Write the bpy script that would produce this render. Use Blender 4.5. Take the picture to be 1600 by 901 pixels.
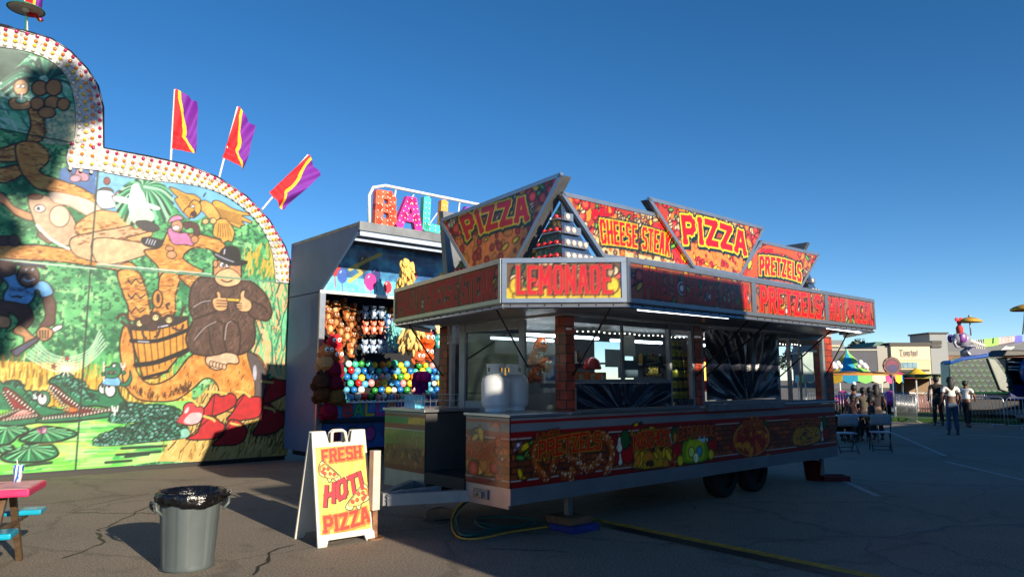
import bpy, bmesh, math, random
import numpy as np
from mathutils import Vector, Matrix
R = math.radians
rnd = random.Random(7)
S = bpy.context.scene
COL = S.collection
for o in list(bpy.data.objects): bpy.data.objects.remove(o)

# ------------------------------------------------------------------ camera
FPX = 1121.0; PITCH = math.atan(142/FPX); EYE = 1.7
cam_d = bpy.data.cameras.new('camera'); cam = bpy.data.objects.new('camera', cam_d); COL.objects.link(cam)
cam_d.sensor_width = 36; cam_d.lens = 36*FPX/1600; cam_d.clip_end = 3000; cam_d.clip_start = .05
cam.location = (0, 0, EYE); cam.rotation_euler = (R(90)+PITCH, 0, 0)
S.camera = cam

# ------------------------------------------------------------------ light
AX = R(48.9)                                    # heading of the row of trailers
Lx, Ly = math.sin(AX), math.cos(AX)
sd = Vector((math.cos(AX)-.05*Lx, -math.sin(AX)-.05*Ly, 0)).normalized()
ELEV = R(16.7)
sun_dir = Vector((sd.x*math.cos(ELEV), sd.y*math.cos(ELEV), math.sin(ELEV)))
w = bpy.data.worlds.new('World'); S.world = w; w.use_nodes = True
nt = w.node_tree; nt.nodes.clear()
sky = nt.nodes.new('ShaderNodeTexSky'); sky.sky_type = 'NISHITA'; sky.sun_disc = False
sky.sun_elevation = ELEV; sky.sun_rotation = math.atan2(sun_dir.x, sun_dir.y)
sky.air_density = .62; sky.dust_density = .0; sky.ozone_density = 1.6; sky.altitude = 200
bg = nt.nodes.new('ShaderNodeBackground'); bg.inputs[1].default_value = .092
out = nt.nodes.new('ShaderNodeOutputWorld')
hs = nt.nodes.new('ShaderNodeHueSaturation'); hs.inputs['Saturation'].default_value = 1.3; hs.inputs['Value'].default_value = 1
nt.links.new(sky.outputs[0], hs.inputs['Color']); nt.links.new(hs.outputs[0], bg.inputs[0]); nt.links.new(bg.outputs[0], out.inputs[0])
sl = bpy.data.lights.new('sun', 'SUN'); sl.energy = 5; sl.angle = R(.5); sl.color = (1, .87, .66)
so = bpy.data.objects.new('sun', sl); COL.objects.link(so)
so.rotation_euler = sun_dir.to_track_quat('Z', 'Y').to_euler(); so.location = (0, 0, 30)
S.view_settings.view_transform = 'Standard'; S.view_settings.look = 'None'
S.view_settings.gamma = 1; S.view_settings.exposure = 0.85; S.view_settings.use_curve_mapping = False
S.render.engine = 'CYCLES'
S.cycles.max_bounces = 6

# ------------------------------------------------------------------ frames
ORG = Vector((-.01990463, 7.66180738, 0))
LV = Vector((Lx, Ly, 0)); VV = Vector((-Ly, Lx, 0)); UP = Vector((0, 0, 1)); ROT = math.pi/2-AX
def T(p): return ORG+LV*p[0]+VV*p[1]+UP*p[2]     # trailer-row frame (u along, v away, z up) -> world
def I(p): return Vector(p)
def ray(px, py):
    x = px-800; z = -(py-450.5); c, s = math.cos(PITCH), math.sin(PITCH)
    return Vector((x, FPX*c-z*s, FPX*s+z*c))
EYEV = Vector((0, 0, EYE))
def hit(px, py, p0, n):
    r = ray(px, py); return EYEV+r*((p0-EYEV).dot(n)/r.dot(n))
def atz(px, py, z=0): return hit(px, py, Vector((0, 0, z)), UP)
def uvz(p): d = p-ORG; return Vector((d.dot(LV), d.dot(VV), p.z))
def onv(px, py, v): return uvz(hit(px, py, T((0, v, 0)), VV))
def onu(px, py, u): return uvz(hit(px, py, T((u, 0, 0)), LV))
def atd(px, py, d):                               # point at distance d along world y
    r = ray(px, py); return EYEV+r*(d/r.y)

# ------------------------------------------------------------------ materials
def lin(c):
    c = [x/255 for x in c[:3]]
    return tuple(x/12.92 if x <= .04045 else ((x+.055)/1.055)**2.4 for x in c)
MATS = {}
def mat(name, col, rough=.6, metal=0, var=.12, scale=6, bump=0, bscale=None, coat=0, spec=.5, alpha=1, emit=0, trans=0):
    if name in MATS: return MATS[name]
    m = bpy.data.materials.new(name); m.use_nodes = True; n = m.node_tree.nodes; l = m.node_tree.links
    b = n['Principled BSDF']; c = lin(col) if max(col) > 1.001 else col
    b.inputs['Roughness'].default_value = rough; b.inputs['Metallic'].default_value = metal
    b.inputs['Coat Weight'].default_value = coat; b.inputs['Coat Roughness'].default_value = .08
    b.inputs['Specular IOR Level'].default_value = spec
    tc = n.new('ShaderNodeTexCoord')
    nz = n.new('ShaderNodeTexNoise'); nz.inputs['Scale'].default_value = scale; nz.inputs['Detail'].default_value = 5
    l.new(tc.outputs['Object'], nz.inputs['Vector'])
    rp = n.new('ShaderNodeValToRGB'); e = rp.color_ramp.elements
    e[0].position = .3; e[1].position = .7
    e[0].color = (*[x*(1-var) for x in c], 1); e[1].color = (*[min(1, x*(1+var)) for x in c], 1)
    l.new(nz.outputs['Fac'], rp.inputs[0]); l.new(rp.outputs[0], b.inputs['Base Color'])
    if bump:
        nb = n.new('ShaderNodeTexNoise'); nb.inputs['Scale'].default_value = bscale or scale*8; nb.inputs['Detail'].default_value = 4
        l.new(tc.outputs['Object'], nb.inputs['Vector'])
        bp = n.new('ShaderNodeBump'); bp.inputs['Strength'].default_value = bump; bp.inputs['Distance'].default_value = .02
        l.new(nb.outputs['Fac'], bp.inputs['Height']); l.new(bp.outputs[0], b.inputs['Normal'])
    if emit:
        b.inputs['Emission Color'].default_value = (*c, 1); b.inputs['Emission Strength'].default_value = emit
    if trans:
        b.inputs['Transmission Weight'].default_value = trans; b.inputs['IOR'].default_value = 1.1
    if alpha < 1: b.inputs['Alpha'].default_value = alpha
    MATS[name] = m; return m
def glassmat(name, tint=(.9, .95, .95), a=.06, rough=.02):
    # thin pane: mostly see-through, reflects at its surface
    if name in MATS: return MATS[name]
    m = bpy.data.materials.new(name); m.use_nodes = True; n = m.node_tree.nodes; l = m.node_tree.links
    n.clear(); o = n.new('ShaderNodeOutputMaterial'); t = n.new('ShaderNodeBsdfTransparent'); g = n.new('ShaderNodeBsdfGlossy')
    t.inputs[0].default_value = (*tint, 1); g.inputs['Roughness'].default_value = rough
    ge = n.new('ShaderNodeNewGeometry'); dt = n.new('ShaderNodeVectorMath'); dt.operation = 'DOT_PRODUCT'; l.new(ge.outputs['Normal'], dt.inputs[0]); l.new(ge.outputs['Incoming'], dt.inputs[1])
    ab = n.new('ShaderNodeMath'); ab.operation = 'ABSOLUTE'; l.new(dt.outputs['Value'], ab.inputs[0]); iv = n.new('ShaderNodeMath'); iv.operation = 'SUBTRACT'; iv.inputs[0].default_value = 1; l.new(ab.outputs[0], iv.inputs[1])
    f = n.new('ShaderNodeMath'); f.operation = 'POWER'; f.inputs[1].default_value = 4; l.new(iv.outputs[0], f.inputs[0])
    ma = n.new('ShaderNodeMath'); ma.operation = 'MULTIPLY_ADD'; ma.inputs[1].default_value = .7; ma.use_clamp = True; ma.inputs[2].default_value = a
    mx = n.new('ShaderNodeMixShader'); l.new(f.outputs[0], ma.inputs[0]); l.new(ma.outputs[0], mx.inputs[0])
    l.new(t.outputs[0], mx.inputs[1]); l.new(g.outputs[0], mx.inputs[2]); l.new(mx.outputs[0], o.inputs[0])
    MATS[name] = m; return m
def paintmat(name, rough=.35, coat=.0, bump=0, coatrough=.12, spec=.5):
    if name in MATS: return MATS[name]
    m = bpy.data.materials.new(name); m.use_nodes = True; n = m.node_tree.nodes; l = m.node_tree.links
    b = n['Principled BSDF']; a = n.new('ShaderNodeAttribute'); a.attribute_name = 'paint'
    tc = n.new('ShaderNodeTexCoord'); nz = n.new('ShaderNodeTexNoise'); nz.inputs['Scale'].default_value = 2.3; nz.inputs['Detail'].default_value = 8
    l.new(tc.outputs['Object'], nz.inputs['Vector'])
    mr = n.new('ShaderNodeMapRange'); mr.inputs[1].default_value = .35; mr.inputs[2].default_value = .7; mr.inputs[3].default_value = .88; mr.inputs[4].default_value = 1.06
    l.new(nz.outputs['Fac'], mr.inputs[0])
    mx = n.new('ShaderNodeVectorMath'); mx.operation = 'SCALE'
    l.new(a.outputs['Color'], mx.inputs[0]); l.new(mr.outputs[0], mx.inputs['Scale']); l.new(mx.outputs[0], b.inputs['Base Color'])
    b.inputs['Roughness'].default_value = rough; b.inputs['Coat Weight'].default_value = coat; b.inputs['Coat Roughness'].default_value = coatrough; b.inputs['Specular IOR Level'].default_value = spec
    if bump:
        nb = n.new('ShaderNodeTexNoise'); nb.inputs['Scale'].default_value = 1.2; nb.inputs['Detail'].default_value = 3
        l.new(tc.outputs['Object'], nb.inputs['Vector'])
        bp = n.new('ShaderNodeBump'); bp.inputs['Strength'].default_value = bump; bp.inputs['Distance'].default_value = .05
        l.new(nb.outputs['Fac'], bp.inputs['Height']); l.new(bp.outputs[0], b.inputs['Coat Normal']); l.new(bp.outputs[0], b.inputs['Normal'])
    MATS[name] = m; return m

# ------------------------------------------------------------------ objects
ROOT = {}
def nm(n): return n
def tag(o, label=None, cat=None, group=None, kind=None):
    if label: o['label'] = label
    if cat: o['category'] = cat
    if group: o['group'] = group
    if kind: o['kind'] = kind
    return o
def thing(name, label, cat, base, rot=0, group=None):
    o = bpy.data.objects.new(name, None); COL.objects.link(o); o.location = base; o.rotation_euler = (0, 0, rot)
    o.empty_display_size = .1
    tag(o, label, cat, group); ROOT[o.name] = (Vector(base), rot); return o
class MB:
    def __init__(s, fr=T): s.fr = fr; s.v = []; s.f = []
    def add(s, vs, fs, m=0):
        k = len(s.v); s.v += [Vector(v) for v in vs]; s.f += [(tuple(i+k for i in f), m) for f in fs]; return s
    def box(s, x0, x1, y0, y1, z0, z1, m=0):
        vs = [(x, y, z) for z in (z0, z1) for x, y in ((x0, y0), (x1, y0), (x1, y1), (x0, y1))]
        return s.add(vs, [(3, 2, 1, 0), (4, 5, 6, 7), (0, 1, 5, 4), (1, 2, 6, 5), (2, 3, 7, 6), (3, 0, 4, 7)], m)
    def obox(s, p, q, wd, ht, m=0, up=(0, 0, 1)):
        p, q = Vector(p), Vector(q); d = (q-p).normalized(); u = Vector(up)
        a = d.cross(u)
        if a.length < 1e-4: a = d.cross(Vector((1, 0, 0)))
        a.normalize(); b = a.cross(d).normalized(); a *= wd/2; b *= ht/2
        vs = [p-a-b, p+a-b, p+a+b, p-a+b, q-a-b, q+a-b, q+a+b, q-a+b]
        return s.add(vs, [(0, 1, 2, 3), (7, 6, 5, 4), (0, 4, 5, 1), (1, 5, 6, 2), (2, 6, 7, 3), (3, 7, 4, 0)], m)
    def tube(s, pts, r, n=8, m=0, cap=True, closed=False):
        pts = [Vector(p) for p in pts]; rs = r if isinstance(r, (list, tuple)) else [r]*len(pts)
        rings = []; a = None
        for i, p in enumerate(pts):
            if closed: d = pts[(i+1) % len(pts)]-pts[i-1]
            else: d = pts[min(i+1, len(pts)-1)]-pts[max(i-1, 0)]
            d.normalize()
            if a is None: a = d.cross(Vector((0, 0, 1)) if abs(d.z) < .9 else Vector((1, 0, 0)))
            a = (a-d*a.dot(d)).normalized(); b = d.cross(a)
            rings.append([p+(a*math.cos(t)+b*math.sin(t))*rs[i] for t in [2*math.pi*k/n for k in range(n)]])
        vs = [v for q in rings for v in q]; fs = []; N = len(rings)
        for i in range(N if closed else N-1):
            j = (i+1) % N
            for k in range(n): fs.append((i*n+k, i*n+(k+1) % n, j*n+(k+1) % n, j*n+k))
        if cap and not closed: fs += [tuple(range(n-1, -1, -1)), tuple((N-1)*n+k for k in range(n))]
        return s.add(vs, fs, m)
    def cyl(s, p, q, r, r2=None, n=12, m=0): return s.tube([p, q], [r, r if r2 is None else r2], n, m)
    def ell(s, c, r, n=12, m=0, rot=None):
        c = Vector(c); r = (r, r, r) if not hasattr(r, '__len__') else r; h = max(4, n//2+1); vs = []; fs = []
        for i in range(h+1):
            t = math.pi*i/h
            for k in range(n):
                a = 2*math.pi*k/n
                p = Vector((r[0]*math.sin(t)*math.cos(a), r[1]*math.sin(t)*math.sin(a), r[2]*math.cos(t)))
                if rot is not None: p = rot @ p
                vs.append(c+p)
        for i in range(h):
            for k in range(n): fs.append((i*n+k, (i+1)*n+k, (i+1)*n+(k+1) % n, i*n+(k+1) % n))
        return s.add(vs, fs, m)
    def lathe(s, prof, c=(0, 0, 0), n=24, m=0, sq=None):
        c = Vector(c); vs = []; fs = []
        for r, z in prof:
            for k in range(n):
                a = 2*math.pi*k/n; vs.append(c+Vector((r*math.cos(a), r*math.sin(a), z)))
        for i in range(len(prof)-1):
            for k in range(n): fs.append((i*n+k, i*n+(k+1) % n, (i+1)*n+(k+1) % n, (i+1)*n+k))
        return s.add(vs, fs, m)
    def prism(s, pts, off, m=0):
        pts = [Vector(p) for p in pts]; off = Vector(off); n = len(pts)
        fs = [tuple(range(n)), tuple(range(2*n-1, n-1, -1))]+[(i, i+n, (i+1) % n+n, (i+1) % n) for i in range(n)]
        return s.add(pts+[p+off for p in pts], fs, m)
    def quad(s, a, b, c, d, m=0): return s.add([a, b, c, d], [(0, 1, 2, 3)], m)
    def build(s, name, mats, parent=None, smooth=False, bevel=0, base=None, rot=0, label=None, cat=None, group=None, kind=None, recalc=True):
        if not isinstance(mats, (list, tuple)): mats = [mats]
        if parent is not None: b, r = ROOT[parent.name]
        else: b, r = (Vector(base) if base is not None else Vector((0, 0, 0))), rot
        Mi = Matrix.Rotation(-r, 3, 'Z')
        me = bpy.data.meshes.new(name)
        me.from_pydata([Mi @ (Vector(s.fr(v))-b) for v in s.v], [], [f for f, m in s.f])
        me.polygons.foreach_set('material_index', [m for f, m in s.f])
        for mm in mats: me.materials.append(mm)
        if recalc:
            bm = bmesh.new(); bm.from_mesh(me); bmesh.ops.recalc_face_normals(bm, faces=bm.faces); bm.to_mesh(me); bm.free()
        if smooth: me.polygons.foreach_set('use_smooth', [True]*len(me.polygons))
        o = bpy.data.objects.new(name, me); COL.objects.link(o)
        if parent is not None: o.parent = parent
        else: o.location = b; o.rotation_euler = (0, 0, r)
        ROOT[o.name] = (b, r)
        if bevel:
            bv = o.modifiers.new('bevel', 'BEVEL'); bv.width = bevel; bv.segments = 2; bv.limit_method = 'ANGLE'
        tag(o, label, cat, group, kind); return o
def dup(root, loc=None, rot=None, label=None, group=None):
    r = root.copy(); COL.objects.link(r)
    if loc is not None: r.location = loc
    if rot is not None: r.rotation_euler = (0, 0, rot)
    if label: r['label'] = label
    if group: r['group'] = group
    for ch in list(root.children):
        c = ch.copy(); COL.objects.link(c); c.parent = r
        for g in list(ch.children):
            d = g.copy(); COL.objects.link(d); d.parent = c
    return r

# ------------------------------------------------------------------ painter: paints a real flat panel, cell by cell
def noise2(H, W, sc, seed=0, octv=3):
    r = np.random.RandomState(seed); o = np.zeros((H, W)); amp = 1; tot = 0
    for k in range(octv):
        gh, gw = int(H/sc)+3, int(W/sc)+3; g = r.rand(gh, gw)
        y = np.arange(H)/sc; x = np.arange(W)/sc; yi = y.astype(int); xi = x.astype(int); fy = (y-yi)[:, None]; fx = (x-xi)[None]
        fy = fy*fy*(3-2*fy); fx = fx*fx*(3-2*fx)
        a = g[yi][:, xi]; b = g[yi][:, xi+1]; c = g[yi+1][:, xi]; d = g[yi+1][:, xi+1]
        o += amp*((a*(1-fx)+b*fx)*(1-fy)+(c*(1-fx)+d*fx)*fy); tot += amp; amp *= .55; sc = max(1.5, sc/2)
    return o/tot
def smooth_pts(p, k=5, closed=True):
    n = len(p); o = []
    rng = range(n if closed else n-1)
    for i in rng:
        if closed: a, b, c, d = p[i-1], p[i], p[(i+1) % n], p[(i+2) % n]
        else: a, b, c, d = p[max(i-1, 0)], p[i], p[i+1], p[min(i+2, n-1)]
        for j in range(k):
            t = j/k
            o.append(tuple(.5*((2*b[e])+(-a[e]+c[e])*t+(2*a[e]-5*b[e]+4*c[e]-d[e])*t*t+(-a[e]+3*b[e]-3*c[e]+d[e])*t**3) for e in (0, 1)))
    if not closed: o.append(tuple(p[-1]))
    return o
G = {
'A': (1, [[(0,0),(.36,1),(.64,1),(1,0)],[(.17,.33),(.83,.33)]]), 'B': (.95, [[(.72,.52),(0,.52),(0,1),(.75,1),(.95,.87),(.95,.65),(.72,.52),(1,.4),(1,.14),(.78,0),(0,0),(0,.52)]]),
'C': (.95, [[(1,.7),(1,.86),(.8,1),(.2,1),(0,.85),(0,.15),(.2,0),(.8,0),(1,.14),(1,.3)]]), 'D': (.95, [[(0,0),(0,1),(.7,1),(1,.8),(1,.2),(.7,0),(0,0)]]),
'E': (.88, [[(1,1),(0,1),(0,0),(1,0)],[(0,.5),(.7,.5)]]), 'F': (.85, [[(1,1),(0,1),(0,0)],[(0,.5),(.7,.5)]]),
'G': (.98, [[(1,.75),(1,.86),(.8,1),(.2,1),(0,.85),(0,.15),(.2,0),(.8,0),(1,.15),(1,.42),(.6,.42)]]), 'H': (1, [[(0,0),(0,1)],[(1,0),(1,1)],[(0,.5),(1,.5)]]),
'I': (.12, [[(.5,0),(.5,1)]]), 'J': (.8, [[(1,1),(1,.15),(.75,0),(.25,0),(0,.2)]]), 'K': (1, [[(0,0),(0,1)],[(.95,1),(.1,.45)],[(.35,.6),(1,0)]]),
'L': (.82, [[(0,1),(0,0),(1,0)]]), 'M': (1.25, [[(0,0),(0,1),(.5,.35),(1,1),(1,0)]]), 'N': (1.02, [[(0,0),(0,1),(1,0),(1,1)]]),
'O': (.98, [[(.22,0),(0,.18),(0,.82),(.22,1),(.78,1),(1,.82),(1,.18),(.78,0),(.22,0)]]), 'P': (.92, [[(0,0),(0,1),(.75,1),(1,.85),(1,.58),(.75,.43),(0,.43)]]),
'Q': (1, [[(.22,0),(0,.18),(0,.82),(.22,1),(.78,1),(1,.82),(1,.18),(.78,0),(.22,0)],[(.6,.3),(1.05,-.1)]]),
'R': (.98, [[(0,0),(0,1),(.75,1),(.95,.87),(.95,.62),(.75,.5),(0,.5)],[(.55,.5),(1,0)]]), 'S': (.95, [[(1,.9),(.82,1),(.18,1),(0,.88),(0,.66),(.16,.54),(.84,.46),(1,.34),(1,.12),(.82,0),(.18,0),(0,.1)]]),
'T': (.95, [[(0,1),(1,1)],[(.5,1),(.5,0)]]), 'U': (.98, [[(0,1),(0,.18),(.22,0),(.78,0),(1,.18),(1,1)]]), 'V': (1, [[(0,1),(.5,0),(1,1)]]),
'W': (1.3, [[(0,1),(.25,0),(.5,.65),(.75,0),(1,1)]]), 'X': (1, [[(0,0),(1,1)],[(0,1),(1,0)]]), 'Y': (1, [[(0,1),(.5,.5),(1,1)],[(.5,.5),(.5,0)]]),
'Z': (.92, [[(0,1),(1,1),(0,0),(1,0)]]), '!': (.12, [[(.5,.3),(.5,1)],[(.5,0),(.5,.04)]]), "'": (.1, [[(.5,.75),(.5,1)]]), ' ': (.35, []),
}
class Canvas:
    """flat panel in the world: P0 bottom-left corner, X right, Y up (unit vectors); pictures given in photo pixels are carried to the panel's own metres"""
    def __init__(s, P0, X, Y, wd, ht, cell, col=(128, 128, 128)):
        s.P0, s.X, s.Y = Vector(P0), Vector(X).normalized(), Vector(Y).normalized(); s.N = s.X.cross(s.Y)
        s.W, s.H = max(2, int(wd/cell)), max(2, int(ht/cell)); s.cell = cell; s.img = np.zeros((s.H, s.W, 3)); s.img[:] = col; s.mask = None
        s.ox = s.oy = 0; s.k = 1; s.lk = 1; s.tint = (1, 1, 1)
    def zoomf(s, ox, oy, k): s.ox, s.oy, s.k = ox, oy, k; return s
    def c(s, p):
        px, py = s.ox+p[0]/s.k, s.oy+p[1]/s.k
        d = hit(px, py, s.P0, s.N)-s.P0; return (d.dot(s.X)/s.cell, d.dot(s.Y)/s.cell)
    def _bb(s, pts, pad):
        x = [p[0] for p in pts]; y = [p[1] for p in pts]
        x0, x1 = max(0, int(min(x)-pad)), min(s.W, int(max(x)+pad)+2); y0, y1 = max(0, int(min(y)-pad)), min(s.H, int(max(y)+pad)+2)
        return x0, x1, y0, y1
    def cover(s, pts):
        x0, x1, y0, y1 = s._bb(pts, 1)
        if x1 <= x0 or y1 <= y0: return None
        X, Y = np.meshgrid(np.arange(x0, x1), np.arange(y0, y1)); cov = np.zeros(X.shape)
        for dx in (.25, .75):
            for dy in (.25, .75):
                xx = X+dx; yy = Y+dy; ins = np.zeros(X.shape, bool)
                for i in range(len(pts)):
                    ax, ay = pts[i-1]; bx, by = pts[i]
                    if ay == by: continue
                    ins ^= ((ay > yy) != (by > yy)) & (xx < (bx-ax)*(yy-ay)/(by-ay)+ax)
                cov += ins*.25
        return x0, x1, y0, y1, cov
    def blend(s, box, cov, col):
        x0, x1, y0, y1 = box; reg = s.img[y0:y1, x0:x1]
        if callable(col):
            Y, X = np.mgrid[y0:y1, x0:x1]; cc = col(X, Y)
        else: cc = np.array(col, float)
        s.img[y0:y1, x0:x1] = reg*(1-cov[..., None])+cc*cov[..., None]
    def poly(s, pts, col, line=None, lw=1.2, sm=True, raw=False, tex=.12):
        if sm: pts = smooth_pts(pts)
        q = pts if raw else [s.c(p) for p in pts]
        r = s.cover(q)
        if r is None: return s
        x0, x1, y0, y1, cov = r
        if tex and not callable(col):
            n = noise2(y1-y0, x1-x0, 5, (x0*7+y0) % 9999, 2); cc = np.array(col, float)*(1-tex+2*tex*n[..., None])
            cc = np.clip(cc, 0, 255); s.img[y0:y1, x0:x1] = s.img[y0:y1, x0:x1]*(1-cov[..., None])+cc*cov[..., None]
        else: s.blend((x0, x1, y0, y1), cov, col)
        if line: s.stroke(q+[q[0]], line, lw*s.lk, raw=True)
        return s
    def stroke(s, pts, col, lw=1.2, sm=False, raw=False, sq=False, a=1, taper=False):
        if sm: pts = smooth_pts(pts, 4, False)
        q = pts if raw else [s.c(p) for p in pts]
        x0, x1, y0, y1 = s._bb(q, lw+2)
        if x1 <= x0 or y1 <= y0: return s
        X, Y = np.meshgrid(np.arange(x0, x1)+.5, np.arange(y0, y1)+.5); best = np.full(X.shape, 1e9)
        for i in range(len(q)-1):
            ax, ay = q[i]; bx, by = q[i+1]; dx, dy = bx-ax, by-ay; L = math.hypot(dx, dy)
            if L < 1e-6: continue
            dx /= L; dy /= L; t = (X-ax)*dx+(Y-ay)*dy
            if sq: d = np.maximum(np.abs((X-ax)*dy-(Y-ay)*dx), np.maximum(-t, t-L))
            else:
                tt = np.clip(t, 0, L); d = np.hypot(X-ax-tt*dx, Y-ay-tt*dy)
            if taper: d = d+lw*.8*(i+.5)/(len(q)-1)
            best = np.minimum(best, d)
        s.blend((x0, x1, y0, y1), np.clip(lw-best+.5, 0, 1)*a, col); return s
    def ell(s, cx, cy, rx, ry, col, line=None, lw=1.2, rot=0, tex=.1, n=18):
        p = []
        for i in range(n):
            t = 2*math.pi*i/n; x, y = rx*math.cos(t), ry*math.sin(t)
            p.append((cx+x*math.cos(rot)-y*math.sin(rot), cy+x*math.sin(rot)+y*math.cos(rot)))
        return s.poly(p, col, line, lw, sm=False, tex=tex)
    def spray(s, pts, n, cols, ln, ang, spread=.4, lw=.8, seed=1, a=.9):
        r = random.Random(seed); q = [s.c(p) for p in pts]; res = s.cover(q)
        if res is None: return s
        x0, x1, y0, y1, cov = res
        for i in range(n):
            for _ in range(12):
                x, y = r.uniform(x0, x1-1), r.uniform(y0, y1-1)
                if cov[int(y)-y0, int(x)-x0] > .5: break
            else: continue
            t = ang+r.uniform(-spread, spread); l = ln*r.uniform(.5, 1.2)
            s.stroke([(x, y), (x+l*math.cos(t), y+l*math.sin(t))], r.choice(cols), lw*r.uniform(.6, 1.3), raw=True, a=a)
        return s
    def text(s, txt, quad, layers, wt=.11, arch=0, serif=0, gap=.42, raw=False):
        q = [s.c(p) if not raw else p for p in quad]          # TL TR BR BL
        def W(x, y):
            t = tuple(q[0][i]*(1-x)+q[1][i]*x for i in (0, 1)); b = tuple(q[3][i]*(1-x)+q[2][i]*x for i in (0, 1)); k = arch*4*x*(1-x)
            hh = (t[1]-b[1])
            return (b[0]*(1-y)+t[0]*y, b[1]*(1-y)+t[1]*y+k*hh)
        tot = sum(G[c][0] for c in txt)+gap*(len(txt)-1); x = 0; segs = []
        for c in txt:
            wd, st = G[c]
            for pl in st:
                segs.append(([W((x+a*wd)/tot, y) for a, y in pl], 1))
                if serif:
                    for e, o in ((0, 1), (-1, -2)):
                        if pl[e][1] in (0, 1) and abs(pl[e][0]-pl[o][0]) < .5:
                            a, y = pl[e]; segs.append(([W((x+a*wd-serif)/tot, y), W((x+a*wd+serif)/tot, y)], .62))
            x += wd+gap
        hgt = abs((q[0][1]+q[1][1])-(q[3][1]+q[2][1]))/2
        hgt = min(hgt, 1.75*abs(q[1][0]-q[0][0])/tot)
        for ext, col, off in layers:
            for pts, kk in segs:
                pts = [(p[0]+off[0]*hgt, p[1]+off[1]*hgt) for p in pts]
                s.stroke(pts, col, wt*hgt*kk+ext*hgt, raw=True, sq=True)
        return s
    def clip(s, pts, sm=False, raw=False):
        if sm: pts = smooth_pts(pts)
        q = pts if raw else [s.c(p) for p in pts]; r = s.cover(q); m = np.zeros((s.H, s.W), bool)
        x0, x1, y0, y1, cov = r; m[y0:y1, x0:x1] = cov > .5; s.mask = m; return s
    def build(s, name, parent, material, off=.004, gain=1.0, sat=1.0):
        H, W = s.H, s.W; im = np.clip(s.img, 0, 255)/255
        im = np.where(im <= .04045, im/12.92, ((im+.055)/1.055)**2.4)
        if sat != 1: g = im.mean(-1, keepdims=True); im = np.clip(g+(im-g)*sat, 0, 1)
        im = im*gain*np.array(s.tint)
        b, r = ROOT[parent.name]; Mi = Matrix.Rotation(-r, 3, 'Z')
        P0 = np.array(Mi @ (s.P0+s.N*off-b)); X = np.array(Mi @ s.X)*s.cell; Y = np.array(Mi @ s.Y)*s.cell
        gy, gx = np.mgrid[0:H+1, 0:W+1]; co = P0+gx[..., None]*X+gy[..., None]*Y
        idx = np.arange((H+1)*(W+1)).reshape(H+1, W+1)
        fs = np.stack([idx[:-1, :-1], idx[:-1, 1:], idx[1:, 1:], idx[1:, :-1]], -1).reshape(-1, 4)
        if s.mask is not None: fs = fs[s.mask.reshape(-1)]
        used = np.unique(fs); remap = np.zeros((H+1)*(W+1), int); remap[used] = np.arange(len(used)); fs = remap[fs]
        co = co.reshape(-1, 3)[used]
        pad = np.pad(im, ((0, 1), (0, 1), (0, 0)), 'edge'); pad2 = np.pad(im, ((1, 0), (1, 0), (0, 0)), 'edge')
        vc = ((pad+pad2)/2).reshape(-1, 3)[used]
        me = bpy.data.meshes.new(name); me.vertices.add(len(co)); me.vertices.foreach_set('co', co.reshape(-1).astype(np.float32))
        nf = len(fs); me.loops.add(nf*4); me.loops.foreach_set('vertex_index', fs.reshape(-1).astype(np.int32))
        me.polygons.add(nf); me.polygons.foreach_set('loop_start', np.arange(0, nf*4, 4, dtype=np.int32)); me.polygons.foreach_set('loop_total', np.full(nf, 4, dtype=np.int32))
        me.update(calc_edges=True)
        at = me.color_attributes.new('paint', 'FLOAT_COLOR', 'POINT'); at.data.foreach_set('color', np.concatenate([vc, np.ones((len(vc), 1))], 1).reshape(-1).astype(np.float32))
        me.materials.append(material)
        o = bpy.data.objects.new(name, me); COL.objects.link(o); o.parent = parent; ROOT[o.name] = (b, r); return o
def vcanvas(v, u0, u1, z0, z1, cell, col): return Canvas(T((u0, v, z0)), LV, UP, u1-u0, z1-z0, cell, col)   # faces the camera side
def ucanvas(u, v1, v0, z0, z1, cell, col): return Canvas(T((u, v1, z0)), -VV, UP, v1-v0, z1-z0, cell, col)  # faces -u

alu = mat('aluminium', (168, 172, 178), .32, .85, .08, 9); alud = mat('aluminium_dull', (120, 123, 128), .5, .7, .2, 4)
white = mat('white_paint', (214, 212, 206), .45, 0, .07, 4); black = mat('black_paint', (14, 14, 15), .45, 0, .2, 8)
rubber = mat('rubber', (18, 18, 19), .8, 0, .2, 20, .3); dark = mat('dark_interior', (26, 27, 31), .7)
glass = glassmat('window_glass'); steel = mat('galvanised_steel', (150, 153, 158), .4, .8, .15, 12)
tube = mat('lit_tube', (235, 245, 255), .4, emit=3)
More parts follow.
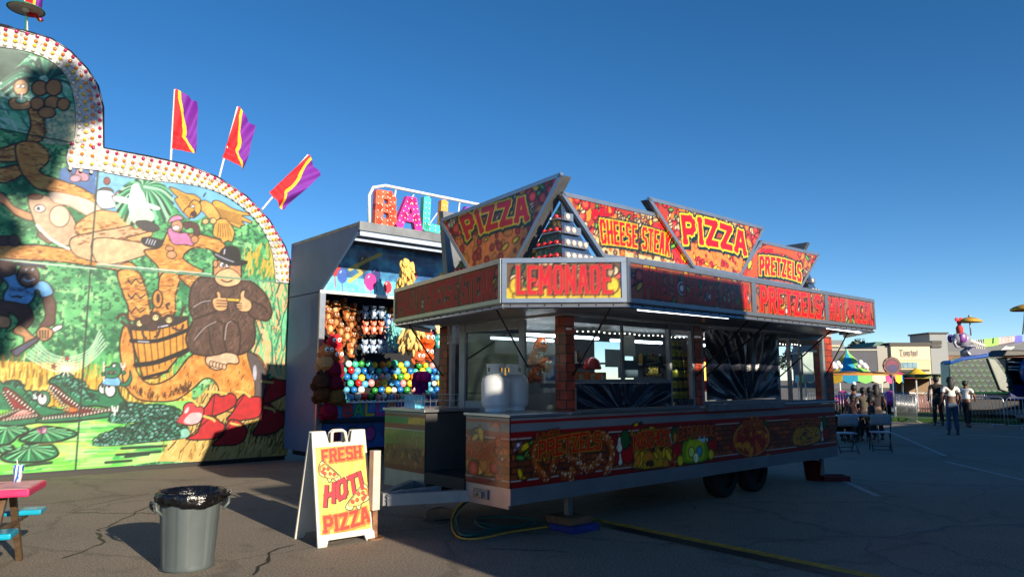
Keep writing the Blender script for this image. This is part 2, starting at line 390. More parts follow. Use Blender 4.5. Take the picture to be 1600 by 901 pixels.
# ------------------------------------------------------------------ ground
def ground():
    m = bpy.data.materials.new('asphalt'); m.use_nodes = True; n = m.node_tree.nodes; l = m.node_tree.links; b = n['Principled BSDF']
    tc = n.new('ShaderNodeTexCoord')
    def noise(sc, det=6, rough=.6):
        x = n.new('ShaderNodeTexNoise'); x.inputs['Scale'].default_value = sc; x.inputs['Detail'].default_value = det; x.inputs['Roughness'].default_value = rough
        l.new(tc.outputs['Object'], x.inputs['Vector']); return x
    def ramp(src, stops):
        r = n.new('ShaderNodeValToRGB'); r.color_ramp.elements[0].position = stops[0][0]; r.color_ramp.elements[1].position = stops[-1][0]
        r.color_ramp.elements[0].color = (*stops[0][1], 1); r.color_ramp.elements[1].color = (*stops[-1][1], 1)
        for p, c in stops[1:-1]: e = r.color_ramp.elements.new(p); e.color = (*c, 1)
        l.new(src, r.inputs[0]); return r
    def mul(a, bb, f=1):
        x = n.new('ShaderNodeMix'); x.data_type = 'RGBA'; x.blend_type = 'MULTIPLY'; x.inputs[0].default_value = f
        l.new(a, x.inputs[6]); l.new(bb, x.inputs[7]); return x.outputs[2]
    big = ramp(noise(.35).outputs['Fac'], [(.3, (.142, .12, .096)), (.7, (.21, .176, .138))])
    fine = ramp(noise(55, 3).outputs['Fac'], [(.32, (.35, .35, .35)), (.5, (1, 1, 1)), (.72, (1.9, 1.8, 1.7))])
    patch = ramp(noise(1.7, 8, .7).outputs['Fac'], [(.34, (.55, .54, .52)), (.45, (1, 1, 1))])
    spots = ramp(noise(7, 2).outputs['Fac'], [(.24, (.45, .45, .45)), (.32, (1, 1, 1))])
    # cracks
    wv = noise(1.2, 5); mp = n.new('ShaderNodeVectorMath'); mp.operation = 'MULTIPLY_ADD'; mp.inputs[1].default_value = (.9, .9, 0)
    l.new(wv.outputs['Color'], mp.inputs[0]); l.new(tc.outputs['Object'], mp.inputs[2])
    vo = n.new('ShaderNodeTexVoronoi'); vo.feature = 'DISTANCE_TO_EDGE'; vo.inputs['Scale'].default_value = .33; l.new(mp.outputs[0], vo.inputs['Vector'])
    ck = ramp(vo.outputs['Distance'], [(.0, (.22, .22, .22)), (.006, (.35, .34, .33)), (.016, (1, 1, 1))])
    c = mul(mul(mul(mul(big.outputs[0], fine.outputs[0]), patch.outputs[0], .6), spots.outputs[0], .7), ck.outputs[0], .35)
    l.new(c, b.inputs['Base Color']); b.inputs['Roughness'].default_value = .85
    bp = n.new('ShaderNodeBump'); bp.inputs['Strength'].default_value = .55; bp.inputs['Distance'].default_value = .012
    l.new(noise(80, 3).outputs['Fac'], bp.inputs['Height']); l.new(bp.outputs[0], b.inputs['Normal'])
    g = MB(I); N = 40
    g.add([(-900, -600, 0), (900, -600, 0), (900, 1400, 0), (-900, 1400, 0)], [(0, 1, 2, 3)])
    g.build('ground', m, kind='structure')
ground()
lw = mat('worn_white_line', (150, 150, 146), .8, 0, .35, 14); ly = mat('worn_yellow_line', (168, 128, 30), .8, 0, .4, 10); line_blk = mat('line_crack_black', (12, 12, 12), .55, 0, .2, 10)
def ground_line(name, a, b, wd, m, z=.004):
    a, b = Vector(a), Vector(b); d = (b-a).normalized(); s = Vector((-d.y, d.x, 0))*wd/2; mb = MB(I); k = max(2, int((b-a).length/.35)); r = random.Random(3)
    pts = [a+(b-a)*i/k for i in range(k+1)]
    for i in range(k):
        e = [s*(1+r.uniform(-.08, .08)) for _ in range(2)]
        if i == 0: pe = e[0]
        mb.add([pts[i]-pe, pts[i+1]-e[1], pts[i+1]+e[1], pts[i]+pe], [(0, 1, 2, 3)]); pe = e[1]
    for v in mb.v: v.z = z
    mb.build(name, m, kind='structure')
p0, p1 = atz(915, 808), atz(1290, 885); dd = (p1-p0)
ground_line('yellow_parking_line', p0, p1+dd*.6, .14, ly)
ground_line('white_parking_line', atz(1305, 745), atz(1372, 775), .1, lw)
ground_line('white_parking_line', atz(1475, 720), atz(1600, 750), .1, lw)
ground_line('white_parking_line', atz(1385, 672), atz(1478, 712), .1, lw)
ground_line('white_kerb_line', atz(1455, 676), atz(1600, 683), .18, lw)
q = (p1-p0).normalized(); off = Vector((q.y, -q.x, 0))*.17
ground_line('black_edge_line', p0+off, p1+off+dd*.6, .19, line_blk, .003)  # black strip running beside the yellow line
def crack(px, seed, wd=.012):
    r = random.Random(seed); pts = [atz(*p) for p in px]; P = []
    for a, b in zip(pts, pts[1:]):
        k = max(3, int((b-a).length/.12))
        for i in range(k): t = i/k; P.append(a.lerp(b, t)+Vector((r.uniform(-.035, .035), r.uniform(-.035, .035), 0)))
    mb = MB(I); vs = []
    for i, p in enumerate(P):
        d = (P[min(i+1, len(P)-1)]-P[max(0, i-1)]).normalized(); s = Vector((-d.y, d.x, 0))*wd*r.uniform(.4, 1.4)
        vs += [p+s, p-s]
    for v in vs: v.z = .003
    mb.add(vs, [(2*i, 2*i+1, 2*i+3, 2*i+2) for i in range(len(P)-1)]); mb.build('asphalt_crack', line_blk, kind='structure')
crack([(105, 800), (255, 802)], 1); crack([(150, 830), (235, 790), (250, 775)], 2); crack([(100, 872), (160, 850), (150, 828)], 3, .016)
crack([(400, 897), (425, 862), (470, 845)], 4, .014); crack([(105, 748), (350, 750)], 5, .009); crack([(130, 792), (240, 768)], 6, .008)
crack([(1600, 818), (1480, 822), (1420, 833), (1360, 842), (1355, 860), (1450, 901)], 7, .02); crack([(1330, 760), (1420, 790), (1460, 815)], 8, .012)
crack([(1070, 775), (1090, 800)], 9, .014); crack([(760, 856), (900, 862)], 10, .01); crack([(1130, 840), (1355, 845)], 11, .008)

# ------------------------------------------------------------------ fun house front with the painted jungle scene
MV = 9.26
def P(v=MV):
    return lambda px, py: T(onv(px, py, v))
fh = thing('fun_house_front', 'tall curved fun house front painted with jungle apes and crocodiles', 'fairground facade', T((-2, MV, 0)), ROT)
outer = [(0, 42), (40, 50), (80, 62), (110, 82), (135, 108), (152, 135), (160, 168), (161, 232), (230, 245), (290, 258), (340, 278), (385, 308), (420, 345), (444, 385), (457, 422), (460, 443)]
inner = [(0, 74), (45, 82), (85, 100), (108, 128), (117, 162), (118, 200), (114, 224), (104, 236), (103, 252), (110, 262), (155, 268), (225, 281), (290, 288), (335, 299), (375, 322), (405, 352), (422, 385), (428, 415), (430, 441)]
uo = [onv(*p, MV) for p in outer]; ui = [onv(*p, MV) for p in inner]
def mir(p): return Vector((-7.4-p.x, p.y, p.z))     # the front's hidden left half mirrors the right
full = [mir(p) for p in reversed(uo)]+uo
top_uv = [(p.x, p.z) for p in full]
right = onv(449, 711, MV).x
body = [Vector((-7.4-right, MV, .08))]+full+[Vector((right, MV, .08))]
mb = MB(); mb.prism([Vector((p.x, MV+.004, p.z)) for p in body], (0, .12, 0)); mb.build('panel_backing', mat('navy_backing', (20, 24, 40), .5), fh)
mb = MB(); mb.box(-7.4-right, right, MV+.13, MV+1.9, .2, 3.4); mb.build('rear_housing', mat('housing_grey', (90, 96, 104), .6), fh)
mb = MB(); mb.box(-7.4-right, right-.05, MV+.02, MV+1.8, 0, .075); mb.build('base_skid', black, fh)
mb = MB(); mb.tube([Vector((p.x, MV-.0, p.z)) for p in full], .035, 6); mb.build('edge_trim', mat('edge_rubber', (22, 20, 30), .6), fh)

C = vcanvas(MV, -4.62, right+.02, .08, 7.98, .0115, (70, 175, 80)); C.lk = .78; C.tint = (.93, .97, 1.25); h, ww = C.H, C.W
yy, xx = np.mgrid[0:h, 0:ww]
n1 = noise2(h, ww, 34, 1, 3); n2 = noise2(h, ww, 9, 2, 3); n3 = noise2(h, ww, 4, 3, 2)
def mixc(a, b, t): t = np.clip(t, 0, 1)[..., None]; return np.array(a, float)*(1-t)+np.array(b, float)*t
base = mixc((22, 116, 66), (112, 206, 116), (n1-.3)*2.2)
base = mixc((0, 0, 0), (1, 1, 1), np.ones((h, ww)))*base
t = np.clip((n2-.52)*5, 0, 1)[..., None]; base = base*(1-t*.75)+np.array((186, 240, 150))*t*.75
t = np.clip((.45-n3)*9, 0, 1)[..., None]; base = base*(1-t*.75)+np.array((20, 100, 60))*t*.6
C.img[:] = base
# sky behind the bird, pale green lobe
skyp = [(155, 262), (230, 278), (290, 286), (340, 300), (375, 322), (395, 345), (370, 350), (340, 330), (300, 345), (270, 320), (240, 305), (200, 300), (150, 300)]
C.poly(skyp, lambda X, Y: mixc((75, 160, 205), (150, 215, 225), n1[Y, X]))
C.poly([(100, 262), (155, 268), (155, 300), (120, 300), (95, 285)], (60, 110, 165)); C.poly([(155, 270), (260, 285), (258, 315), (210, 345), (165, 330)], (120, 190, 215))
lobe = [(-60, 76), (-20, 76), (0, 76), (45, 84), (85, 102), (108, 130), (116, 165), (116, 215), (80, 215), (0, 200), (-60, 200), (-62, 140)]
C.poly(lobe, lambda X, Y: mixc((90, 190, 130), (190, 235, 185), n2[Y, X]*1.3-.2), sm=False)
C.spray(lobe, 420, [(30, 120, 90), (120, 215, 150), (215, 245, 210), (70, 165, 110)], 22, 2.6, .7, 1.2, 5)
for k in range(16):
    a = -.4+k*.27; C.stroke([(68+10*math.cos(a), 122-6*math.sin(a)), (68+38*math.cos(a), 118-26*math.sin(a)), (68+66*math.cos(a), 128-26*math.sin(a)+8)], [(20, 90, 70), (35, 130, 95), (14, 60, 55)][k % 3], 2.4, sm=True)
C.poly([(55, 205), (115, 168), (116, 222), (60, 222)], lambda X, Y: mixc((240, 225, 160), (90, 150, 110), n3[Y, X]*1.6-.4))
# yellow reeds, pond, dry grass
reed = [(-60, 560), (60, 566), (125, 566), (180, 572), (300, 572), (300, 640), (-60, 640)]
C.poly(reed, lambda X, Y: mixc((205, 160, 40), (245, 215, 95), n2[Y, X]*1.5-.25), sm=False)
C.spray(reed, 520, [(150, 100, 20), (250, 225, 110), (180, 130, 30), (110, 80, 20)], 17, 1.57, .12, .8, 6)
C.spray([(120, 560), (300, 560), (300, 590), (120, 590)], 150, [(110, 200, 90), (70, 170, 80)], 14, 1.57, .15, .9, 8)
C.poly([(-60, 635), (120, 636), (300, 625), (305, 712), (100, 741), (-60, 753)], lambda X, Y: mixc((90, 210, 70), (185, 240, 120), noise2(h, ww, 26, 9, 2)[Y, X]*1.8-.4), sm=False)
C.spray([(-40, 640), (300, 640), (290, 700), (0, 742)], 170, [(40, 165, 70), (200, 250, 150), (215, 245, 90), (60, 190, 80)], 44, 0, .05, 1.5, 10, .7)
C.spray([(-40, 715), (150, 715), (150, 735), (-20, 745)], 40, [(190, 245, 130), (120, 225, 60)], 44, 0, .05, 1.6, 12, .8)
for a, b in (((182, 710), (250, 705)), ((165, 722), (205, 719)), ((190, 700), (260, 696)), ((196, 713), (232, 709)), ((40, 727), (80, 722)), ((60, 718), (85, 712))): C.stroke([a, b], (22, 60, 40), 2.2)
dry = [(245, 720), (262, 695), (300, 655), (300, 630), (330, 600), (458, 600), (449, 711), (350, 722)]
C.poly(dry, lambda X, Y: mixc((200, 160, 70), (240, 208, 120), n2[Y, X]), sm=False)
C.spray(dry, 420, [(150, 105, 30), (60, 45, 20), (245, 220, 130), (190, 140, 50)], 17, 1.3, .5, .8, 13)
C.spray([(290, 660), (452, 645), (450, 700), (300, 690)], 90, [(20, 18, 14)], 13, 1.35, .45, .9, 14)
# tall reeds at the right edge
rr = [(392, 438), (459, 445), (456, 560), (455, 610), (395, 560), (388, 500)]
C.poly(rr, lambda X, Y: mixc((225, 175, 105), (240, 205, 140), n2[Y, X]), sm=False)
C.spray(rr, 150, [(50, 140, 90), (90, 190, 120), (30, 95, 75), (120, 215, 140)], 34, 1.57, .5, 1.4, 15)
C.poly([(440, 540), (441, 500), (459, 455), (459, 470), (449, 510), (444, 545)], (110, 205, 140), (25, 70, 50), 1)
C.spray([(380, 395), (426, 400), (428, 438), (384, 438)], 60, [(215, 170, 50), (230, 190, 70), (60, 150, 70)], 26, 1.5, .35, 1.6, 16)
OR = (226, 150, 48); BR = (46, 26, 14)
def wood(pts, seed, ang=0): C.poly(pts, lambda X, Y: mixc((205, 120, 36), (240, 178, 78), n2[Y, X]*1.6-.3), BR, 1.6); C.spray(pts, 90, [(120, 66, 20), (90, 46, 16), (245, 190, 100)], 7, ang, .35, .6, seed)
# upper left tree and branches
wood([(44, 165), (62, 165), (68, 190), (70, 210), (60, 222), (42, 220), (48, 195)], 20)
wood([(-60, 235), (0, 232), (25, 226), (30, 250), (0, 253), (-60, 255)], 21); wood([(-60, 268), (0, 263), (25, 258), (34, 272), (10, 284), (-60, 290)], 22)
wood([(25, 226), (55, 222), (74, 236), (76, 252), (62, 268), (90, 280), (128, 294), (152, 312), (140, 322), (100, 303), (60, 296), (42, 280), (30, 262)], 23)
wood([(-60, 380), (5, 382), (60, 383), (110, 390), (150, 402), (205, 410), (205, 425), (120, 412), (50, 406), (-60, 402)], 24)
for cx, cy, rx, ry in ((62, 138, 13, 12), (84, 137, 13, 13), (58, 162, 11, 10), (82, 160, 13, 10), (99, 163, 10, 10), (73, 176, 14, 9)):
    C.ell(cx, cy, rx, ry, (196, 132, 66), BR, 1.4)
# sipping monkey by the coconuts
C.ell(33, 137, 12, 13, (222, 170, 110), BR, 1.3); C.ell(28, 135, 3, 3, (250, 245, 225), BR, .6); C.ell(36, 135, 3, 3, (250, 245, 225), BR, .6); C.stroke([(27, 148), (38, 148)], BR, 1)
C.poly([(14, 158), (24, 153), (46, 160), (46, 170), (24, 172), (15, 166)], (226, 160, 90), BR, 1.2); C.ell(33, 157, 9, 5, (110, 180, 140), BR, 1); C.stroke([(33, 157), (34, 146)], (240, 240, 240), .9)
# long armed ape in the middle lying on the branch
tan = (214, 172, 128)
C.poly([(-60, 290), (0, 300), (22, 322), (52, 335), (50, 345), (24, 336), (-5, 316), (-60, 330)], (210, 140, 84), BR, 1.4)
C.poly([(44, 312), (60, 304), (84, 310), (104, 326), (118, 348), (120, 372), (106, 384), (82, 378), (62, 364), (52, 342)], tan, BR, 1.2)
C.ell(93, 338, 16, 17, (228, 200, 162), (120, 90, 60), 1); C.ell(62, 326, 9, 6, (235, 225, 205), BR, .8); C.ell(60, 326, 3, 3, (60, 70, 60)); C.ell(55, 307, 12, 4.5, (150, 90, 52), BR, 1)
C.poly([(60, 362), (80, 372), (78, 381), (62, 372)], (120, 90, 70), BR, .8); C.stroke([(58, 352), (80, 374), (108, 389)], (225, 235, 205), 2, sm=True)
C.poly([(78, 300), (120, 306), (150, 318), (158, 332), (140, 338), (108, 322), (84, 316)], (232, 206, 170), (150, 100, 50), .8)
C.poly([(104, 262), (112, 270), (118, 280), (136, 283), (138, 274), (128, 268), (122, 262), (115, 274), (108, 268)], (205, 140, 150), BR, .9); C.ell(118, 279, 9, 5.5, (205, 150, 160), BR, .8)
C.poly([(118, 352), (150, 330), (184, 332), (226, 346), (238, 366), (212, 378), (168, 372), (126, 366)], (228, 172, 100), (110, 60, 24), 1)
C.poly([(112, 372), (150, 362), (186, 356), (228, 348), (236, 360), (196, 372), (172, 386), (200, 404), (180, 414), (130, 404), (112, 392)], (222, 178, 124), BR, 1.1)
C.spray([(118, 340), (230, 350), (235, 372), (150, 392), (115, 380)], 110, [(165, 96, 40), (120, 66, 26)], 5, .1, .3, .9, 30)
C.poly([(150, 372), (240, 382), (254, 380), (262, 388), (236, 396), (180, 412), (150, 408)], (230, 186, 130), BR, 1)
C.ell(165, 300, 12, 7, (110, 90, 80), BR, 1); C.poly([(152, 298), (176, 300), (182, 322), (160, 326), (150, 314)], (205, 225, 230), BR, .9); C.poly([(176, 306), (198, 310), (216, 314), (214, 320), (182, 316)], (232, 180, 130), BR, .8); C.ell(190, 303, 9, 6, (215, 140, 150), BR, .8)
C.ell(167, 283, 5, 6, (150, 70, 56), BR, .8)
# palm head
for k in range(40):
    a = k*math.tau/40; L = 1; ex, ey = 226+44*math.cos(a), 318+38*math.sin(a)
    C.stroke([(226, 292), (226+26*math.cos(a), 300+18*math.sin(a)), (ex, ey)], [(20, 84, 56), (40, 140, 84), (110, 205, 140), (14, 60, 44), (165, 230, 175)][k % 5], 2.3, sm=True)
C.ell(214, 318, 14, 24, (226, 246, 226)); C.ell(222, 338, 20, 13, (200, 232, 190)); C.ell(212, 300, 8, 14, (244, 250, 240)); C.poly([(180, 306), (210, 312), (246, 322), (246, 328), (206, 320), (180, 314)], (238, 238, 214))  # pale ellipses put the sun's glare on the gloss into the colour
# dark boots
C.poly([(213, 346), (230, 345), (246, 352), (247, 360), (232, 362), (216, 354)], (66, 62, 62), BR, 1); C.poly([(222, 372), (238, 371), (256, 377), (258, 384), (240, 387), (224, 382)], (34, 34, 40), BR, 1)
for k in range(4): C.stroke([(231+k*4, 373+k), (228+k*4, 380+k)], (210, 210, 210), .7)
# right tree
wood([(225, 392), (250, 386), (264, 360), (290, 364), (312, 366), (340, 374), (352, 384), (345, 396), (322, 388), (300, 388), (286, 402), (300, 414), (318, 424), (300, 428), (282, 424), (278, 436), (250, 434), (246, 416)], 25)
wood([(184, 424), (214, 423), (226, 446), (232, 470), (233, 496), (203, 500), (200, 478), (192, 458)], 26, .1); wood([(252, 428), (280, 430), (274, 462), (271, 492), (238, 492), (246, 464)], 27, .1)
wood([(280, 430), (314, 432), (306, 452), (292, 445)], 28)
C.ell(246, 467, 8, 14, (214, 140, 50), BR, 1.6); C.ell(247, 466, 3, 8, (60, 36, 20))
for yk in (440, 463, 485): C.stroke([(192+yk/50, yk), (200, yk-4), (205, yk+4), (212, yk-5), (219, yk+3), (227, yk-3)], BR, 1)
root = [(196, 506), (187, 536), (190, 570), (194, 600), (214, 622), (245, 627), (276, 624), (302, 606), (318, 592), (331, 592), (341, 606), (348, 640), (408, 642), (420, 606), (413, 570), (394, 551), (340, 548), (300, 554), (270, 588), (236, 600), (214, 580), (208, 540)]
wood(root, 29, 1.4); C.spray([(200, 600), (250, 622), (300, 596), (300, 612), (240, 627), (200, 612)], 80, [(70, 40, 16)], 8, 1.5, .4, .8, 31); C.poly([(386, 552), (404, 560), (417, 590), (412, 630), (396, 640), (398, 600)], (96, 84, 80), BR, 1)
C.ell(398, 582, 3, 12, (190, 190, 190))
# barrel of little monkeys
bar = [(204, 514), (210, 545), (224, 592), (244, 590), (262, 578), (278, 558), (292, 550), (295, 525), (293, 498), (250, 506)]
C.poly(bar, (228, 152, 46), BR, 1.8, sm=False)
for k in range(8): C.stroke([(212+k*10.5, 517-k*1.6), (221+k*9.3, 590-k*5)], (90, 54, 20), .9)
C.stroke([(205, 532), (246, 532), (294, 515)], (16, 16, 18), 3.4, sm=True); C.stroke([(212, 570), (246, 565), (292, 547)], (16, 16, 18), 4, sm=True); C.stroke([(224, 590), (262, 580)], (16, 16, 18), 2.5)
C.poly([(204, 514), (230, 516), (270, 509), (293, 498), (288, 494), (240, 500), (210, 508)], (40, 36, 36), BR, 1)
C.stroke([(216, 533), (232, 534)], (200, 200, 200), 1); C.stroke([(232, 514), (262, 508)], (220, 220, 220), 1)
for cx, cy, f in ((218, 504, 1), (243, 495, 1), (264, 499, 1), (237, 509, 0), (228, 500, 0)):
    C.ell(cx, cy, 9, 8, (74, 44, 36), BR, 1)
    if f: C.ell(cx, cy+1, 5, 5, (232, 216, 140), BR, .7); C.ell(cx-2, cy, 1, 1.2, BR); C.ell(cx+2, cy, 1, 1.2, BR)
for p in ([(205, 510), (196, 492), (186, 492), (184, 498)], [(282, 496), (286, 482), (289, 480)], [(190, 502), (200, 510), (206, 508)], [(222, 515), (224, 524), (228, 528)], [(250, 512), (246, 524), (242, 526)], [(270, 512), (282, 516), (286, 508)], [(262, 482), (260, 476), (264, 474)]): C.stroke(p, (74, 44, 36), 2.1, sm=True)
# gorilla
def Z(ox, oy, k, pts): return [(ox+x/k, oy+y/k) for x, y in pts]
gb = Z(270, 370, 4.742, [(210, 300), (150, 350), (126, 420), (120, 500), (128, 560), (150, 610), (130, 660), (98, 740), (110, 810), (150, 860), (250, 880), (370, 872), (490, 872), (560, 840), (600, 790), (612, 700), (606, 612), (690, 622), (726, 590), (730, 530), (690, 430), (610, 350), (510, 310), (400, 360), (310, 310)])
C.poly(gb, lambda X, Y: mixc((70, 46, 36), (108, 76, 58), n2[Y, X]), BR, 2); C.spray(gb, 260, [(52, 32, 26), (126, 92, 72), (60, 40, 30)], 8, 1.3, .8, .8, 40)
for p in ([(120, 540), (180, 500), (290, 475)], [(150, 610), (300, 560), (330, 540)], [(170, 760), (230, 680), (330, 625), (370, 640)], [(270, 700), (280, 800), (300, 860)], [(385, 640), (375, 740), (400, 860)], [(480, 640), (500, 740), (490, 860)], [(600, 480), (680, 520), (700, 560)], [(610, 612), (560, 560), (580, 500)], [(400, 640), (430, 618), (480, 640)]): C.stroke(Z(270, 370, 4.742, p), BR, 1.5, sm=True)
for p in ([(160, 760), (240, 670), (320, 628)], [(385, 760), (400, 650), (430, 624)], [(150, 520), (220, 482), (280, 474)]): C.stroke(Z(270, 370, 4.742, p), (176, 160, 150), .8, sm=True)
head = Z(270, 370, 4.742, [(305, 190), (300, 250), (310, 320), (350, 360), (410, 372), (470, 362), (504, 320), (506, 250), (500, 190), (430, 170), (350, 170)])
C.poly(head, (214, 150, 92), BR, 1.6); C.poly(Z(270, 370, 4.742, [(310, 300), (350, 250), (430, 235), (500, 290), (490, 345), (410, 370), (340, 350)]), (236, 184, 124), BR, 1)
C.stroke(Z(270, 370, 4.742, [(360, 318), (400, 335), (440, 322)]), BR, 1.2, sm=True)
for ex in (362, 405): C.ell(270+ex/4.742, 370+207/4.742, 3.6, 4.4, (250, 248, 240), BR, 1); C.ell(270+(ex+5)/4.742, 370+210/4.742, 1.4, 1.8, (20, 20, 20))
C.ell(336.5, 412, 4, 6, (214, 150, 92), BR, 1.2)
C.poly(Z(270, 370, 4.742, [(350, 160), (352, 110), (385, 78), (430, 70), (478, 82), (495, 120), (495, 170), (420, 188)]), (24, 22, 24), BR, 1.4)
C.poly(Z(270, 370, 4.742, [(295, 118), (330, 130), (400, 165), (480, 175), (545, 180), (540, 200), (470, 212), (400, 200), (330, 165)]), (30, 28, 32), (8, 8, 8), 1.2)
C.stroke(Z(270, 370, 4.742, [(315, 128), (380, 160), (450, 185)]), (190, 190, 196), .9, sm=True); C.stroke(Z(270, 370, 4.742, [(385, 95), (380, 125)]), (200, 200, 205), 1.2)
C.poly(Z(270, 370, 4.742, [(300, 455), (330, 445), (322, 410), (340, 402), (355, 425), (358, 448), (400, 455), (404, 520), (385, 545), (340, 548), (305, 525), (292, 485)]), (232, 170, 104), BR, 1.2)
C.poly(Z(270, 370, 4.742, [(500, 455), (500, 420), (515, 398), (535, 402), (532, 445), (575, 475), (584, 520), (560, 550), (510, 552), (478, 530), (468, 500), (490, 480)]), (238, 182, 120), BR, 1.2)
for k in range(3): C.stroke(Z(270, 370, 4.742, [(325, 470+k*22), (400, 474+k*20)]), BR, .9); C.stroke(Z(270, 370, 4.742, [(470, 490+k*18), (510, 494+k*18)]), BR, .9)
C.poly(Z(270, 370, 4.742, [(400, 452), (495, 458), (495, 480), (402, 474)]), (222, 180, 50), BR, .8, sm=False)
C.poly(Z(270, 370, 4.742, [(340, 870), (400, 855), (470, 872), (490, 920), (470, 940), (410, 935), (390, 960), (330, 985), (280, 970), (245, 930), (245, 890), (280, 880)]), (226, 184, 138), BR, 1.4)
for k in range(5): C.ell(270+(285+k*24)/4.742, 370+(950+(k-2)*6)/4.742, 3.2, 4.5, (226, 184, 138), BR, .9)
# bird
GO = (226, 168, 62)
zb = lambda pts: Z(240, 270, 5.005, pts)
C.poly(zb([(122, 112), (180, 128), (250, 160), (310, 168), (350, 190), (365, 220), (300, 260), (240, 310), (215, 290), (165, 210), (190, 190), (160, 165)]), GO, BR, 1.1)
C.poly(zb([(460, 240), (480, 216), (540, 232), (620, 280), (748, 318), (745, 335), (690, 335), (765, 380), (755, 394), (690, 375), (712, 405), (680, 418), (675, 434), (610, 405), (560, 370), (520, 350), (490, 320)]), GO, BR, 1.1)
C.poly(zb([(490, 370), (560, 360), (600, 400), (632, 460), (625, 500), (612, 540), (580, 530), (545, 548), (520, 515), (495, 510), (465, 480), (470, 420)]), GO, BR, 1.1)
C.poly(zb([(365, 230), (400, 216), (450, 240), (480, 270), (520, 340), (490, 370), (430, 355), (400, 320), (370, 290)]), (232, 176, 76), BR, 1); C.poly(zb([(275, 260), (310, 215), (350, 225), (370, 260), (362, 310), (320, 350), (290, 350), (262, 330)]), GO, BR, 1.1)
C.poly(zb([(240, 290), (275, 266), (310, 275), (320, 295), (290, 320), (285, 345), (278, 364), (262, 340), (240, 318)]), (214, 150, 46), BR, 1); C.ell(240+306/5, 270+262/5, 3, 2.2, (250, 245, 235), BR, .7); C.ell(240+314/5, 270+322/5, 4.5, 4.5, (70, 30, 26), BR, .6)
for k in range(6): C.stroke(zb([(480+k*10, 270+k*16), (560+k*14, 300+k*18), (680+k*4, 330+k*16)]), (120, 74, 20), .7, sm=True); C.stroke(zb([(510+k*14, 400), (500+k*22, 500)]), (120, 74, 20), .7); C.stroke(zb([(180+k*16, 150+k*22), (270+k*10, 190+k*12)]), (120, 74, 20), .6)
C.ell(321, 346, 5, 4.5, (238, 186, 110), BR, .9); C.ell(333, 345, 5, 5, (238, 186, 110), BR, .9); C.stroke([(321, 302), (318, 307)], (20, 50, 40), 1.2)
# small pink capped ape
C.poly(zb([(235, 390), (300, 385), (350, 410), (360, 460), (345, 500), (320, 500), (310, 440), (280, 430), (250, 440)]), (86, 52, 44), BR, 1.1)
C.poly(zb([(110, 440), (150, 430), (200, 470), (260, 470), (310, 550), (300, 572), (250, 560), (160, 560), (120, 500)]), (206, 120, 160), BR, 1.1); C.ell(240+182/5, 270+415/5, 9, 10, (196, 140, 100), BR, 1); C.ell(240+175/5, 270+430/5, 6, 4, (240, 230, 215), BR, .7)
C.poly(zb([(115, 380), (140, 345), (190, 330), (228, 350), (225, 365), (170, 375), (120, 392)]), (222, 140, 170), BR, 1); C.ell(304, 374, 6, 6, (206, 140, 84), BR, .9); C.ell(265, 388, 7, 4, (206, 140, 84), BR, .9); C.ell(268, 398, 8, 6, (216, 150, 94), BR, .9)
# red chilli hearts
zp = lambda pts: Z(270, 540, 4.742, pts)
RED = (196, 22, 30)
for pts, col in (([(700, 260), (740, 240), (780, 250), (840, 260), (855, 300), (830, 360), (760, 400), (680, 430), (672, 380), (690, 300)], (176, 20, 30)),
                 ([(650, 440), (720, 430), (760, 470), (820, 500), (822, 580), (760, 640), (660, 660), (590, 655), (640, 560)], (170, 20, 28)),
                 ([(480, 400), (540, 350), (570, 375), (650, 380), (665, 440), (640, 520), (560, 545), (400, 552), (450, 480)], RED),
                 ([(250, 440), (310, 355), (360, 375), (430, 350), (470, 385), (460, 440), (380, 490), (290, 520), (200, 510)], RED),
                 ([(410, 560), (460, 545), (510, 570), (548, 620), (530, 690), (470, 730), (380, 735), (290, 735), (370, 660)], RED),
                 ([(225, 530), (290, 520), (350, 560), (385, 590), (360, 650), (290, 690), (100, 690), (180, 640)], RED)):
    C.poly(zp(pts), col, (20, 8, 8), 1.6); c = zp([pts[1], pts[-2]]); C.stroke(c, (70, 6, 12), 1)
C.poly(zp([(110, 420), (160, 425), (175, 452), (215, 450), (230, 490), (210, 550), (160, 582), (90, 585), (15, 552), (70, 500), (80, 450)]), (226, 60, 66), (30, 8, 8), 1.4)
C.poly(zp([(80, 560), (130, 500), (200, 495), (215, 520), (190, 565), (130, 580)]), (244, 190, 180)); C.poly(zp([(85, 490), (110, 450), (120, 470), (100, 500)]), (246, 200, 190))
for p in ([(80, 380), (140, 400), (185, 442)], [(245, 340), (330, 342), (395, 355)], [(470, 338), (530, 345), (570, 375)], [(660, 262), (740, 272)], [(680, 455), (740, 470), (755, 488)], [(430, 572), (500, 590)], [(230, 520), (290, 540), (310, 556)]): C.stroke(zp(p), (214, 196, 90), 2, sm=True)
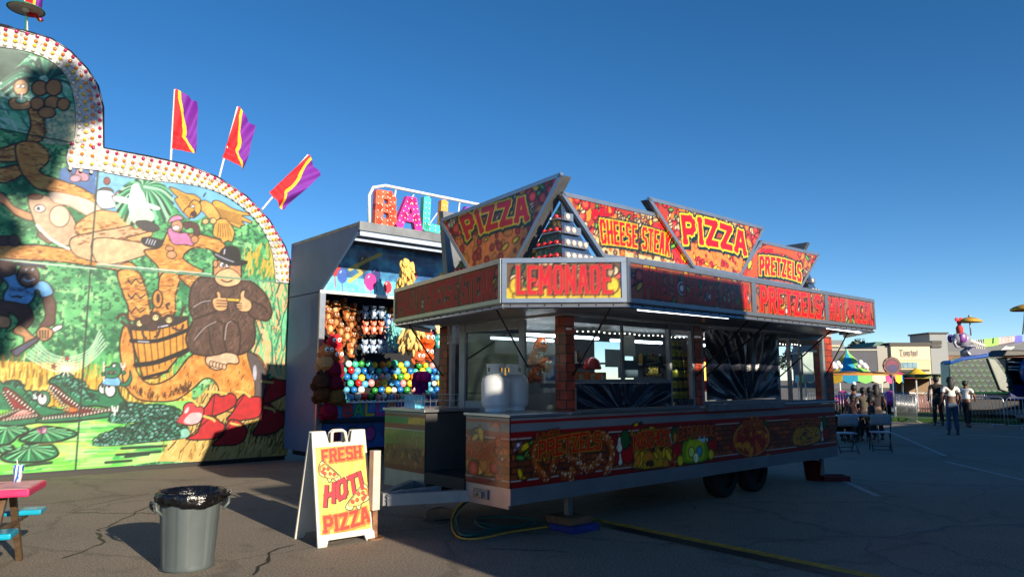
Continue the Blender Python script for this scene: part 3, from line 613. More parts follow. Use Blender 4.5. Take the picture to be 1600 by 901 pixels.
# big crocodiles
GR = (22, 120, 74)
zc = lambda pts: Z(0, 480, 5.005, pts)
C.poly(zc([(-60, 560), (30, 600), (45, 580), (110, 570), (160, 580), (190, 640), (250, 700), (330, 760), (420, 790), (490, 800), (620, 830), (620, 890), (300, 900), (-60, 920)]), GR, (8, 40, 30), 1.6)
C.poly(zc([(30, 625), (80, 640), (160, 700), (230, 770), (300, 830), (310, 850), (200, 870), (0, 880), (-40, 880), (110, 820), (40, 700)]), (150, 30, 36), BR, 1)
C.poly(zc([(-60, 800), (60, 800), (160, 800), (0, 860), (-60, 870)]), (120, 200, 70), sm=False)
C.poly(zc([(40, 880), (110, 830), (180, 795), (240, 812), (300, 850), (200, 872)]), (236, 160, 140), BR, .8)
def teeth(a, b, n, ln, k=1, conv=zc):
    for i in range(n):
        t = i/n; t2 = (i+.85)/n; x0, y0 = a[0]+(b[0]-a[0])*t, a[1]+(b[1]-a[1])*t; x1, y1 = a[0]+(b[0]-a[0])*t2, a[1]+(b[1]-a[1])*t2
        d = math.hypot(x1-x0, y1-y0); nx, ny = -(y1-y0)/d, (x1-x0)/d
        C.poly(conv([(x0, y0), (x1, y1), ((x0+x1)/2+nx*ln*k, (y0+y1)/2+ny*ln*k)]), (250, 244, 214), (40, 20, 10), .6, sm=False, tex=0)
teeth((60, 640), (300, 830), 11, 42); teeth((30, 650), (130, 815), 8, 34, 1); teeth((0, 862), (160, 800), 7, 30, -1); teeth((20, 890), (300, 850), 11, 34, -1)
C.ell(56, 618, 9, 8, (30, 140, 90), (8, 40, 30), 1.2); C.ell(68, 622, 10.5, 12, (30, 140, 90), (8, 40, 30), 1.2); C.ell(56, 619, 5.5, 6.5, (250, 246, 232), BR, .8); C.ell(66, 623, 7.5, 9, (250, 246, 232), BR, .8); C.ell(58, 616, 2, 2.5, (16, 16, 16)); C.ell(66, 618, 2.5, 3, (16, 16, 16)); C.ell(13, 598, 5, 3, (14, 60, 46)); C.ell(27, 600, 5, 4.5, (14, 80, 56), (8, 40, 30), 1)
croc2 = zc([(385, 590), (400, 555), (450, 535), (480, 510), (560, 520), (580, 560), (640, 600), (700, 640), (790, 650), (850, 600), (920, 620), (940, 680), (1000, 750), (1060, 800), (1000, 830), (880, 850), (640, 880), (330, 900), (300, 870), (500, 830), (860, 800), (760, 770), (640, 770), (540, 700), (440, 610)])
C.poly(croc2, GR, (8, 40, 30), 1.8)
C.poly(zc([(385, 600), (450, 620), (540, 700), (640, 780), (880, 800), (700, 840), (500, 845), (560, 790), (480, 720)]), (130, 30, 34), BR, 1)
C.poly(zc([(490, 800), (560, 780), (620, 800), (560, 815)]), (224, 124, 40)); teeth((395, 600), (640, 775), 12, 46); teeth((640, 775), (870, 800), 9, 26); teeth((385, 620), (545, 800), 10, 34, 1); teeth((330, 880), (620, 850), 12, 40, -1); teeth((620, 855), (870, 805), 9, 36, -1)
C.ell(161, 607, 7, 8.5, (250, 246, 232), (8, 60, 40), 1.6); C.ell(172, 609, 9, 11, (250, 246, 232), (8, 60, 40), 1.8); C.ell(160, 603, 2.2, 2.8, (16, 16, 16)); C.ell(170, 603, 2.4, 3, (16, 16, 16))
def scales(pts, n, seed, cols=((60, 170, 120), (14, 84, 60), (110, 200, 160))):
    r = random.Random(seed); q = [C.c(p) for p in smooth_pts(pts)]; x0, x1, y0, y1, cov = C.cover(q)
    for _ in range(n):
        x, y = r.uniform(x0, x1-1), r.uniform(y0, y1-1)
        if cov[int(y)-y0, int(x)-x0] > .5:
            s = r.uniform(3, 6); C.stroke([(x-s, y), (x-s*.7, y+s*.7), (x, y+s), (x+s*.7, y+s*.7), (x+s, y)], (6, 44, 32), .8, raw=True, a=.8); C.stroke([(x-s*.4, y), (x, y+s*.3), (x+s*.4, y)], r.choice(cols), 1.1, raw=True, a=.8)
scales(zc([(420, 560), (560, 540), (700, 650), (760, 740), (640, 720), (520, 640)]), 220, 50); scales(zc([(120, 590), (170, 600), (330, 760), (480, 800), (330, 790), (200, 700)]), 120, 51)
crb = Z(140, 540, 4.742, [(150, 560), (160, 520), (230, 440), (300, 430), (400, 440), (560, 455), (660, 490), (640, 545), (640, 590), (715, 610), (722, 670), (640, 690), (400, 715), (200, 735), (40, 735), (60, 690), (150, 640), (270, 600), (380, 570), (340, 560), (240, 570)])
C.poly(crb, (24, 116, 76), (8, 40, 30), 1.6); scales(crb, 1500, 52, ((70, 175, 130), (150, 210, 185), (20, 96, 66))); C.ell(289, 676, 7, 7, (140, 205, 170)); C.stroke([(300, 0), (301, 0)], (0, 0, 0), .1)
C.stroke([(179, 648), (179, 636)], (244, 240, 215), 1.2); C.stroke([(175, 634), (176, 641), (183, 641), (184, 634)], (244, 240, 215), 1.1)
# little croc in a blue shirt with knife and fork
C.ell(180, 603, 0.1, .1, GR); C.poly([(165, 590), (178, 586), (186, 590), (188, 602), (160, 600)], (120, 190, 225), BR, 1); C.poly([(164, 582), (164, 574), (172, 572), (176, 567), (184, 567), (188, 573), (188, 583), (180, 590), (166, 589)], (30, 130, 84), (8, 40, 30), 1.1)
teeth((836, 500), (912, 500), 6, 26); C.ell(178, 571, 2.6, 2.8, (250, 248, 235), BR, .7); C.poly([(188, 598), (196, 597), (202, 588), (203, 578), (206, 592), (200, 602), (190, 603)], (24, 120, 76), (8, 40, 30), 1)
C.stroke([(162, 595), (162, 566)], (226, 222, 205), 1.1); C.stroke([(192, 584), (192, 572)], (236, 232, 215), 1); C.stroke([(189, 567), (190, 573), (194, 573), (195, 567)], (236, 232, 215), 1); C.ell(161, 584, 3, 3, (24, 120, 76), (8, 40, 30), .8); C.ell(193, 582, 3.4, 3, (24, 120, 76), (8, 40, 30), .8)
# swinging motion strokes and impact
for k in range(6): C.stroke([(60-k*4, 536+k*4), (80, 553+k*5), (110, 558+k*4), (140-k, 545+k*5), (156+k*2, 515+k*5)], (214, 236, 190), 1.3, sm=True, a=.75)
for k in range(14):
    a = k*.45; C.stroke([(103, 576), (103+19*math.cos(a), 574+13*math.sin(a))], (250, 240, 200), 1.3, taper=True)
for cx, cy in ((105, 560), (84, 572)): C.poly([(cx+(5 if i % 2 == 0 else 2)*math.cos(i*math.pi/5), cy+(5 if i % 2 == 0 else 2)*math.sin(i*math.pi/5)) for i in range(10)], (196, 60, 50), BR, .5, sm=False)
# ape in the light blue shirt with a club
AP = (92, 58, 46)
zs = lambda pts: Z(0, 340, 5.63, pts)
C.poly(zs([(-40, 440), (0, 490), (20, 560), (-40, 620)]), AP, BR, 1.2); C.poly(zs([(375, 700), (450, 680), (490, 760), (485, 860), (470, 940), (350, 960), (400, 860)]), AP, BR, 1.4)
C.poly(zs([(-40, 720), (60, 735), (230, 750), (290, 850), (285, 920), (220, 980), (150, 960), (165, 900), (80, 830), (70, 900), (-40, 880)]), AP, BR, 1.4)
C.poly(zs([(0, 500), (60, 470), (130, 490), (170, 560), (220, 600), (300, 580), (350, 555), (400, 560), (445, 600), (465, 670), (370, 700), (340, 640), (310, 640), (300, 700), (240, 762), (120, 742), (35, 728), (40, 660), (70, 590)]), (112, 186, 226), BR, 1.4)
C.ell(44, 431, 17.5, 18, (122, 86, 66), BR, 1.5); C.ell(44, 437, 13, 9, (150, 108, 84), BR, 1); C.stroke([(37, 436), (44, 439), (53, 436)], (226, 240, 240), 1.1, sm=True)
for ex in (41, 51): C.ell(ex, 421.5, 2.8, 3, (240, 240, 235), BR, .7); C.ell(ex, 422, 1, 1.2, (10, 10, 10))
C.poly(zs([(130, 400), (240, 385), (330, 400), (410, 440), (400, 455), (320, 430), (180, 425)]), (46, 50, 70), BR, 1)
C.text("YOU CAN'T", zs([(80, 615), (235, 625), (225, 650), (85, 640)]), [(0, (30, 40, 60), (0, 0))], .1); C.text("SEE ME", zs([(235, 640), (300, 670), (290, 695), (225, 660)]), [(0, (40, 50, 70), (0, 0))], .08)
C.poly(zs([(62, 665), (100, 690), (150, 680), (200, 690), (240, 685), (190, 700), (185, 715), (150, 700), (100, 702)]), (40, 50, 56), sm=False)
zq = lambda pts: Z(0, 480, 5.005, pts)
C.poly(zq([(105, 170), (150, 138), (200, 165), (245, 210), (285, 240), (240, 270), (190, 285), (180, 230), (115, 205)]), (196, 140, 84), BR, 1.3)
C.poly(zq([(85, 340), (230, 260), (290, 230), (300, 260), (200, 330), (130, 382), (105, 375)]), (70, 74, 96), BR, 1.6, sm=False); C.poly(zq([(400, 170), (450, 140), (485, 140), (480, 165), (420, 195)]), (240, 236, 222), BR, 1)
C.poly(zq([(285, 190), (330, 150), (390, 165), (415, 190), (400, 235), (350, 262), (300, 240)]), (202, 148, 92), BR, 1.3)
for k in range(4): C.stroke(zq([(310+k*22, 180), (315+k*20, 240)]), BR, .9)
C.poly(zq([(-40, 70), (50, 70), (85, 105), (70, 155), (10, 160), (-40, 150)]), (224, 160, 100), BR, 1.2)
C.ell(6, 376, 12, 8, AP, BR, 1.1); C.ell(22, 376, 10, 9, (100, 72, 54), BR, 1.2); C.poly([(-40, 405), (18, 408), (18, 430), (-40, 432)], AP, BR, 1)
# lily pads
for pts, c0 in (([(31, 684), (62, 667), (88, 667), (112, 672), (120, 678), (108, 684), (80, 691), (40, 690)], (68, 671)), ([(-40, 668), (20, 665), (40, 667), (44, 675), (30, 680), (10, 694), (-40, 698)], (10, 668)), ([(1, 712), (20, 702), (36, 700), (38, 694), (78, 694), (90, 704), (88, 712), (66, 720), (30, 722), (8, 720)], (46, 698)), ([(-40, 698), (14, 695), (20, 702), (0, 707), (-40, 706)], (0, 698))):
    C.poly(pts, (24, 128, 70), (8, 30, 24), 2)
    for i in range(0, len(smooth_pts(pts)), 2):
        p = smooth_pts(pts)[i]; C.stroke([c0, (c0[0]+(p[0]-c0[0])*.86, c0[1]+(p[1]-c0[1])*.86)], (130, 220, 140) if i % 4 else (10, 50, 36), .9)
for k in range(5): C.poly([(64, 676), (56+k*4, 666), (60+k*3, 676)], (238, 176, 200), (120, 50, 80), .6, sm=False)
# panel seams
def seam(a, b, col=(28, 50, 40), lw=1.1): C.stroke([a, b], col, lw)
seam((0, 202), (160, 232)); seam((155, 240), (118, 733), (36, 60, 48), 1.3); seam((0, 405), (150, 420), (205, 225, 190), 1.2); seam((150, 415), (459, 443), (90, 150, 110), 1.6); seam((152, 412), (330, 428), (220, 235, 205), .9)
seam((60, 694), (122, 688), (150, 140, 60), .7)
inn = [(p.x, p.z) for p in ui]
def cc(p): d = T((p[0], MV, p[1]))-C.P0; return (d.dot(C.X)/C.cell, d.dot(C.Y)/C.cell)
C.clip([cc(p) for p in [(-5.2, .1), (-5.2, inn[0][1]+.45)]+smooth_pts(inn, 4, False)+[(onv(459, 444, MV).x, onv(459, 444, MV).z), (right, .09)]], raw=True)
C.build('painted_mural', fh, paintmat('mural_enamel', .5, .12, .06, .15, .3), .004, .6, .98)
# hidden left part of the front, beyond the frame
mb = MB(); L2 = [mir(Vector((p[0], MV, p[1]))) for p in inn]
mb.prism([Vector((-4.62, MV-.006, .09)), Vector((-4.62, MV-.006, inn[0][1]+.3))]+[Vector((p.x, MV-.006, p.z)) for p in L2]+[Vector((-7.4-right, MV-.006, 3.9)), Vector((-7.4-right, MV-.006, .09))], (0, .008, 0))
mb.build('painted_side', mat('faded_sky_paint', (96, 116, 112), .6, 0, .6, 2), fh)
# bulb border
bo = smooth_pts([(p.x, p.z) for p in uo[:8]], 4, False)+smooth_pts([(p.x, p.z) for p in uo[7:]], 4, False)[1:]
def resample(pts, n):
    d = [0]
    for a, b in zip(pts, pts[1:]): d.append(d[-1]+math.hypot(b[0]-a[0], b[1]-a[1]))
    o = []
    for i in range(n):
        t = d[-1]*i/(n-1); j = max(k for k in range(len(d)) if d[k] <= t+1e-9); j = min(j, len(pts)-2); f = (t-d[j])/max(1e-9, d[j+1]-d[j]); o.append((pts[j][0]+(pts[j+1][0]-pts[j][0])*f, pts[j][1]+(pts[j+1][1]-pts[j][1])*f))
    return o, d[-1]
so1, si1 = smooth_pts([(p.x, p.z) for p in uo[:8]], 4, False), smooth_pts([(p.x, p.z) for p in ui[:8]], 4, False)
so2, si2 = smooth_pts([(p.x, p.z) for p in uo[7:]], 4, False), smooth_pts([(p.x, p.z) for p in ui[10:]], 4, False)
mb = MB(); segs = []
for oo, ii in ((so1, si1), (so2, si2)):
    A, ln = resample(oo, 50); B, _ = resample(ii, 50); segs.append((A, B, ln))
    vs = [(a[0], MV-.03, a[1]) for a in A]+[(b[0], MV-.03, b[1]) for b in B]+[(b[0], MV, b[1]) for b in B]; k = 50
    mb.add(vs, [(i, i+1, k+i+1, k+i) for i in range(k-1)]+[(k+i, k+i+1, 2*k+i+1, 2*k+i) for i in range(k-1)])
# filler where the two curves meet
f = [onv(*p, MV) for p in ((161, 231), (162, 268), (108, 262), (103, 250), (106, 236), (116, 222), (118, 205))]
mb.add([(p.x, MV-.032, p.z) for p in f], [tuple(range(7))])
mA = mat('pressed_white_metal', (158, 156, 160), .45, 0, .5, 16, 1, 14)
mb.build('bulb_border', mA, fh)
bc = [mat('bulb_magenta', (176, 24, 84), .15, coat=1), mat('bulb_orange', (226, 120, 20), .15, coat=1), mat('bulb_yellow', (222, 184, 40), .15, coat=1), mat('bulb_clear', (196, 196, 176), .15, coat=1)]
bulbs = []
for (A, B, ln) in segs:
    n = int(ln/.155)
    for i in range(n):
        t = (i+.5)/n*49; j = int(t); f_ = t-j
        a = [A[j][e]*(1-f_)+A[min(j+1, 49)][e]*f_ for e in (0, 1)]; b = [B[j][e]*(1-f_)+B[min(j+1, 49)][e]*f_ for e in (0, 1)]
        for r_ in range(4): q_ = .13+.25*r_; bulbs.append((a[0]*(1-q_)+b[0]*q_, a[1]*(1-q_)+b[1]*q_, r_))
for i in range(3):
    for r_ in range(4): bulbs.append((-2.72+i*.17, 6.02-r_*.16, r_))
bulbs.sort(key=lambda b: (T((b[0], MV, b[1]))-EYEV).length)
proto = [None]*4
def bulb_mesh(mb, x, z): mb.ell((x, MV-.045, z), (.034, .04, .034), 8)
for x, z, r_ in bulbs[:100]:
    if proto[r_] is None:
        mb = MB(); bulb_mesh(mb, x, z); o = mb.build('bulb', bc[r_], fh, True); proto[r_] = (o, Vector((x, MV, z)))
    else:
        o0, p = proto[r_]; o = o0.copy(); COL.objects.link(o); o.parent = fh; o.location = Vector((x-p.x, 0, z-p.z))
mb = MB()
for x, z, r_ in bulbs[100:]: mb.ell((x, MV-.045, z), (.034, .04, .034), 8, r_)
tag(mb.build('bulbs', bc, fh, True), kind='stuff')

# ------------------------------------------------------------------ flags on the fun house and its lamp
fr, fy, fp = mat('flag_red', (200, 16, 30), .75, var=.1), mat('flag_yellow', (236, 180, 40), .75, var=.1), mat('flag_purple', (104, 26, 140), .75, var=.1)
pole_m = mat('flag_pole_white', (206, 200, 192), .4)
def flag(label, foot, tip0, corners, poledist=MV+.05, seed=1):
    """foot: pole base px, tip0: pole top px, corners: cloth px  [pole top, far top, far bottom, pole bottom]"""
    ft = onv(*foot, poledist); t = thing('flag', label, 'flag', T(ft), ROT, 'red and purple flags along the fun house top')
    mb = MB(); a = ft; b = onv(*tip0, poledist); mb.cyl(a+Vector((0, 0, -.25)), b, .022, .018, 8); mb.build('pole', pole_m, t)
    q = [onv(*c, poledist) for c in corners]; mb = MB(); nx, ny = 60, 60; vs = []; r = random.Random(seed); ph = r.uniform(0, 6)
    def wave(y): return .3+.16*math.sin(y*5.2+ .3)-.0*y
    for j in range(ny+1):
        y = j/ny
        for i in range(nx+1):
            x = i/nx; top = q[0].lerp(q[1], x); bot = q[3].lerp(q[2], x); p = top.lerp(bot, y)
            d = .09*math.sin(x*5+y*4+ph)*x+.05*math.sin(x*11+y*9+ph*2)*x+.03*math.sin(y*30)*(1-x)*(.3 if y < .7 else 1)
            vs.append(p+Vector((0, -d-.05, 0)))
    for j in range(ny):
        for i in range(nx):
            x = (i+.5)/nx; y = (j+.5)/ny
            c = .18+.32*(.5-.5*math.cos(min(1, y*1.25)*math.pi*1.3)) if y < .75 else .45+.9*(y-.75)*2.0
            c = min(c, .97); wdt = .07
            m = 0 if x < c-wdt else (1 if x < c+wdt else 2)
            k = j*(nx+1)+i; mb.add([], []); mb.f.append(((k, k+1, k+nx+2, k+nx+1), m))
    mb.v = [Vector(v) for v in vs]
    mb.build('cloth', [fr, fy, fp], t, True, recalc=False)
flag('upright red and purple flag, leftmost of the three on the fun house shoulder', (267, 249), (273, 140), [(273, 140), (307, 158), (304, 242), (268, 232)], seed=1)
flag('slightly leaning red and purple flag, middle of the three on the fun house shoulder', (341, 268), (371, 167), [(372, 167), (396, 198), (381, 265), (347, 246)], seed=4)
flag('strongly tilted red and purple flag, nearest the balloon booth', (410, 310), (481, 242), [(482, 242), (498, 275), (443, 328), (420, 301)], seed=9)
flag('red and purple flag cut by the top edge of the photo above the green lamp', (44, 30), (36, -62), [(36, -62), (66, -50), (68, 34), (40, 26)], seed=12)
t = thing('reflector_lamp', 'green and white shaded lamp on a thin post above the fun house', 'lamp', T(onv(40, 48, MV)), ROT)
gm = mat('lamp_green', (30, 110, 84), .4); c = onv(41, 12, MV-.12)
mb = MB(); mb.cyl(onv(40, 52, MV), onv(41, 14, MV-.1), .014, .014, 8); mb.build('post', gm, t)
mb = MB(); mb.lathe([(.03, .1), (.1, .07), (.28, -.02), (.30, -.04), (.29, -.045), (.1, .05)], c, 24); mb.build('lamp_shade', gm, t, True)
mb = MB(); mb.lathe([(0, -.02), (.2, -.02), (.27, -.038)], c, 24); mb.ell(c+Vector((0, 0, -.03)), (.07, .07, .06), 10); mb.build('reflector', mat('reflector_white', (190, 190, 180), .3), t, True)
# ------------------------------------------------------------------ food trailer
ft = thing('food_trailer', 'long red concession trailer under slanted pizza and cheese steak roof signs', 'food trailer', T((0, 1.24, 0)), ROT)
def brickmat(name):
    m = bpy.data.materials.new(name); m.use_nodes = True; n = m.node_tree.nodes; l = m.node_tree.links; b = n['Principled BSDF']
    tc = n.new('ShaderNodeTexCoord'); sp = n.new('ShaderNodeSeparateXYZ'); cb = n.new('ShaderNodeCombineXYZ'); ad = n.new('ShaderNodeMath'); ad.operation = 'ADD'
    l.new(tc.outputs['Object'], sp.inputs[0]); l.new(sp.outputs[0], ad.inputs[0]); l.new(sp.outputs[1], ad.inputs[1]); l.new(ad.outputs[0], cb.inputs[0]); l.new(sp.outputs[2], cb.inputs[1])
    br = n.new('ShaderNodeTexBrick'); br.inputs['Scale'].default_value = 1; br.inputs['Brick Width'].default_value = .2; br.inputs['Row Height'].default_value = .105
    br.inputs['Mortar Size'].default_value = .006; br.inputs['Color1'].default_value = (*lin((172, 62, 36)), 1); br.inputs['Color2'].default_value = (*lin((120, 48, 26)), 1); br.inputs['Mortar'].default_value = (*lin((34, 26, 22)), 1)
    l.new(cb.outputs[0], br.inputs['Vector']); nz = n.new('ShaderNodeTexNoise'); nz.inputs['Scale'].default_value = 14; l.new(tc.outputs['Object'], nz.inputs['Vector'])
    mx = n.new('ShaderNodeMix'); mx.data_type = 'RGBA'; mx.blend_type = 'OVERLAY'; mx.inputs[0].default_value = .7; l.new(br.outputs['Color'], mx.inputs[6]); l.new(nz.outputs['Fac'], mx.inputs[7])
    l.new(mx.outputs[2], b.inputs['Base Color']); b.inputs['Roughness'].default_value = .45; b.inputs['Coat Weight'].default_value = .3
    return m
brick = brickmat('printed_brick'); redp = mat('red_enamel', (150, 18, 26), .35, coat=.4); gl = paintmat('printed_vinyl', .3, .5)
skm = mat('skirt_aluminium', (150, 154, 160), .38, .75, .12, 3, .1, 10)
mb = MB(); mb.box(.003, 7.43, 0, .03, .4, .57); mb.box(.003, .03, .03, .76, .36, .57); mb.box(.0, .03, 1.56, 2.5, .36, .57); mb.box(7.4, 7.43, .03, 2.47, .4, .57); mb.box(.84, 7.43, 2.47, 2.5, .4, 1.3); mb.box(0, .84, 2.47, 2.5, .4, 1.29)
mb.build('skirt', skm, ft)
mb = MB(); mb.box(.04, 7.38, .04, 2.46, .5, .6); mb.box(-.02, .06, .77, 1.55, .47, .6)
for u in (1.2, 2.6, 4, 5.4, 6.8): mb.box(u, u+.08, .1, 2.4, .38, .5)
mb.box(.3, 7.2, .55, .65, .3, .5); mb.box(.3, 7.2, 1.85, 1.95, .3, .5); mb.build('floor', mat('chassis_dark', (34, 34, 36), .7), ft)
mb = MB(); mb.box(.01, .84, .01, .74, .6, 1.285); mb.box(.01, .84, 1.58, 2.46, .6, 1.285); mb.box(.84, 7.42, .012, .09, .6, 1.285); mb.build('lower_wall', mat('wall_inside', (60, 58, 60), .6), ft)
def food(Cn, pts, seed, n=90, s=1.0, pal=None, raw=False, conv=None):
    r = random.Random(seed); q = [Cn.c(p) for p in pts] if not raw else pts; x0, x1, y0, y1, cov = Cn.cover(q); m = Cn.mask; sc = s*(y1-y0)
    save = Cn.img.copy()
    for i in range(n):
        x, y = r.uniform(x0, x1), r.uniform(y0, y1); k = r.choice(pal or ['tom', 'tom', 'mush', 'pep', 'onion', 'cheese', 'brick', 'olive']); a = sc*r.uniform(.08, .2); t = r.uniform(0, 3)
        def el(rx, ry, col, line=(40, 20, 12), lw=.8):
            p = [(x+rx*math.cos(t)*math.cos(u)-ry*math.sin(t)*math.sin(u), y+rx*math.sin(t)*math.cos(u)+ry*math.cos(t)*math.sin(u)) for u in [j*math.tau/12 for j in range(12)]]
            Cn.poly(p, col, line, lw, sm=False, raw=True)
        if k == 'tom': el(a, a, (190, 30, 24)); el(a*.6, a*.6, (226, 90, 70), None)
        elif k == 'mush': el(a, a*.7, (226, 206, 170)); el(a*.4, a*.9, (200, 170, 130))
        elif k == 'pep': el(a*.6, a*1.2, (46, 100, 40)); el(a*.2, a*.9, (120, 170, 80), None)
        elif k == 'onion': el(a, a, (236, 220, 226)); el(a*.65, a*.65, (170, 50, 90)); el(a*.4, a*.4, (240, 222, 226), None)
        elif k == 'cheese': el(a*1.2, a*.6, (236, 186, 60))
        elif k == 'brick': el(a*1.3, a*.4, (176, 76, 46))
        elif k == 'olive': el(a*.5, a*.5, (40, 38, 30)); el(a*.2, a*.2, (190, 60, 40), None)
        elif k == 'pepperoni': el(a*.75, a*.75, (164, 34, 24), (110, 20, 14)); el(a*.3, a*.3, (196, 70, 46), None)
        elif k == 'crust': el(a*1.3, a*.8, (214, 130, 60), (140, 70, 24))
        elif k == 'bean': el(a*.6, a*.4, (70, 34, 22))
        elif k == 'fry': el(a*1.4, a*.22, (226, 170, 84), (130, 84, 30))
    c3 = cov[..., None]; Cn.img[y0:y1, x0:x1] = save[y0:y1, x0:x1]*(1-c3)+Cn.img[y0:y1, x0:x1]*c3
CR = (196, 20, 24); YE = (244, 214, 60); DK = (20, 14, 12)
LAY = [(.09, DK, (.03, -.05)), (.075, DK, (0, 0)), (.04, YE, (0, 0)), (.0, CR, (0, 0))]
# lower graphics on the long side, u 0..7.43
C = vcanvas(0, .005, 7.425, .572, 1.3, .0085, (150, 60, 36)); h, ww = C.H, C.W; K = 1/.0085
def m2(u, z): return ((u-.005)*K, (z-.572)*K)
def RP(pts, col, line=None, lw=1, sm=True): C.poly(smooth_pts([m2(*p) for p in pts]) if sm else [m2(*p) for p in pts], col, line, lw, sm=False, raw=True)
def bricks_bg(C):
    h, ww = C.H, C.W; yy, xx = np.mgrid[0:h, 0:ww]; bh, bw = 8, 22
    row = yy//bh; col = (xx+(row % 2)*bw//2)//bw; rs = np.random.RandomState(4); tab = rs.rand(400, 400); v = tab[row % 400, col % 400]
    base = np.array((168, 78, 46))*(.65+.5*v[..., None]); mort = ((yy % bh) < 1.2) | (((xx+(row % 2)*bw//2) % bw) < 1.2); base[mort] = (40, 26, 20); C.img[:] = base
bricks_bg(C)
def stripes(C, W, zz=lambda z: (z-.572)*K):
    def hb(z0, z1, col): C.img[int(zz(z0)):int(zz(z1)), :] = col
    hb(.572, .64, (128, 14, 22)); hb(.64, .652, (222, 218, 206)); hb(1.075, 1.09, (222, 218, 206)); hb(1.09, 1.155, (140, 14, 22)); hb(1.155, 1.235, (120, 122, 126)); hb(1.235, 1.275, (150, 16, 24)); hb(1.275, 1.3, (140, 140, 142))
stripes(C, ww)
for u0 in (1.75, 2.75, 3.55, 4.35, 5.0, 6.9):   # garlic, tomatoes, peppers between the dishes
    for du, z, rx, rz, c in ((0, .9, .07, .12, (222, 212, 190)), (0, .75, .05, .08, (230, 222, 205)), (-.12, .78, .1, .1, (176, 24, 26)), (.14, .8, .12, .11, (180, 26, 28)), (.1, .98, .08, .12, (44, 86, 40)), (-.1, .98, .06, .08, (150, 30, 26))):
        RP([(u0+du+rx*math.cos(t), z+rz*math.sin(t)) for t in [i*math.tau/10 for i in range(10)]], c, (30, 16, 12), 1)
# pretzel
def ring(pts, wd, col, salt=True, seed=1):
    q = [m2(*p) for p in pts]; C.stroke(smooth_pts(q, 5, False), (56, 22, 10), (wd+.012)*K, raw=True); C.stroke(smooth_pts(q, 5, False), col, wd*K, raw=True); C.stroke([(a-1, b+wd*K*.35) for a, b in smooth_pts(q, 5, False)], (206, 120, 60), wd*K*.35, raw=True, a=.6)
    r = random.Random(seed)
    for _ in range(60 if salt else 0):
        a, b = r.choice(smooth_pts(q, 5, False)); a += r.uniform(-1, 1)*wd*K*.8; b += r.uniform(-1, 1)*wd*K*.8; C.stroke([(a, b), (a+.7, b)], (240, 226, 200), .8, raw=True)
food(C, [m2(.05, .66), m2(.45, .66), m2(.45, 1.05), m2(.05, 1.05)], 3, 14, .8, ['onion', 'tom', 'pep', 'cheese'], True)
ring([(.52, .64), (.36, .8), (.38, 1.0), (.62, 1.08), (.95, .98), (1.1, .8), (.95, .66), (.78, .64)], .055, (150, 62, 24), True, 1)
ring([(.9, .62), (1.0, .8), (1.2, 1.0), (1.45, 1.04), (1.6, .9), (1.58, .72), (1.5, .64)], .06, (156, 66, 26), True, 2); ring([(.6, .72), (.75, .9), (.95, .8), (1.2, .68), (1.42, .8)], .055, (140, 56, 22), True, 3)
LY2 = [(.1, (10, 8, 8), (0, 0)), (.05, (226, 170, 40), (0, 0)), (0, (190, 26, 24), (0, 0))]
LY3 = [(.1, (10, 8, 8), (0, 0)), (0, (206, 90, 30), (0, 0))]
C.text('JUMBO', [m2(.33, 1.12), m2(.72, 1.15), m2(.72, 1.06), m2(.33, 1.03)], LY3, .09, raw=True)
C.text('PRETZELS', [m2(.42, 1.02), m2(1.4, 1.08), m2(1.4, .9), m2(.42, .85)], LY2, .1, .12, raw=True, serif=.12)
# nachos
def nacho(C, f, seed, txtq):
    q = [f(a, b) for a, b in ((.02, .12), (.0, .5), (.08, .85), (.3, 1.0), (.55, .98), (.6, .7), (.95, .6), (1, .3), (.98, .02), (.5, -.02), (.1, 0))]
    C.poly(smooth_pts(q), (196, 146, 44), (30, 18, 8), 1.4, sm=False, raw=True)
    food(C, smooth_pts(q), seed, 40, .9, ['cheese', 'bean', 'cheese', 'crust', 'bean', 'tom'], True)
    C.text('NACHOS', txtq, LY2, .11, .12, raw=True, serif=.12)
nacho(C, lambda a, b: m2(2.0+a*.78, .6+b*.5), 5, [m2(2.02, 1.02), m2(2.72, 1.04), m2(2.72, .87), m2(2.02, .84)])
# lemonade
RP([(3.02, .62), (2.98, .75), (3.05, .92), (3.3, 1.02), (3.52, .9), (3.6, .7), (3.5, .6), (3.2, .59)], (120, 150, 30), (20, 40, 10), 1.3); RP([(3.1, .66), (3.12, .86), (3.3, .96), (3.48, .84), (3.46, .64)], (186, 190, 60)); RP([(3.3, .95), (3.5, .98), (3.52, .86), (3.4, .88)], (200, 216, 220)); 
for a, b, c in ((3.2, .74, (220, 226, 120)), (3.38, .74, (90, 150, 180)), (3.3, .66, (240, 240, 190)), (2.95, .65, (220, 190, 40)), (3.65, .68, (214, 190, 50))): RP([(a+.07*math.cos(t), b+.07*math.sin(t)) for t in [i*math.tau/9 for i in range(9)]], c, (60, 70, 20), .9)
C.text('LEMONADE', [m2(2.92, 1.06), m2(3.75, 1.06), m2(3.75, .93), m2(2.92, .9)], LY3, .1, .14, raw=True, serif=.1)
# pizza
q = [(4.72+.52*math.cos(t), .84+.27*math.sin(t)) for t in [i*math.tau/20 for i in range(20)]]; RP(q, (196, 128, 70), (60, 24, 10), 1.4, False)
q = [m2(4.72+.47*math.cos(t), .83+.23*math.sin(t)) for t in [i*math.tau/20 for i in range(20)]]; C.poly(q, (196, 90, 50), None, sm=False, raw=True); food(C, q, 8, 60, 1, ['pepperoni', 'pepperoni', 'crust', 'pepperoni'], True)
C.text('PIZZA', [m2(4.5, 1.09), m2(5.05, 1.09), m2(5.05, .97), m2(4.5, .95)], LY3, .11, .1, raw=True, serif=.12)
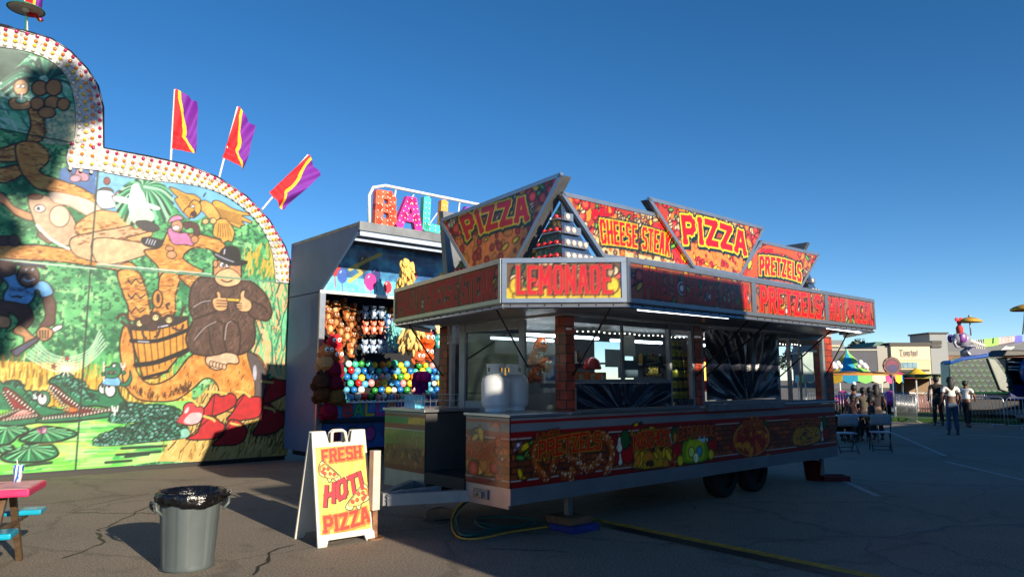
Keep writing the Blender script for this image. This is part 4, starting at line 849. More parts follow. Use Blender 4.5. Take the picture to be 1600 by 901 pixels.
# cheese steak
RP([(5.9, .74), (5.95, .88), (6.2, .98), (6.7, .95), (6.85, .82), (6.8, .7), (6.4, .64), (6.0, .66)], (200, 130, 60), (50, 24, 10), 1.3); q = [m2(*p) for p in [(6.0, .8), (6.3, .92), (6.7, .9), (6.75, .78), (6.4, .72), (6.1, .74)]]; food(C, q, 9, 30, 1, ['mush', 'cheese', 'bean', 'onion'], True)
C.text('CHEESE STEAK', [m2(5.85, 1.06), m2(6.85, 1.05), m2(6.85, .95), m2(5.85, .94)], LY3, .11, .1, raw=True)
C.build('side_graphics', ft, gl, .003, 1, 1.15)
# nose graphics
for (v1, v0, nme) in ((.755, 0, 'nacho_panel'), (2.5, 1.57, 'nacho_panel')):
    C = ucanvas(0, v1, v0, .572, 1.3, .0085, (150, 60, 36)); bricks_bg(C); stripes(C, C.W); W_ = (v1-v0)*K
    if v0 == 0:
        f = lambda a, b: (a*W_*.72, (.1+b*.52)*K*.95); nacho(C, f, 21, [(1, .42*K), (W_*.74, .42*K), (W_*.8, .25*K), (1, .27*K)]); food(C, [(W_*.75, .1*K), (W_, .1*K), (W_, .45*K), (W_*.75, .45*K)], 5, 14, .8, ['tom', 'onion'], True)
    else:
        C.img[int(.075*K):int(.5*K)] = (150, 82, 46); food(C, [(0, .08*K), (W_, .08*K), (W_, .3*K), (0, .3*K)], 6, 40, 1, ['crust', 'brick', 'crust'], True); C.poly([(0, .3*K), (W_*.5, .34*K), (W_, .3*K), (W_, .5*K), (0, .5*K)], (150, 150, 50), sm=False, raw=True)
        C.img[int(.58*K):int(.66*K)] = (60, 150, 60); C.poly([(W_*.6, .58*K), (W_, .58*K), (W_, .66*K), (W_*.6, .66*K)], (220, 170, 30), sm=False, raw=True)
        C.text('NACHOS', [(W_*.35, .42*K), (W_*.95, .42*K), (W_*.95, .3*K), (W_*.35, .3*K)], [(0, (170, 110, 50), (0, 0))], .1, raw=True)
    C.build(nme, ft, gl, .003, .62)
# counters
mb = MB(); mb.box(-.03, .86, -.03, .77, 1.301, 1.335); mb.box(-.03, .86, 1.55, 2.52, 1.301, 1.335); mb.box(.86, 7.46, -.05, .1, 1.303, 1.337); mb.build('counter', alu, ft, bevel=.006)
mb = MB(); mb.box(3.5, 5.55, -.1, -.051, 1.27, 1.36); mb.box(.98, 3.3, -.09, -.051, 1.325, 1.35); mb.build('counter_edge', alud, ft)
# columns, posts
def col(u0, u1, v0, v1, nme='brick_column'): mb = MB(); mb.box(u0, u1, v0, v1, 1.338, 2.43); mb.build(nme, brick, ft)
col(.84, .98, -.005, .17); col(3.34, 3.5, -.005, .12); col(7.16, 7.42, -.005, .2); col(.84, .98, 2.3, 2.48)
post = mat('post_grey', (128, 132, 140), .5, .3)
for u0, u1 in ((2.78, 2.83), (3.28, 3.335), (3.5, 3.56), (5.55, 5.62), (5.95, 5.99), (7.08, 7.155)): mb = MB(); mb.box(u0, u1, .0, .06, 1.338, 2.43); mb.build('window_post', post, ft)
mb = MB(); mb.box(.981, 7.15, .01, .05, 2.36, 2.43); mb.box(.981, 2.78, .01, .05, 1.66, 1.70); mb.box(1.84, 1.87, .012, .045, 1.70, 2.36); mb.box(3.56, 5.55, 0, .04, 1.338, 1.40); mb.box(5.62, 7.08, 0, .04, 1.338, 1.37); mb.box(6.3, 6.33, .012, .04, 1.37, 2.36); mb.build('window_frame', alud, ft)
for a, b in ((.982, 1.838), (1.872, 2.778)): mb = MB(); mb.box(a, b, .026, .03, 1.702, 2.358); mb.build('window_pane', glass, ft)
for a, b in ((2.832, 3.278), (6.332, 7.078)): mb = MB(); mb.box(a, b, .026, .03, 1.42, 2.358); mb.build('window_pane', glass, ft)
# end door and glazing at u=.84
v_out, v_in = onu(720, 560, .84).y, onu(821, 560, .84).y
mb = MB(); mb.box(.81, .87, v_out-.12, v_out, .6, 2.43); mb.box(.82, .86, v_in, v_in+.1, 1.336, 2.43); mb.box(.82, .86, v_in+.101, v_out-.121, 2.32, 2.43); mb.box(.82, .86, v_in+.101, v_out-.121, .62, 1.42); mb.build('door_frame', mat('door_frame_white', (150, 152, 156), .45, .1), ft)
mb = MB(); mb.box(.838, .842, v_in+.102, v_out-.122, 1.421, 2.319); mb.build('door_glass', glassmat('door_glass_dark', (.42, .46, .47), .08), ft)
mb = MB(); mb.box(.838, .842, .171, v_in-.001, 1.34, 2.42); mb.build('end_pane', glass, ft)
mb = MB(); mb.box(.82, .88, 2.16, 2.22, 1.336, 2.43); mb.box(.9, .93, 1.0, 1.5, .62, 1.25); mb.build('end_post', post, ft)
# rear wall with openings, far end wall with an opening, roof
wp = mat('rear_wall_inside', (96, 100, 108), .6); mb = MB()
ra, rb = onv(927, 560, 2.45).x, onv(990, 560, 2.45).x; rz0, rz1 = onv(950, 592, 2.45).z, onv(950, 534, 2.45).z
mb.box(.985, ra, 2.42, 2.46, .6, 2.43); mb.box(ra, rb, 2.42, 2.46, .6, rz0); mb.box(ra, rb, 2.42, 2.46, rz1, 2.43); mb.box(rb, 7.39, 2.42, 2.46, .6, 2.43)
mb.box(7.36, 7.4, .21, 2.42, .6, 1.34); mb.box(7.36, 7.4, 1.6, 2.42, 1.34, 2.43); mb.box(7.36, 7.4, .21, 1.6, 2.3, 2.43); mb.build('rear_wall', wp, ft)
mb = MB(); mb.box((ra+rb)/2+.2, (ra+rb)/2+.23, 2.40, 2.44, rz0, rz1); mb.build('mullion', alud, ft)
mb = MB(); mb.box(.84, 7.43, 0, 2.48, 2.435, 2.8); mb.build('roof', mat('roof_white', (150, 150, 150), .5), ft)
# canopy deck and its signs
A_, B_, C_, D_ = Vector((-.21, 1.98, 0)), Vector((-.7, -.69, 0)), Vector((.13, -1.5, 0)), Vector((5.56, -1.5, 0)); E_ = Vector((6.6, -.62, 0)); F_ = Vector((.835, 2.75, 0))
deck = [F_, A_, B_, C_, D_, E_, Vector((7.2, -.01, 0)), Vector((.835, -.01, 0))]
cn = MB(); cn.prism([p+Vector((0, 0, 2.46)) for p in deck], (0, 0, .05)); canopy = cn.build('canopy', mat('canopy_underside', (140, 143, 150), .45, .3, .1, 2), ft)
def fascia(p, q, paint=None, ends=True):
    d = (q-p).normalized(); n = Vector((d.y, -d.x, 0)); L_ = (q-p).length
    mb = MB(lambda t: T(p+d*t[0]+n*t[1]+Vector((0, 0, t[2]))))
    fm = .045
    mb.box(0, L_, -.1, .02, 2.785, 2.83); mb.box(0, L_, -.1, .02, 2.41, 2.45); mb.box(0, fm, -.1, .018, 2.451, 2.784); mb.box(L_-fm, L_, -.1, .018, 2.451, 2.784); mb.box(fm, L_-fm, -.1, -.012, 2.451, 2.784)
    mb.obox((0, -.02, 2.385), (L_, -.02, 2.385), .03, .05, up=(0, -.4, 1))
    o = mb.build('sign_frame', alu, canopy)
    mb = MB(lambda t: T(p+d*t[0]+n*t[1]+Vector((0, 0, t[2])))); k = int(L_/.16)
    for i in range(k): mb.ell((.08+i*.16, -.0, 2.386), .008, 6)
    mb.build('screws', black, canopy)
    C = Canvas(T(p+d*fm+n*.004+Vector((0, 0, 2.452))), LV*d.x+VV*d.y, UP, L_-2*fm, .332, .0085, (120, 30, 24))
    paint(C); C.build('sign_panel', canopy, gl if d.x > .5 else paintmat('matt_vinyl', .6, 0), .002, .72)
def pt_veg(seed, dim=1):
    def f(C, txt, quad, wt=.12, lay=LAY, arch=0, raw=False, gp=.5):
        C.img[:] = (176, 96, 60); food(C, [(0, 0), (C.W, 0), (C.W, C.H), (0, C.H)], seed, int(C.W*.9/4), 1.3, ['tom', 'onion', 'pep', 'mush', 'brick', 'cheese', 'tom'], True)
        C.text(txt, quad, lay, wt, arch, serif=.12, raw=raw, gap=gp)
    return f
FL = [(.11, (30, 12, 10), (.02, -.03)), (.05, (230, 120, 30), (0, 0)), (0, (210, 12, 22), (0, 0))]
def ptext(C, t, a, b, lo=.12, hi=.88, **k): W, H = C.W, C.H; pt_veg(k.pop('seed', 1))(C, t, [(W*a, H*hi), (W*b, H*hi), (W*b, H*lo), (W*a, H*lo)], lay=FL, raw=True, **k)
fascia(A_, B_, lambda C: ptext(C, 'PHILLY CHEESE STEAK', .04, .96, seed=31, wt=.15))
def lem(C):
    C.img[:] = (110, 84, 50); food(C, [(0, 0), (C.W, 0), (C.W, C.H), (0, C.H)], 77, 60, 1.4, ['mush', 'pep', 'mush', 'tom'], True)
    for i in range(9):
        x = C.W*(.02+.12*i); C.ell(0, 0, .1, .1, (0, 0, 0)) if 0 else C.poly(smooth_pts([(x+11*math.cos(t), 3+9*math.sin(t)) for t in [j*math.tau/8 for j in range(8)]]), (236, 196, 40), (120, 90, 10), 1, sm=False, raw=True)
    for x in (C.W*.08, C.W*.93): C.poly(smooth_pts([(x+7*math.cos(t), 14+9*math.sin(t)) for t in [j*math.tau/8 for j in range(8)]]), (238, 200, 50), (120, 90, 10), 1, sm=False, raw=True)
    C.text('LEMONADE', [(C.W*.1, C.H*.88), (C.W*.91, C.H*.88), (C.W*.91, C.H*.16), (C.W*.1, C.H*.16)], FL, .125, raw=True, serif=.12, gap=.75)
fascia(B_, C_, lem)
us = [onv(px, 480, -1.5).x for px in (1177, 1290)]
P1, P2 = Vector((us[0], -1.5, 0)), Vector((us[1], -1.5, 0))
fascia(C_, P1, lambda C: ptext(C, 'PHILLY CHEESE STEAK', .1, .97, seed=33, wt=.12, gp=.8)); fascia(P1, P2, lambda C: ptext(C, 'PRETZELS', .08, .93, seed=34, wt=.13, gp=.75)); fascia(P2, D_, lambda C: ptext(C, 'HOT PIZZA', .05, .93, seed=35, wt=.13, gp=.75))
fascia(D_, E_, lambda C: ptext(C, 'PIZZA', .2, .8, seed=36)); fascia(F_, A_, lambda C: ptext(C, ' ', .2, .8, seed=37))
# roof signs
def px_poly(pts, pl, c):
    return [(onv if pl == 'v' else onu)(x, y, c) for x, y in pts]
def roof_sign(pts, pl, c, painter, thick=.13, frame=.03):
    q = px_poly(pts, pl, c); off = Vector((0, thick, 0)) if pl == 'v' else Vector((thick, 0, 0))
    sl = MB(); sl.prism([p+off*.04 for p in q], off*.96); s = sl.build('roof_sign', alud, ft)
    fr_ = MB(); n = len(q); o2 = off*-.08
    for i in range(n): fr_.obox(q[i]+o2*.0, q[(i+1) % n]+o2*.0, .05, .05, up=(0, 1, 0) if pl == 'v' else (1, 0, 0))
    fr_.build('sign_rim', alu, s)
    if pl == 'v': u = [p.x for p in q]; z = [p.z for p in q]; C = vcanvas(c, min(u), max(u), min(z), max(z), .0095, (160, 60, 40))
    else: vv = [p.y for p in q]; z = [p.z for p in q]; C = ucanvas(c, max(vv), min(vv), min(z), max(z), .0095, (160, 60, 40))
    C.clip(pts); painter(C); C.build('sign_face', s, gl, .012, .95, 1.1)
SL = [(.17, (12, 30, 30), (.03, -.06)), (.14, (14, 34, 32), (0, 0)), (.07, (250, 226, 60), (0, 0)), (0, (206, 12, 30), (0, 0))]
SLC = [(.3, (12, 30, 30), (.03, -.06)), (.24, (14, 34, 32), (0, 0)), (.085, (250, 226, 60), (0, 0)), (0, (206, 12, 30), (0, 0))]
def full_bg(C, seed, pal, n=200, s=.5): food(C, [(0, 0), (C.W, 0), (C.W, C.H), (0, C.H)], seed, n, s, pal, True)
VEG = ['tom', 'mush', 'crust', 'tom', 'pep', 'cheese', 'mush', 'crust', 'mush']
def pizza_art(C, split, tq, seed, arch):
    full_bg(C, seed, VEG, 260, .55); C.poly(split, (236, 130, 70), (90, 30, 14), 1, sm=False)
    q = [C.c(p) for p in split]; food(C, q, seed+1, 90, .7, ['pepperoni', 'crust', 'pepperoni', 'cheese', 'pepperoni'], True); C.text('PIZZA', tq, SL, .17, arch, serif=.14, gap=.62)
roof_sign([(1013, 311), (1191, 357), (1155, 430), (1083, 417)], 'v', -.04, lambda C: pizza_art(C, [(1036, 370), (1175, 398), (1150, 440), (1075, 430)], [(1066, 341), (1163, 368), (1163, 395), (1070, 377)], 41, .16))
def chs(C):
    full_bg(C, 43, VEG, 330, .6)
    for pts, c in (([(915, 365), (990, 395), (1060, 405), (1050, 440), (930, 420)], (214, 176, 130)),): C.poly(pts, c, (90, 50, 24), 1); food(C, [C.c(p) for p in pts], 12, 60, .9, ['mush', 'crust', 'bean', 'fry'], True)
    C.poly([(1020, 350), (1060, 366), (1085, 418), (1058, 414)], (216, 60, 60)); food(C, [C.c(p) for p in [(1040, 370), (1062, 380), (1085, 418), (1050, 414)]], 13, 12, 1, ['fry', 'pep', 'cheese', 'tom'], True)
    C.text('PHILLY', [(925, 330), (959, 324), (959, 335), (926, 341)], [(.1, (60, 10, 10), (0, 0)), (0, (206, 24, 30), (0, 0))], .14, .05)
    C.text('CHEESE STEAK', [(937, 345), (1046, 369), (1044, 398), (940, 378)], SLC, .19, .1, serif=.1, gap=.85)
roof_sign([(878, 303), (1045, 341), (1085, 418), (942, 400)], 'v', .0, chs, .1)
def pret(C):
    full_bg(C, 45, VEG, 200, .6)
    for dx, dy in ((1, 1), (1, -1)):
        pass
    ctr = [(1180+34*math.cos(t)+ 18, 412+26*math.sin(t)) for t in [i*math.tau/16 for i in range(17)]]
    C.stroke([(a+14, b+2) for a, b in ctr], (90, 34, 16), 9, sm=True); C.stroke([(a+14, b+2) for a, b in ctr], (196, 84, 44), 8, sm=True); C.stroke([(1170, 430), (1215, 405), (1250, 442)], (190, 80, 40), 7, sm=True)
    C.text('JUMBO', [(1186, 390), (1206, 391), (1206, 399), (1186, 399)], [(.1, (70, 10, 10), (0, 0)), (0, (206, 40, 34), (0, 0))], .12)
    C.text('PRETZELS', [(1187, 403), (1250, 416), (1250, 438), (1187, 427)], SLC, .19, .14, serif=.1, gap=.85)
roof_sign([(1188, 378), (1278, 398), (1250, 448), (1152, 432)], 'v', .02, pret, .1)
roof_sign([(690, 345), (878, 273), (806, 412), (735, 422)], 'u', .72, lambda C: pizza_art(C, [(700, 375), (838, 335), (806, 412), (735, 422)], [(722, 342), (824, 312), (824, 341), (732, 370)], 47, .12), .16)
for off_v, pts in ((2.5, [(.8, 4.08), (1.5, 4.05), (1.7, 3.1), (.9, 3.1)]),):
    s_ = MB(); s_.prism([Vector((u, off_v-.12, z)) for u, z in pts], (0, .1, 0)); s_.build('roof_sign', alud, ft)
s_ = MB(); s_.prism([Vector((7.35, v, z)) for v, z in ((.3, 4.15), (2.4, 4.15), (1.7, 3.1), (.95, 3.1))], (.1, 0, 0)); s_.build('roof_sign', alud, ft)
# stepped bulb corners
silver = mat('polished_sheet', (120, 128, 140), .2, .9, .1, 3); leaf = paintmat('led_face_print', .3, .5)
def bulb_corner(u, v, lu, lv, z0, z1, rows, nme):
    t = MB(); t.add([(u, v, z0), (u+lu, v, z0), (u, v+lv, z0), (u, v, z1), (u+lu, v+lv, z0)], [(0, 1, 3), (0, 3, 2), (1, 4, 3), (4, 2, 3), (0, 2, 4, 1)]); o = t.build(nme, silver, ft)
    C = ucanvas(u, v+lv, v, z0, z1, .0095, (60, 110, 50)); food(C, [(0, 0), (C.W, 0), (C.W, C.H), (0, C.H)], 5, 70, .6, ['pep', 'pep', 'olive', 'cheese', 'mush'], True); C.clip([(0, 0), (C.W, 0), (C.W, C.H)], raw=True); C.build('leaf_face', o, leaf, .003, .6)
    sh = MB(); bl = MB(); bw = MB(); hh = z1-z0
    for i in range(rows):
        z = z0+.07+i*hh/(rows+.6); f = 1-(z-z0)/hh; sh.box(u-.05, u-.004, v-.0, v+lv*f*.96, z-.03, z-.018)
        if lu > .1: sh.box(u-.0, u+lu*f*.96, v-.05, v-.004, z-.045, z+.045)
        n = int(lv*f/.1)
        for k in range(n): bl.ell((u-.035, v+.05+k*.1, z+.005), (.03, .032, .03), 8)
        if lu > .1:
            for k in range(int(lu*f/.1)): bw.ell((u+.05+k*.1, v-.055, z), (.036, .02, .036), 8)
    sh.build('bulb_shelf', alu, o); bl.build('bulbs', mat('bulb_red', (196, 30, 44), .2, coat=1), o, True)
    if bw.v: bw.build('bulbs', mat('bulb_pale', (226, 206, 190), .2, coat=1), o, True)
bulb_corner(.82, .03, .62, .68, 3.06, 3.76, 4, 'bulb_tower')
vv = onu(692, 400, .9).y; bulb_corner(.9, vv-.62, .5, .62, 2.98, 3.5, 3, 'bulb_tower')
bulb_corner(6.9, .1, .5, .5, 2.98, 3.6, 3, 'bulb_tower')
mb = MB(); mb.box(.85, 7.4, .05, 2.4, 2.801, 2.97); mb.build('roof_box', alud, ft)
# lit tubes
tube_in = mat('lit_tube_inside', (235, 245, 255), .4, emit=6)
def tubelamp(a, b, parent, r=.014, inside=False): mb = MB(); mb.cyl(a, b, r, None, 8); return mb.build('lit_tube', tube_in if inside else tube, parent, True)
tubelamp(uvz(atz(997, 483, 2.40)), uvz(atz(1138, 496, 2.40)), ft); tubelamp(uvz(atz(1292, 512, 2.40)), uvz(atz(1345, 519, 2.40)), ft)
for u, v, l in ((1.1, 1.0, 1.4), (1.3, 1.9, 1.2), (3.0, 1.2, 1.2), (5.0, 1.2, 1.4)): tubelamp(Vector((u, v, 2.27)), Vector((u+l, v, 2.27)), ft, .02, True)
for a_, b_ in [((u, -.01, 1.75), (u2, -1.0 if u2 < 6 else -.9, 2.45)) for u, u2 in ((.95, .5), (3.35, 3.1), (3.6, 3.6), (5.6, 5.4), (7.1, 6.1))]+[((.84, 2.4, 1.75), (-.1, 1.9, 2.45)), ((.8, .6, 1.85), (-.3, -.1, 2.45))]: mb = MB(); mb.cyl(a_, b_, .011, None, 6); mb.build('awning_strut', black, ft)
# crumpled dark plastic sheets over the hatches
def sheet(u0, u1, z0, z1, cu, seed, nme='plastic_sheet', amp=.035, v=-.02):
    mb = MB(); nx, nz = 70, 30; vs = []; r = random.Random(seed)
    for j in range(nz+1):
        for i in range(nx+1):
            u = u0+(u1-u0)*i/nx; z = z0+(z1-z0)*j/nz; a = math.atan2(z-z0+.12, u-cu); d = math.hypot(u-cu, z-z0+.1)
            e = min(1, i/3, (nx-i)/3, j/3+.2, (nz-j)/3+.2)
            vs.append((u, v-amp*e*(math.sin(a*23+seed)*.5+math.sin(a*41+d*3)*.3+math.sin(a*9+d*7+seed)*.5)*min(1, .4+d), z))
    mb.add(vs, [(j*(nx+1)+i, j*(nx+1)+i+1, (j+1)*(nx+1)+i+1, (j+1)*(nx+1)+i) for j in range(nz) for i in range(nx)])
    mb.build(nme, mat('dark_plastic_film', (14, 18, 34), .34, 0, .4, 8, .3, 30, spec=.5, coat=.2), ft, True)
sheet(.99, 2.77, 1.36, 1.655, 1.85, 2, amp=.025); sheet(3.57, 5.54, 1.42, 2.4, 4.7, 5); sheet(2.84, 3.27, 1.36, 1.44, 3.05, 7, amp=.01)
# jack, wheels, tongue
def wheel(u, v, r=.34):
    mb = MB(); c = Vector((u, v, r)); pr = [(.2, -.1), (.3, -.105), (.335, -.08), (.34, -.03), (.34, .03), (.335, .08), (.3, .105), (.2, .1)]
    vs = []; n = 32
    for rr_, o in pr:
        for k in range(n): a = k*math.tau/n; vs.append(c+Vector((rr_*math.cos(a), o, rr_*math.sin(a))))
    fs = [(i*n+k, i*n+(k+1) % n, (i+1)*n+(k+1) % n, (i+1)*n+k) for i in range(len(pr)-1) for k in range(n)]
    mb.add(vs, fs); w_ = mb.build('wheel', rubber, ft, True)
    mb = MB(); mb.cyl(c+Vector((0, -.06, 0)), c+Vector((0, -.04, 0)), .2, None, 20); mb.cyl(c+Vector((0, -.09, 0)), c+Vector((0, -.03, 0)), .06, None, 12); mb.build('rim', mat('rim_dark', (40, 40, 42), .5, .4), w_)
wheel(4.36, .32); wheel(5.2, .32); wheel(4.36, 2.15); wheel(5.2, 2.15)
mb = MB(); mb.box(1.04, 1.11, .18, .25, .16, .5); mb.build('jack_stand', steel, ft)
mb = MB(); mb.box(7.1, 7.16, .12, .18, .095, .4); mb.build('jack_stand', steel, ft)
mb = MB(); mb.box(-.8, -.02, 1.19, 1.29, .34, .47); mb.obox((-.75, 1.3, .4), (.1, 1.9, .42), .07, .12); mb.obox((-.75, 1.18, .4), (.1, .7, .42), .07, .12); mb.build('tongue', mat('tongue_grey', (130, 132, 134), .5), ft)
mb = MB(); mb.box(-.92, -.83, 1.2, 1.29, .3, .93); mb.build('tongue_jack', mat('jack_offwhite', (176, 170, 160), .5), ft, bevel=.004)
mb = MB(); mb.box(-.905, -.845, 1.215, 1.275, .015, .3); mb.cyl((-.875, 1.245, 0.0), (-.875, 1.245, .016), .11, None, 16); mb.build('jack_foot', mat('rusty_steel', (120, 84, 60), .7, .3, .5, 20), ft)
mb = MB(); mb.tube([(-.78, 1.15, .44), (-.6, 1.1, .5), (-.5, 1.12, .42), (-.62, 1.1, .36), (-.78, 1.15, .4), (-.55, 1.1, .47)], .008, 6); mb.build('safety_chain', steel, ft)
# socket plate
mb = MB(); mb.box(-.02, -.001, .35, .6, .42, .52); mb.box(-.05, -.02, .42, .5, .44, .5); mb.build('hose_socket', alud, ft)
mb = MB(); mb.box(-.012, -.001, .85, .97, .47, .55); mb.build('side_marker', mat('marker_white', (200, 196, 180), .4), ft)

# things standing on or in the trailer
def tank(u, v, label):
    b = T((u, v, 1.337)); t = thing('propane_tank', label, 'gas cylinder', b, 0, 'propane tanks on the trailer nose')
    tm = mat('tank_white', (186, 190, 196), .4, 0, .08, 6, .03, 20); mb = MB(I)
    mb.lathe([(.12, 0), (.125, .025), (.11, .03), (.155, .06), (.165, .1), (.165, .31), (.155, .37), (.12, .41), (.05, .43), (0, .432)], b, 28); mb.build('cylinder', tm, t, True)
    mb = MB(I); n = 28
    for k in range(n):
        a0, a1 = k*math.tau/n, (k+1)*math.tau/n
        for z0, z1 in ((.42, .45), (.45, .5), (.5, .54)):
            if z0 == .45 and k % 7 in (2, 3): continue
            for rr_ in (.1,): mb.add([b+Vector((rr_*math.cos(a0), rr_*math.sin(a0), z0)), b+Vector((rr_*math.cos(a1), rr_*math.sin(a1), z0)), b+Vector((rr_*math.cos(a1), rr_*math.sin(a1), z1)), b+Vector((rr_*math.cos(a0), rr_*math.sin(a0), z1))], [(0, 1, 2, 3)])
    o = mb.build('collar', mat('collar_white', (206, 204, 196), .4), t); sm = o.modifiers.new('s', 'SOLIDIFY'); sm.thickness = .006
    mb = MB(I); mb.cyl(b+Vector((0, 0, .43)), b+Vector((0, 0, .5)), .02); mb.cyl(b+Vector((0, 0, .5)), b+Vector((0, 0, .52)), .035); mb.build('valve', mat('brass', (170, 130, 60), .35, .9), t)
tank(.3, .6, 'front white propane tank on the trailer nose counter, beside the glass door'); tank(.66, .58+.1, 'rear white propane tank, half hidden behind the other one')
t = thing('wire_basket', 'chrome wire basket holding a blue napkin box on the left nose counter', 'basket', T((.3, 2.05, 1.337)), ROT)
mb = MB()
for z in (1.345, 1.43, 1.51): mb.tube([(.02, 1.62, z), (.55, 1.62, z), (.55, 2.45, z), (.02, 2.45, z)], .004, 5, closed=True)
for i in range(12): mb.cyl((.02, 1.62+i*.075, 1.34), (.02, 1.62+i*.075, 1.51), .003, None, 5)
for i in range(7): mb.cyl((.02+i*.085, 1.62, 1.34), (.02+i*.085, 1.62, 1.51), .003, None, 5)
mb.build('wire', steel, t)
mb = MB(); mb.box(.1, .25, 1.95, 2.2, 1.339, 1.5); bx_ = mb.build('napkin_box', mat('box_sky_blue', (90, 180, 220), .5), None, base=T((.17, 2.07, 1.339)), rot=ROT, label='small sky blue napkin box inside the chrome wire basket', cat='box')
# popcorn boxes seen through the first window
for i, px in enumerate((904, 922, 938)):
    p = onv(px, 588, .35); t = thing('snack_box', ['leftmost', 'middle', 'rightmost'][i]+' of three orange patterned snack boxes in the order window', 'box', T((p.x, .35, 1.66)), ROT, 'snack boxes in the order window')
    C = Canvas(T((p.x-.055, .3, 1.66)), LV, UP, .11, .13, .006, (214, 110, 30)); r = random.Random(i); C.img[3:-3, 2:-2] = (226, 216, 190)
    for _ in range(30): x, y = r.uniform(3, C.W-3), r.uniform(4, C.H-4); C.stroke([(x, y), (x+1.5, y+.5)], (190, 90, 30), .6, raw=True)
    C.build('front', t, gl, .002, .9); mb = MB(); mb.box(p.x-.055, p.x+.055, .3, .4, 1.66, 1.79); mb.build('box_body', mat('box_orange', (206, 104, 30), .6), t)
mb = MB(); mb.box(1.0, 2.75, .1, .6, 1.6, 1.655); mb.build('inner_counter', alud, ft)
mb = MB(); mb.lathe([(.12, 0), (.13, .02), (.10, .12), (.05, .16), (0, .17)], onv(925, 577, .9)*1, 16); p_ = onv(925, 577, .9)
mb.build('heat_lamp', redp, None, True, base=T(p_), rot=ROT, label='red dome heat lamp behind the snack boxes', cat='lamp'); 
paper = mat('paper', (205, 208, 208), .7)
for nme, (x0, y0, x1, y1), v, lab in (('paper_sheet', (946, 546, 970, 573), .3, 'pale paper sheet taped in the order window above the counter'), ('paper_sheet', (974, 524, 992, 556), .5, 'narrow grey paper notice hanging beside the window mullion'), ('paper_sheet', (1256, 550, 1270, 596), .1, 'tall printed menu sheet behind the far right window')):
    a, b = onv(x0, y1, v), onv(x1, y0, v); mb = MB(); mb.box(min(a.x, b.x), max(a.x, b.x), v, v+.006, min(a.z, b.z), max(a.z, b.z)); mb.build(nme, paper, None, base=T((a.x, v, a.z)), rot=ROT, label=lab, cat='paper notice')
a, b = onv(975, 590, .3), onv(997, 563, .3); mb = MB(); mb.box(a.x, b.x, .3, .4, a.z, b.z); mb.build('card_box', mat('box_greyblue', (86, 100, 116), .5), None, base=T((a.x, .3, a.z)), rot=ROT, label='grey blue box standing under the paper notice in the order window', cat='box')
# FREE straw sign
a, b = onv(1006, 588, .2), onv(1036, 556, .2); t = thing('straw_sign', 'black board reading FREE straw with drink purchase in the order window', 'sign', T((a.x, .2, a.z)), ROT)
C = Canvas(T((a.x, .2, a.z)), LV, UP, b.x-a.x, b.z-a.z, .005, (16, 18, 26)); W, H = C.W, C.H
def tl(s_, x0, x1, y1, y0, c=(214, 190, 90)): C.text(s_, [(W*x0, H*y1), (W*x1, H*y1), (W*x1, H*y0), (W*x0, H*y0)], [(0, c, (0, 0))], .12, raw=True)
tl('FREE', .22, .78, .95, .8); tl('STRAW', .25, .75, .5, .4); tl('WITH', .3, .7, .37, .27); tl('DRINK', .25, .75, .24, .15); tl('PURCHASE', .12, .88, .12, .03); C.stroke([(W*.15, H*.58), (W*.85, H*.73)], (210, 210, 200), .7, raw=True)
C.build('lettering', t, gl, .002); mb = MB(); mb.box(a.x, b.x, .203, .22, a.z, b.z); mb.build('board', black, t)
# kitchen inside
kb_ = mat('kitchen_steel', (150, 154, 160), .35, .6, .1, 3); mb = MB(); mb.box(1.0, 7.2, 1.85, 2.38, .6, 1.5); mb.build('back_counter', kb_, ft)
mb = MB(); mb.box(1.2, 2.4, 1.7, 2.38, 2.05, 2.22); mb.prism([Vector((1.2, 1.7, 2.05)), Vector((1.2, 2.38, 2.05)), Vector((1.2, 2.38, 1.95))], (1.2, 0, 0)); mb.build('cooker_hood', kb_, ft)
mb = MB(); mb.box(2.7, 4.4, 2.2, 2.4, 1.95, 1.98); mb.box(5.0, 6.6, 2.2, 2.4, 1.95, 1.98); mb.build('wall_shelf', kb_, ft)
def kitchen(nme, p, sz, m, lab, cat, extra=None):
    t = thing(nme, lab, cat, T(p), ROT); mb = MB(); mb.box(p[0]-sz[0]/2, p[0]+sz[0]/2, p[1]-sz[1]/2, p[1]+sz[1]/2, p[2], p[2]+sz[2]); mb.build('casing', m, t, bevel=.012)
    mb = MB(); mb.box(p[0]-sz[0]*.36, p[0]+sz[0]*.36, p[1]-sz[1]/2-.012, p[1]-sz[1]/2-.001, p[2]+sz[2]*.3, p[2]+sz[2]*.85); mb.build('front_window' if extra else 'drawer_front', extra or alud, t)
    mb = MB(); [mb.cyl((p[0]+x, p[1]-sz[1]/2-.03, p[2]+sz[2]*.14), (p[0]+x, p[1]-sz[1]/2, p[2]+sz[2]*.14), .02, None, 10) for x in (-.08, .08)]; mb.build('knobs', black, t)
warm = mat('warming_glow', (255, 170, 70), .5, emit=2.2)
kitchen('food_warmer', (1.55, 2.05, 1.502), (.5, .4, .42), kb_, 'steel food warmer with a glowing window at the back of the first hatch', 'food warmer', warm)
kitchen('drinks_machine', (2.45, 2.05, 1.502), (.4, .4, .62), mat('machine_white', (170, 174, 178), .4), 'pale drinks machine behind the FREE straw board', 'drinks machine', mat('machine_blue', (40, 80, 140), .4))
kitchen('fryer', (3.1, 2.05, 1.502), (.5, .45, .3), kb_, 'low steel fryer on the back counter behind the yellow tins', 'fryer')
kitchen('popcorn_machine', (6.2, 2.0, 1.502), (.5, .45, .6), redp, 'red cabinet machine behind the far window', 'machine', warm)
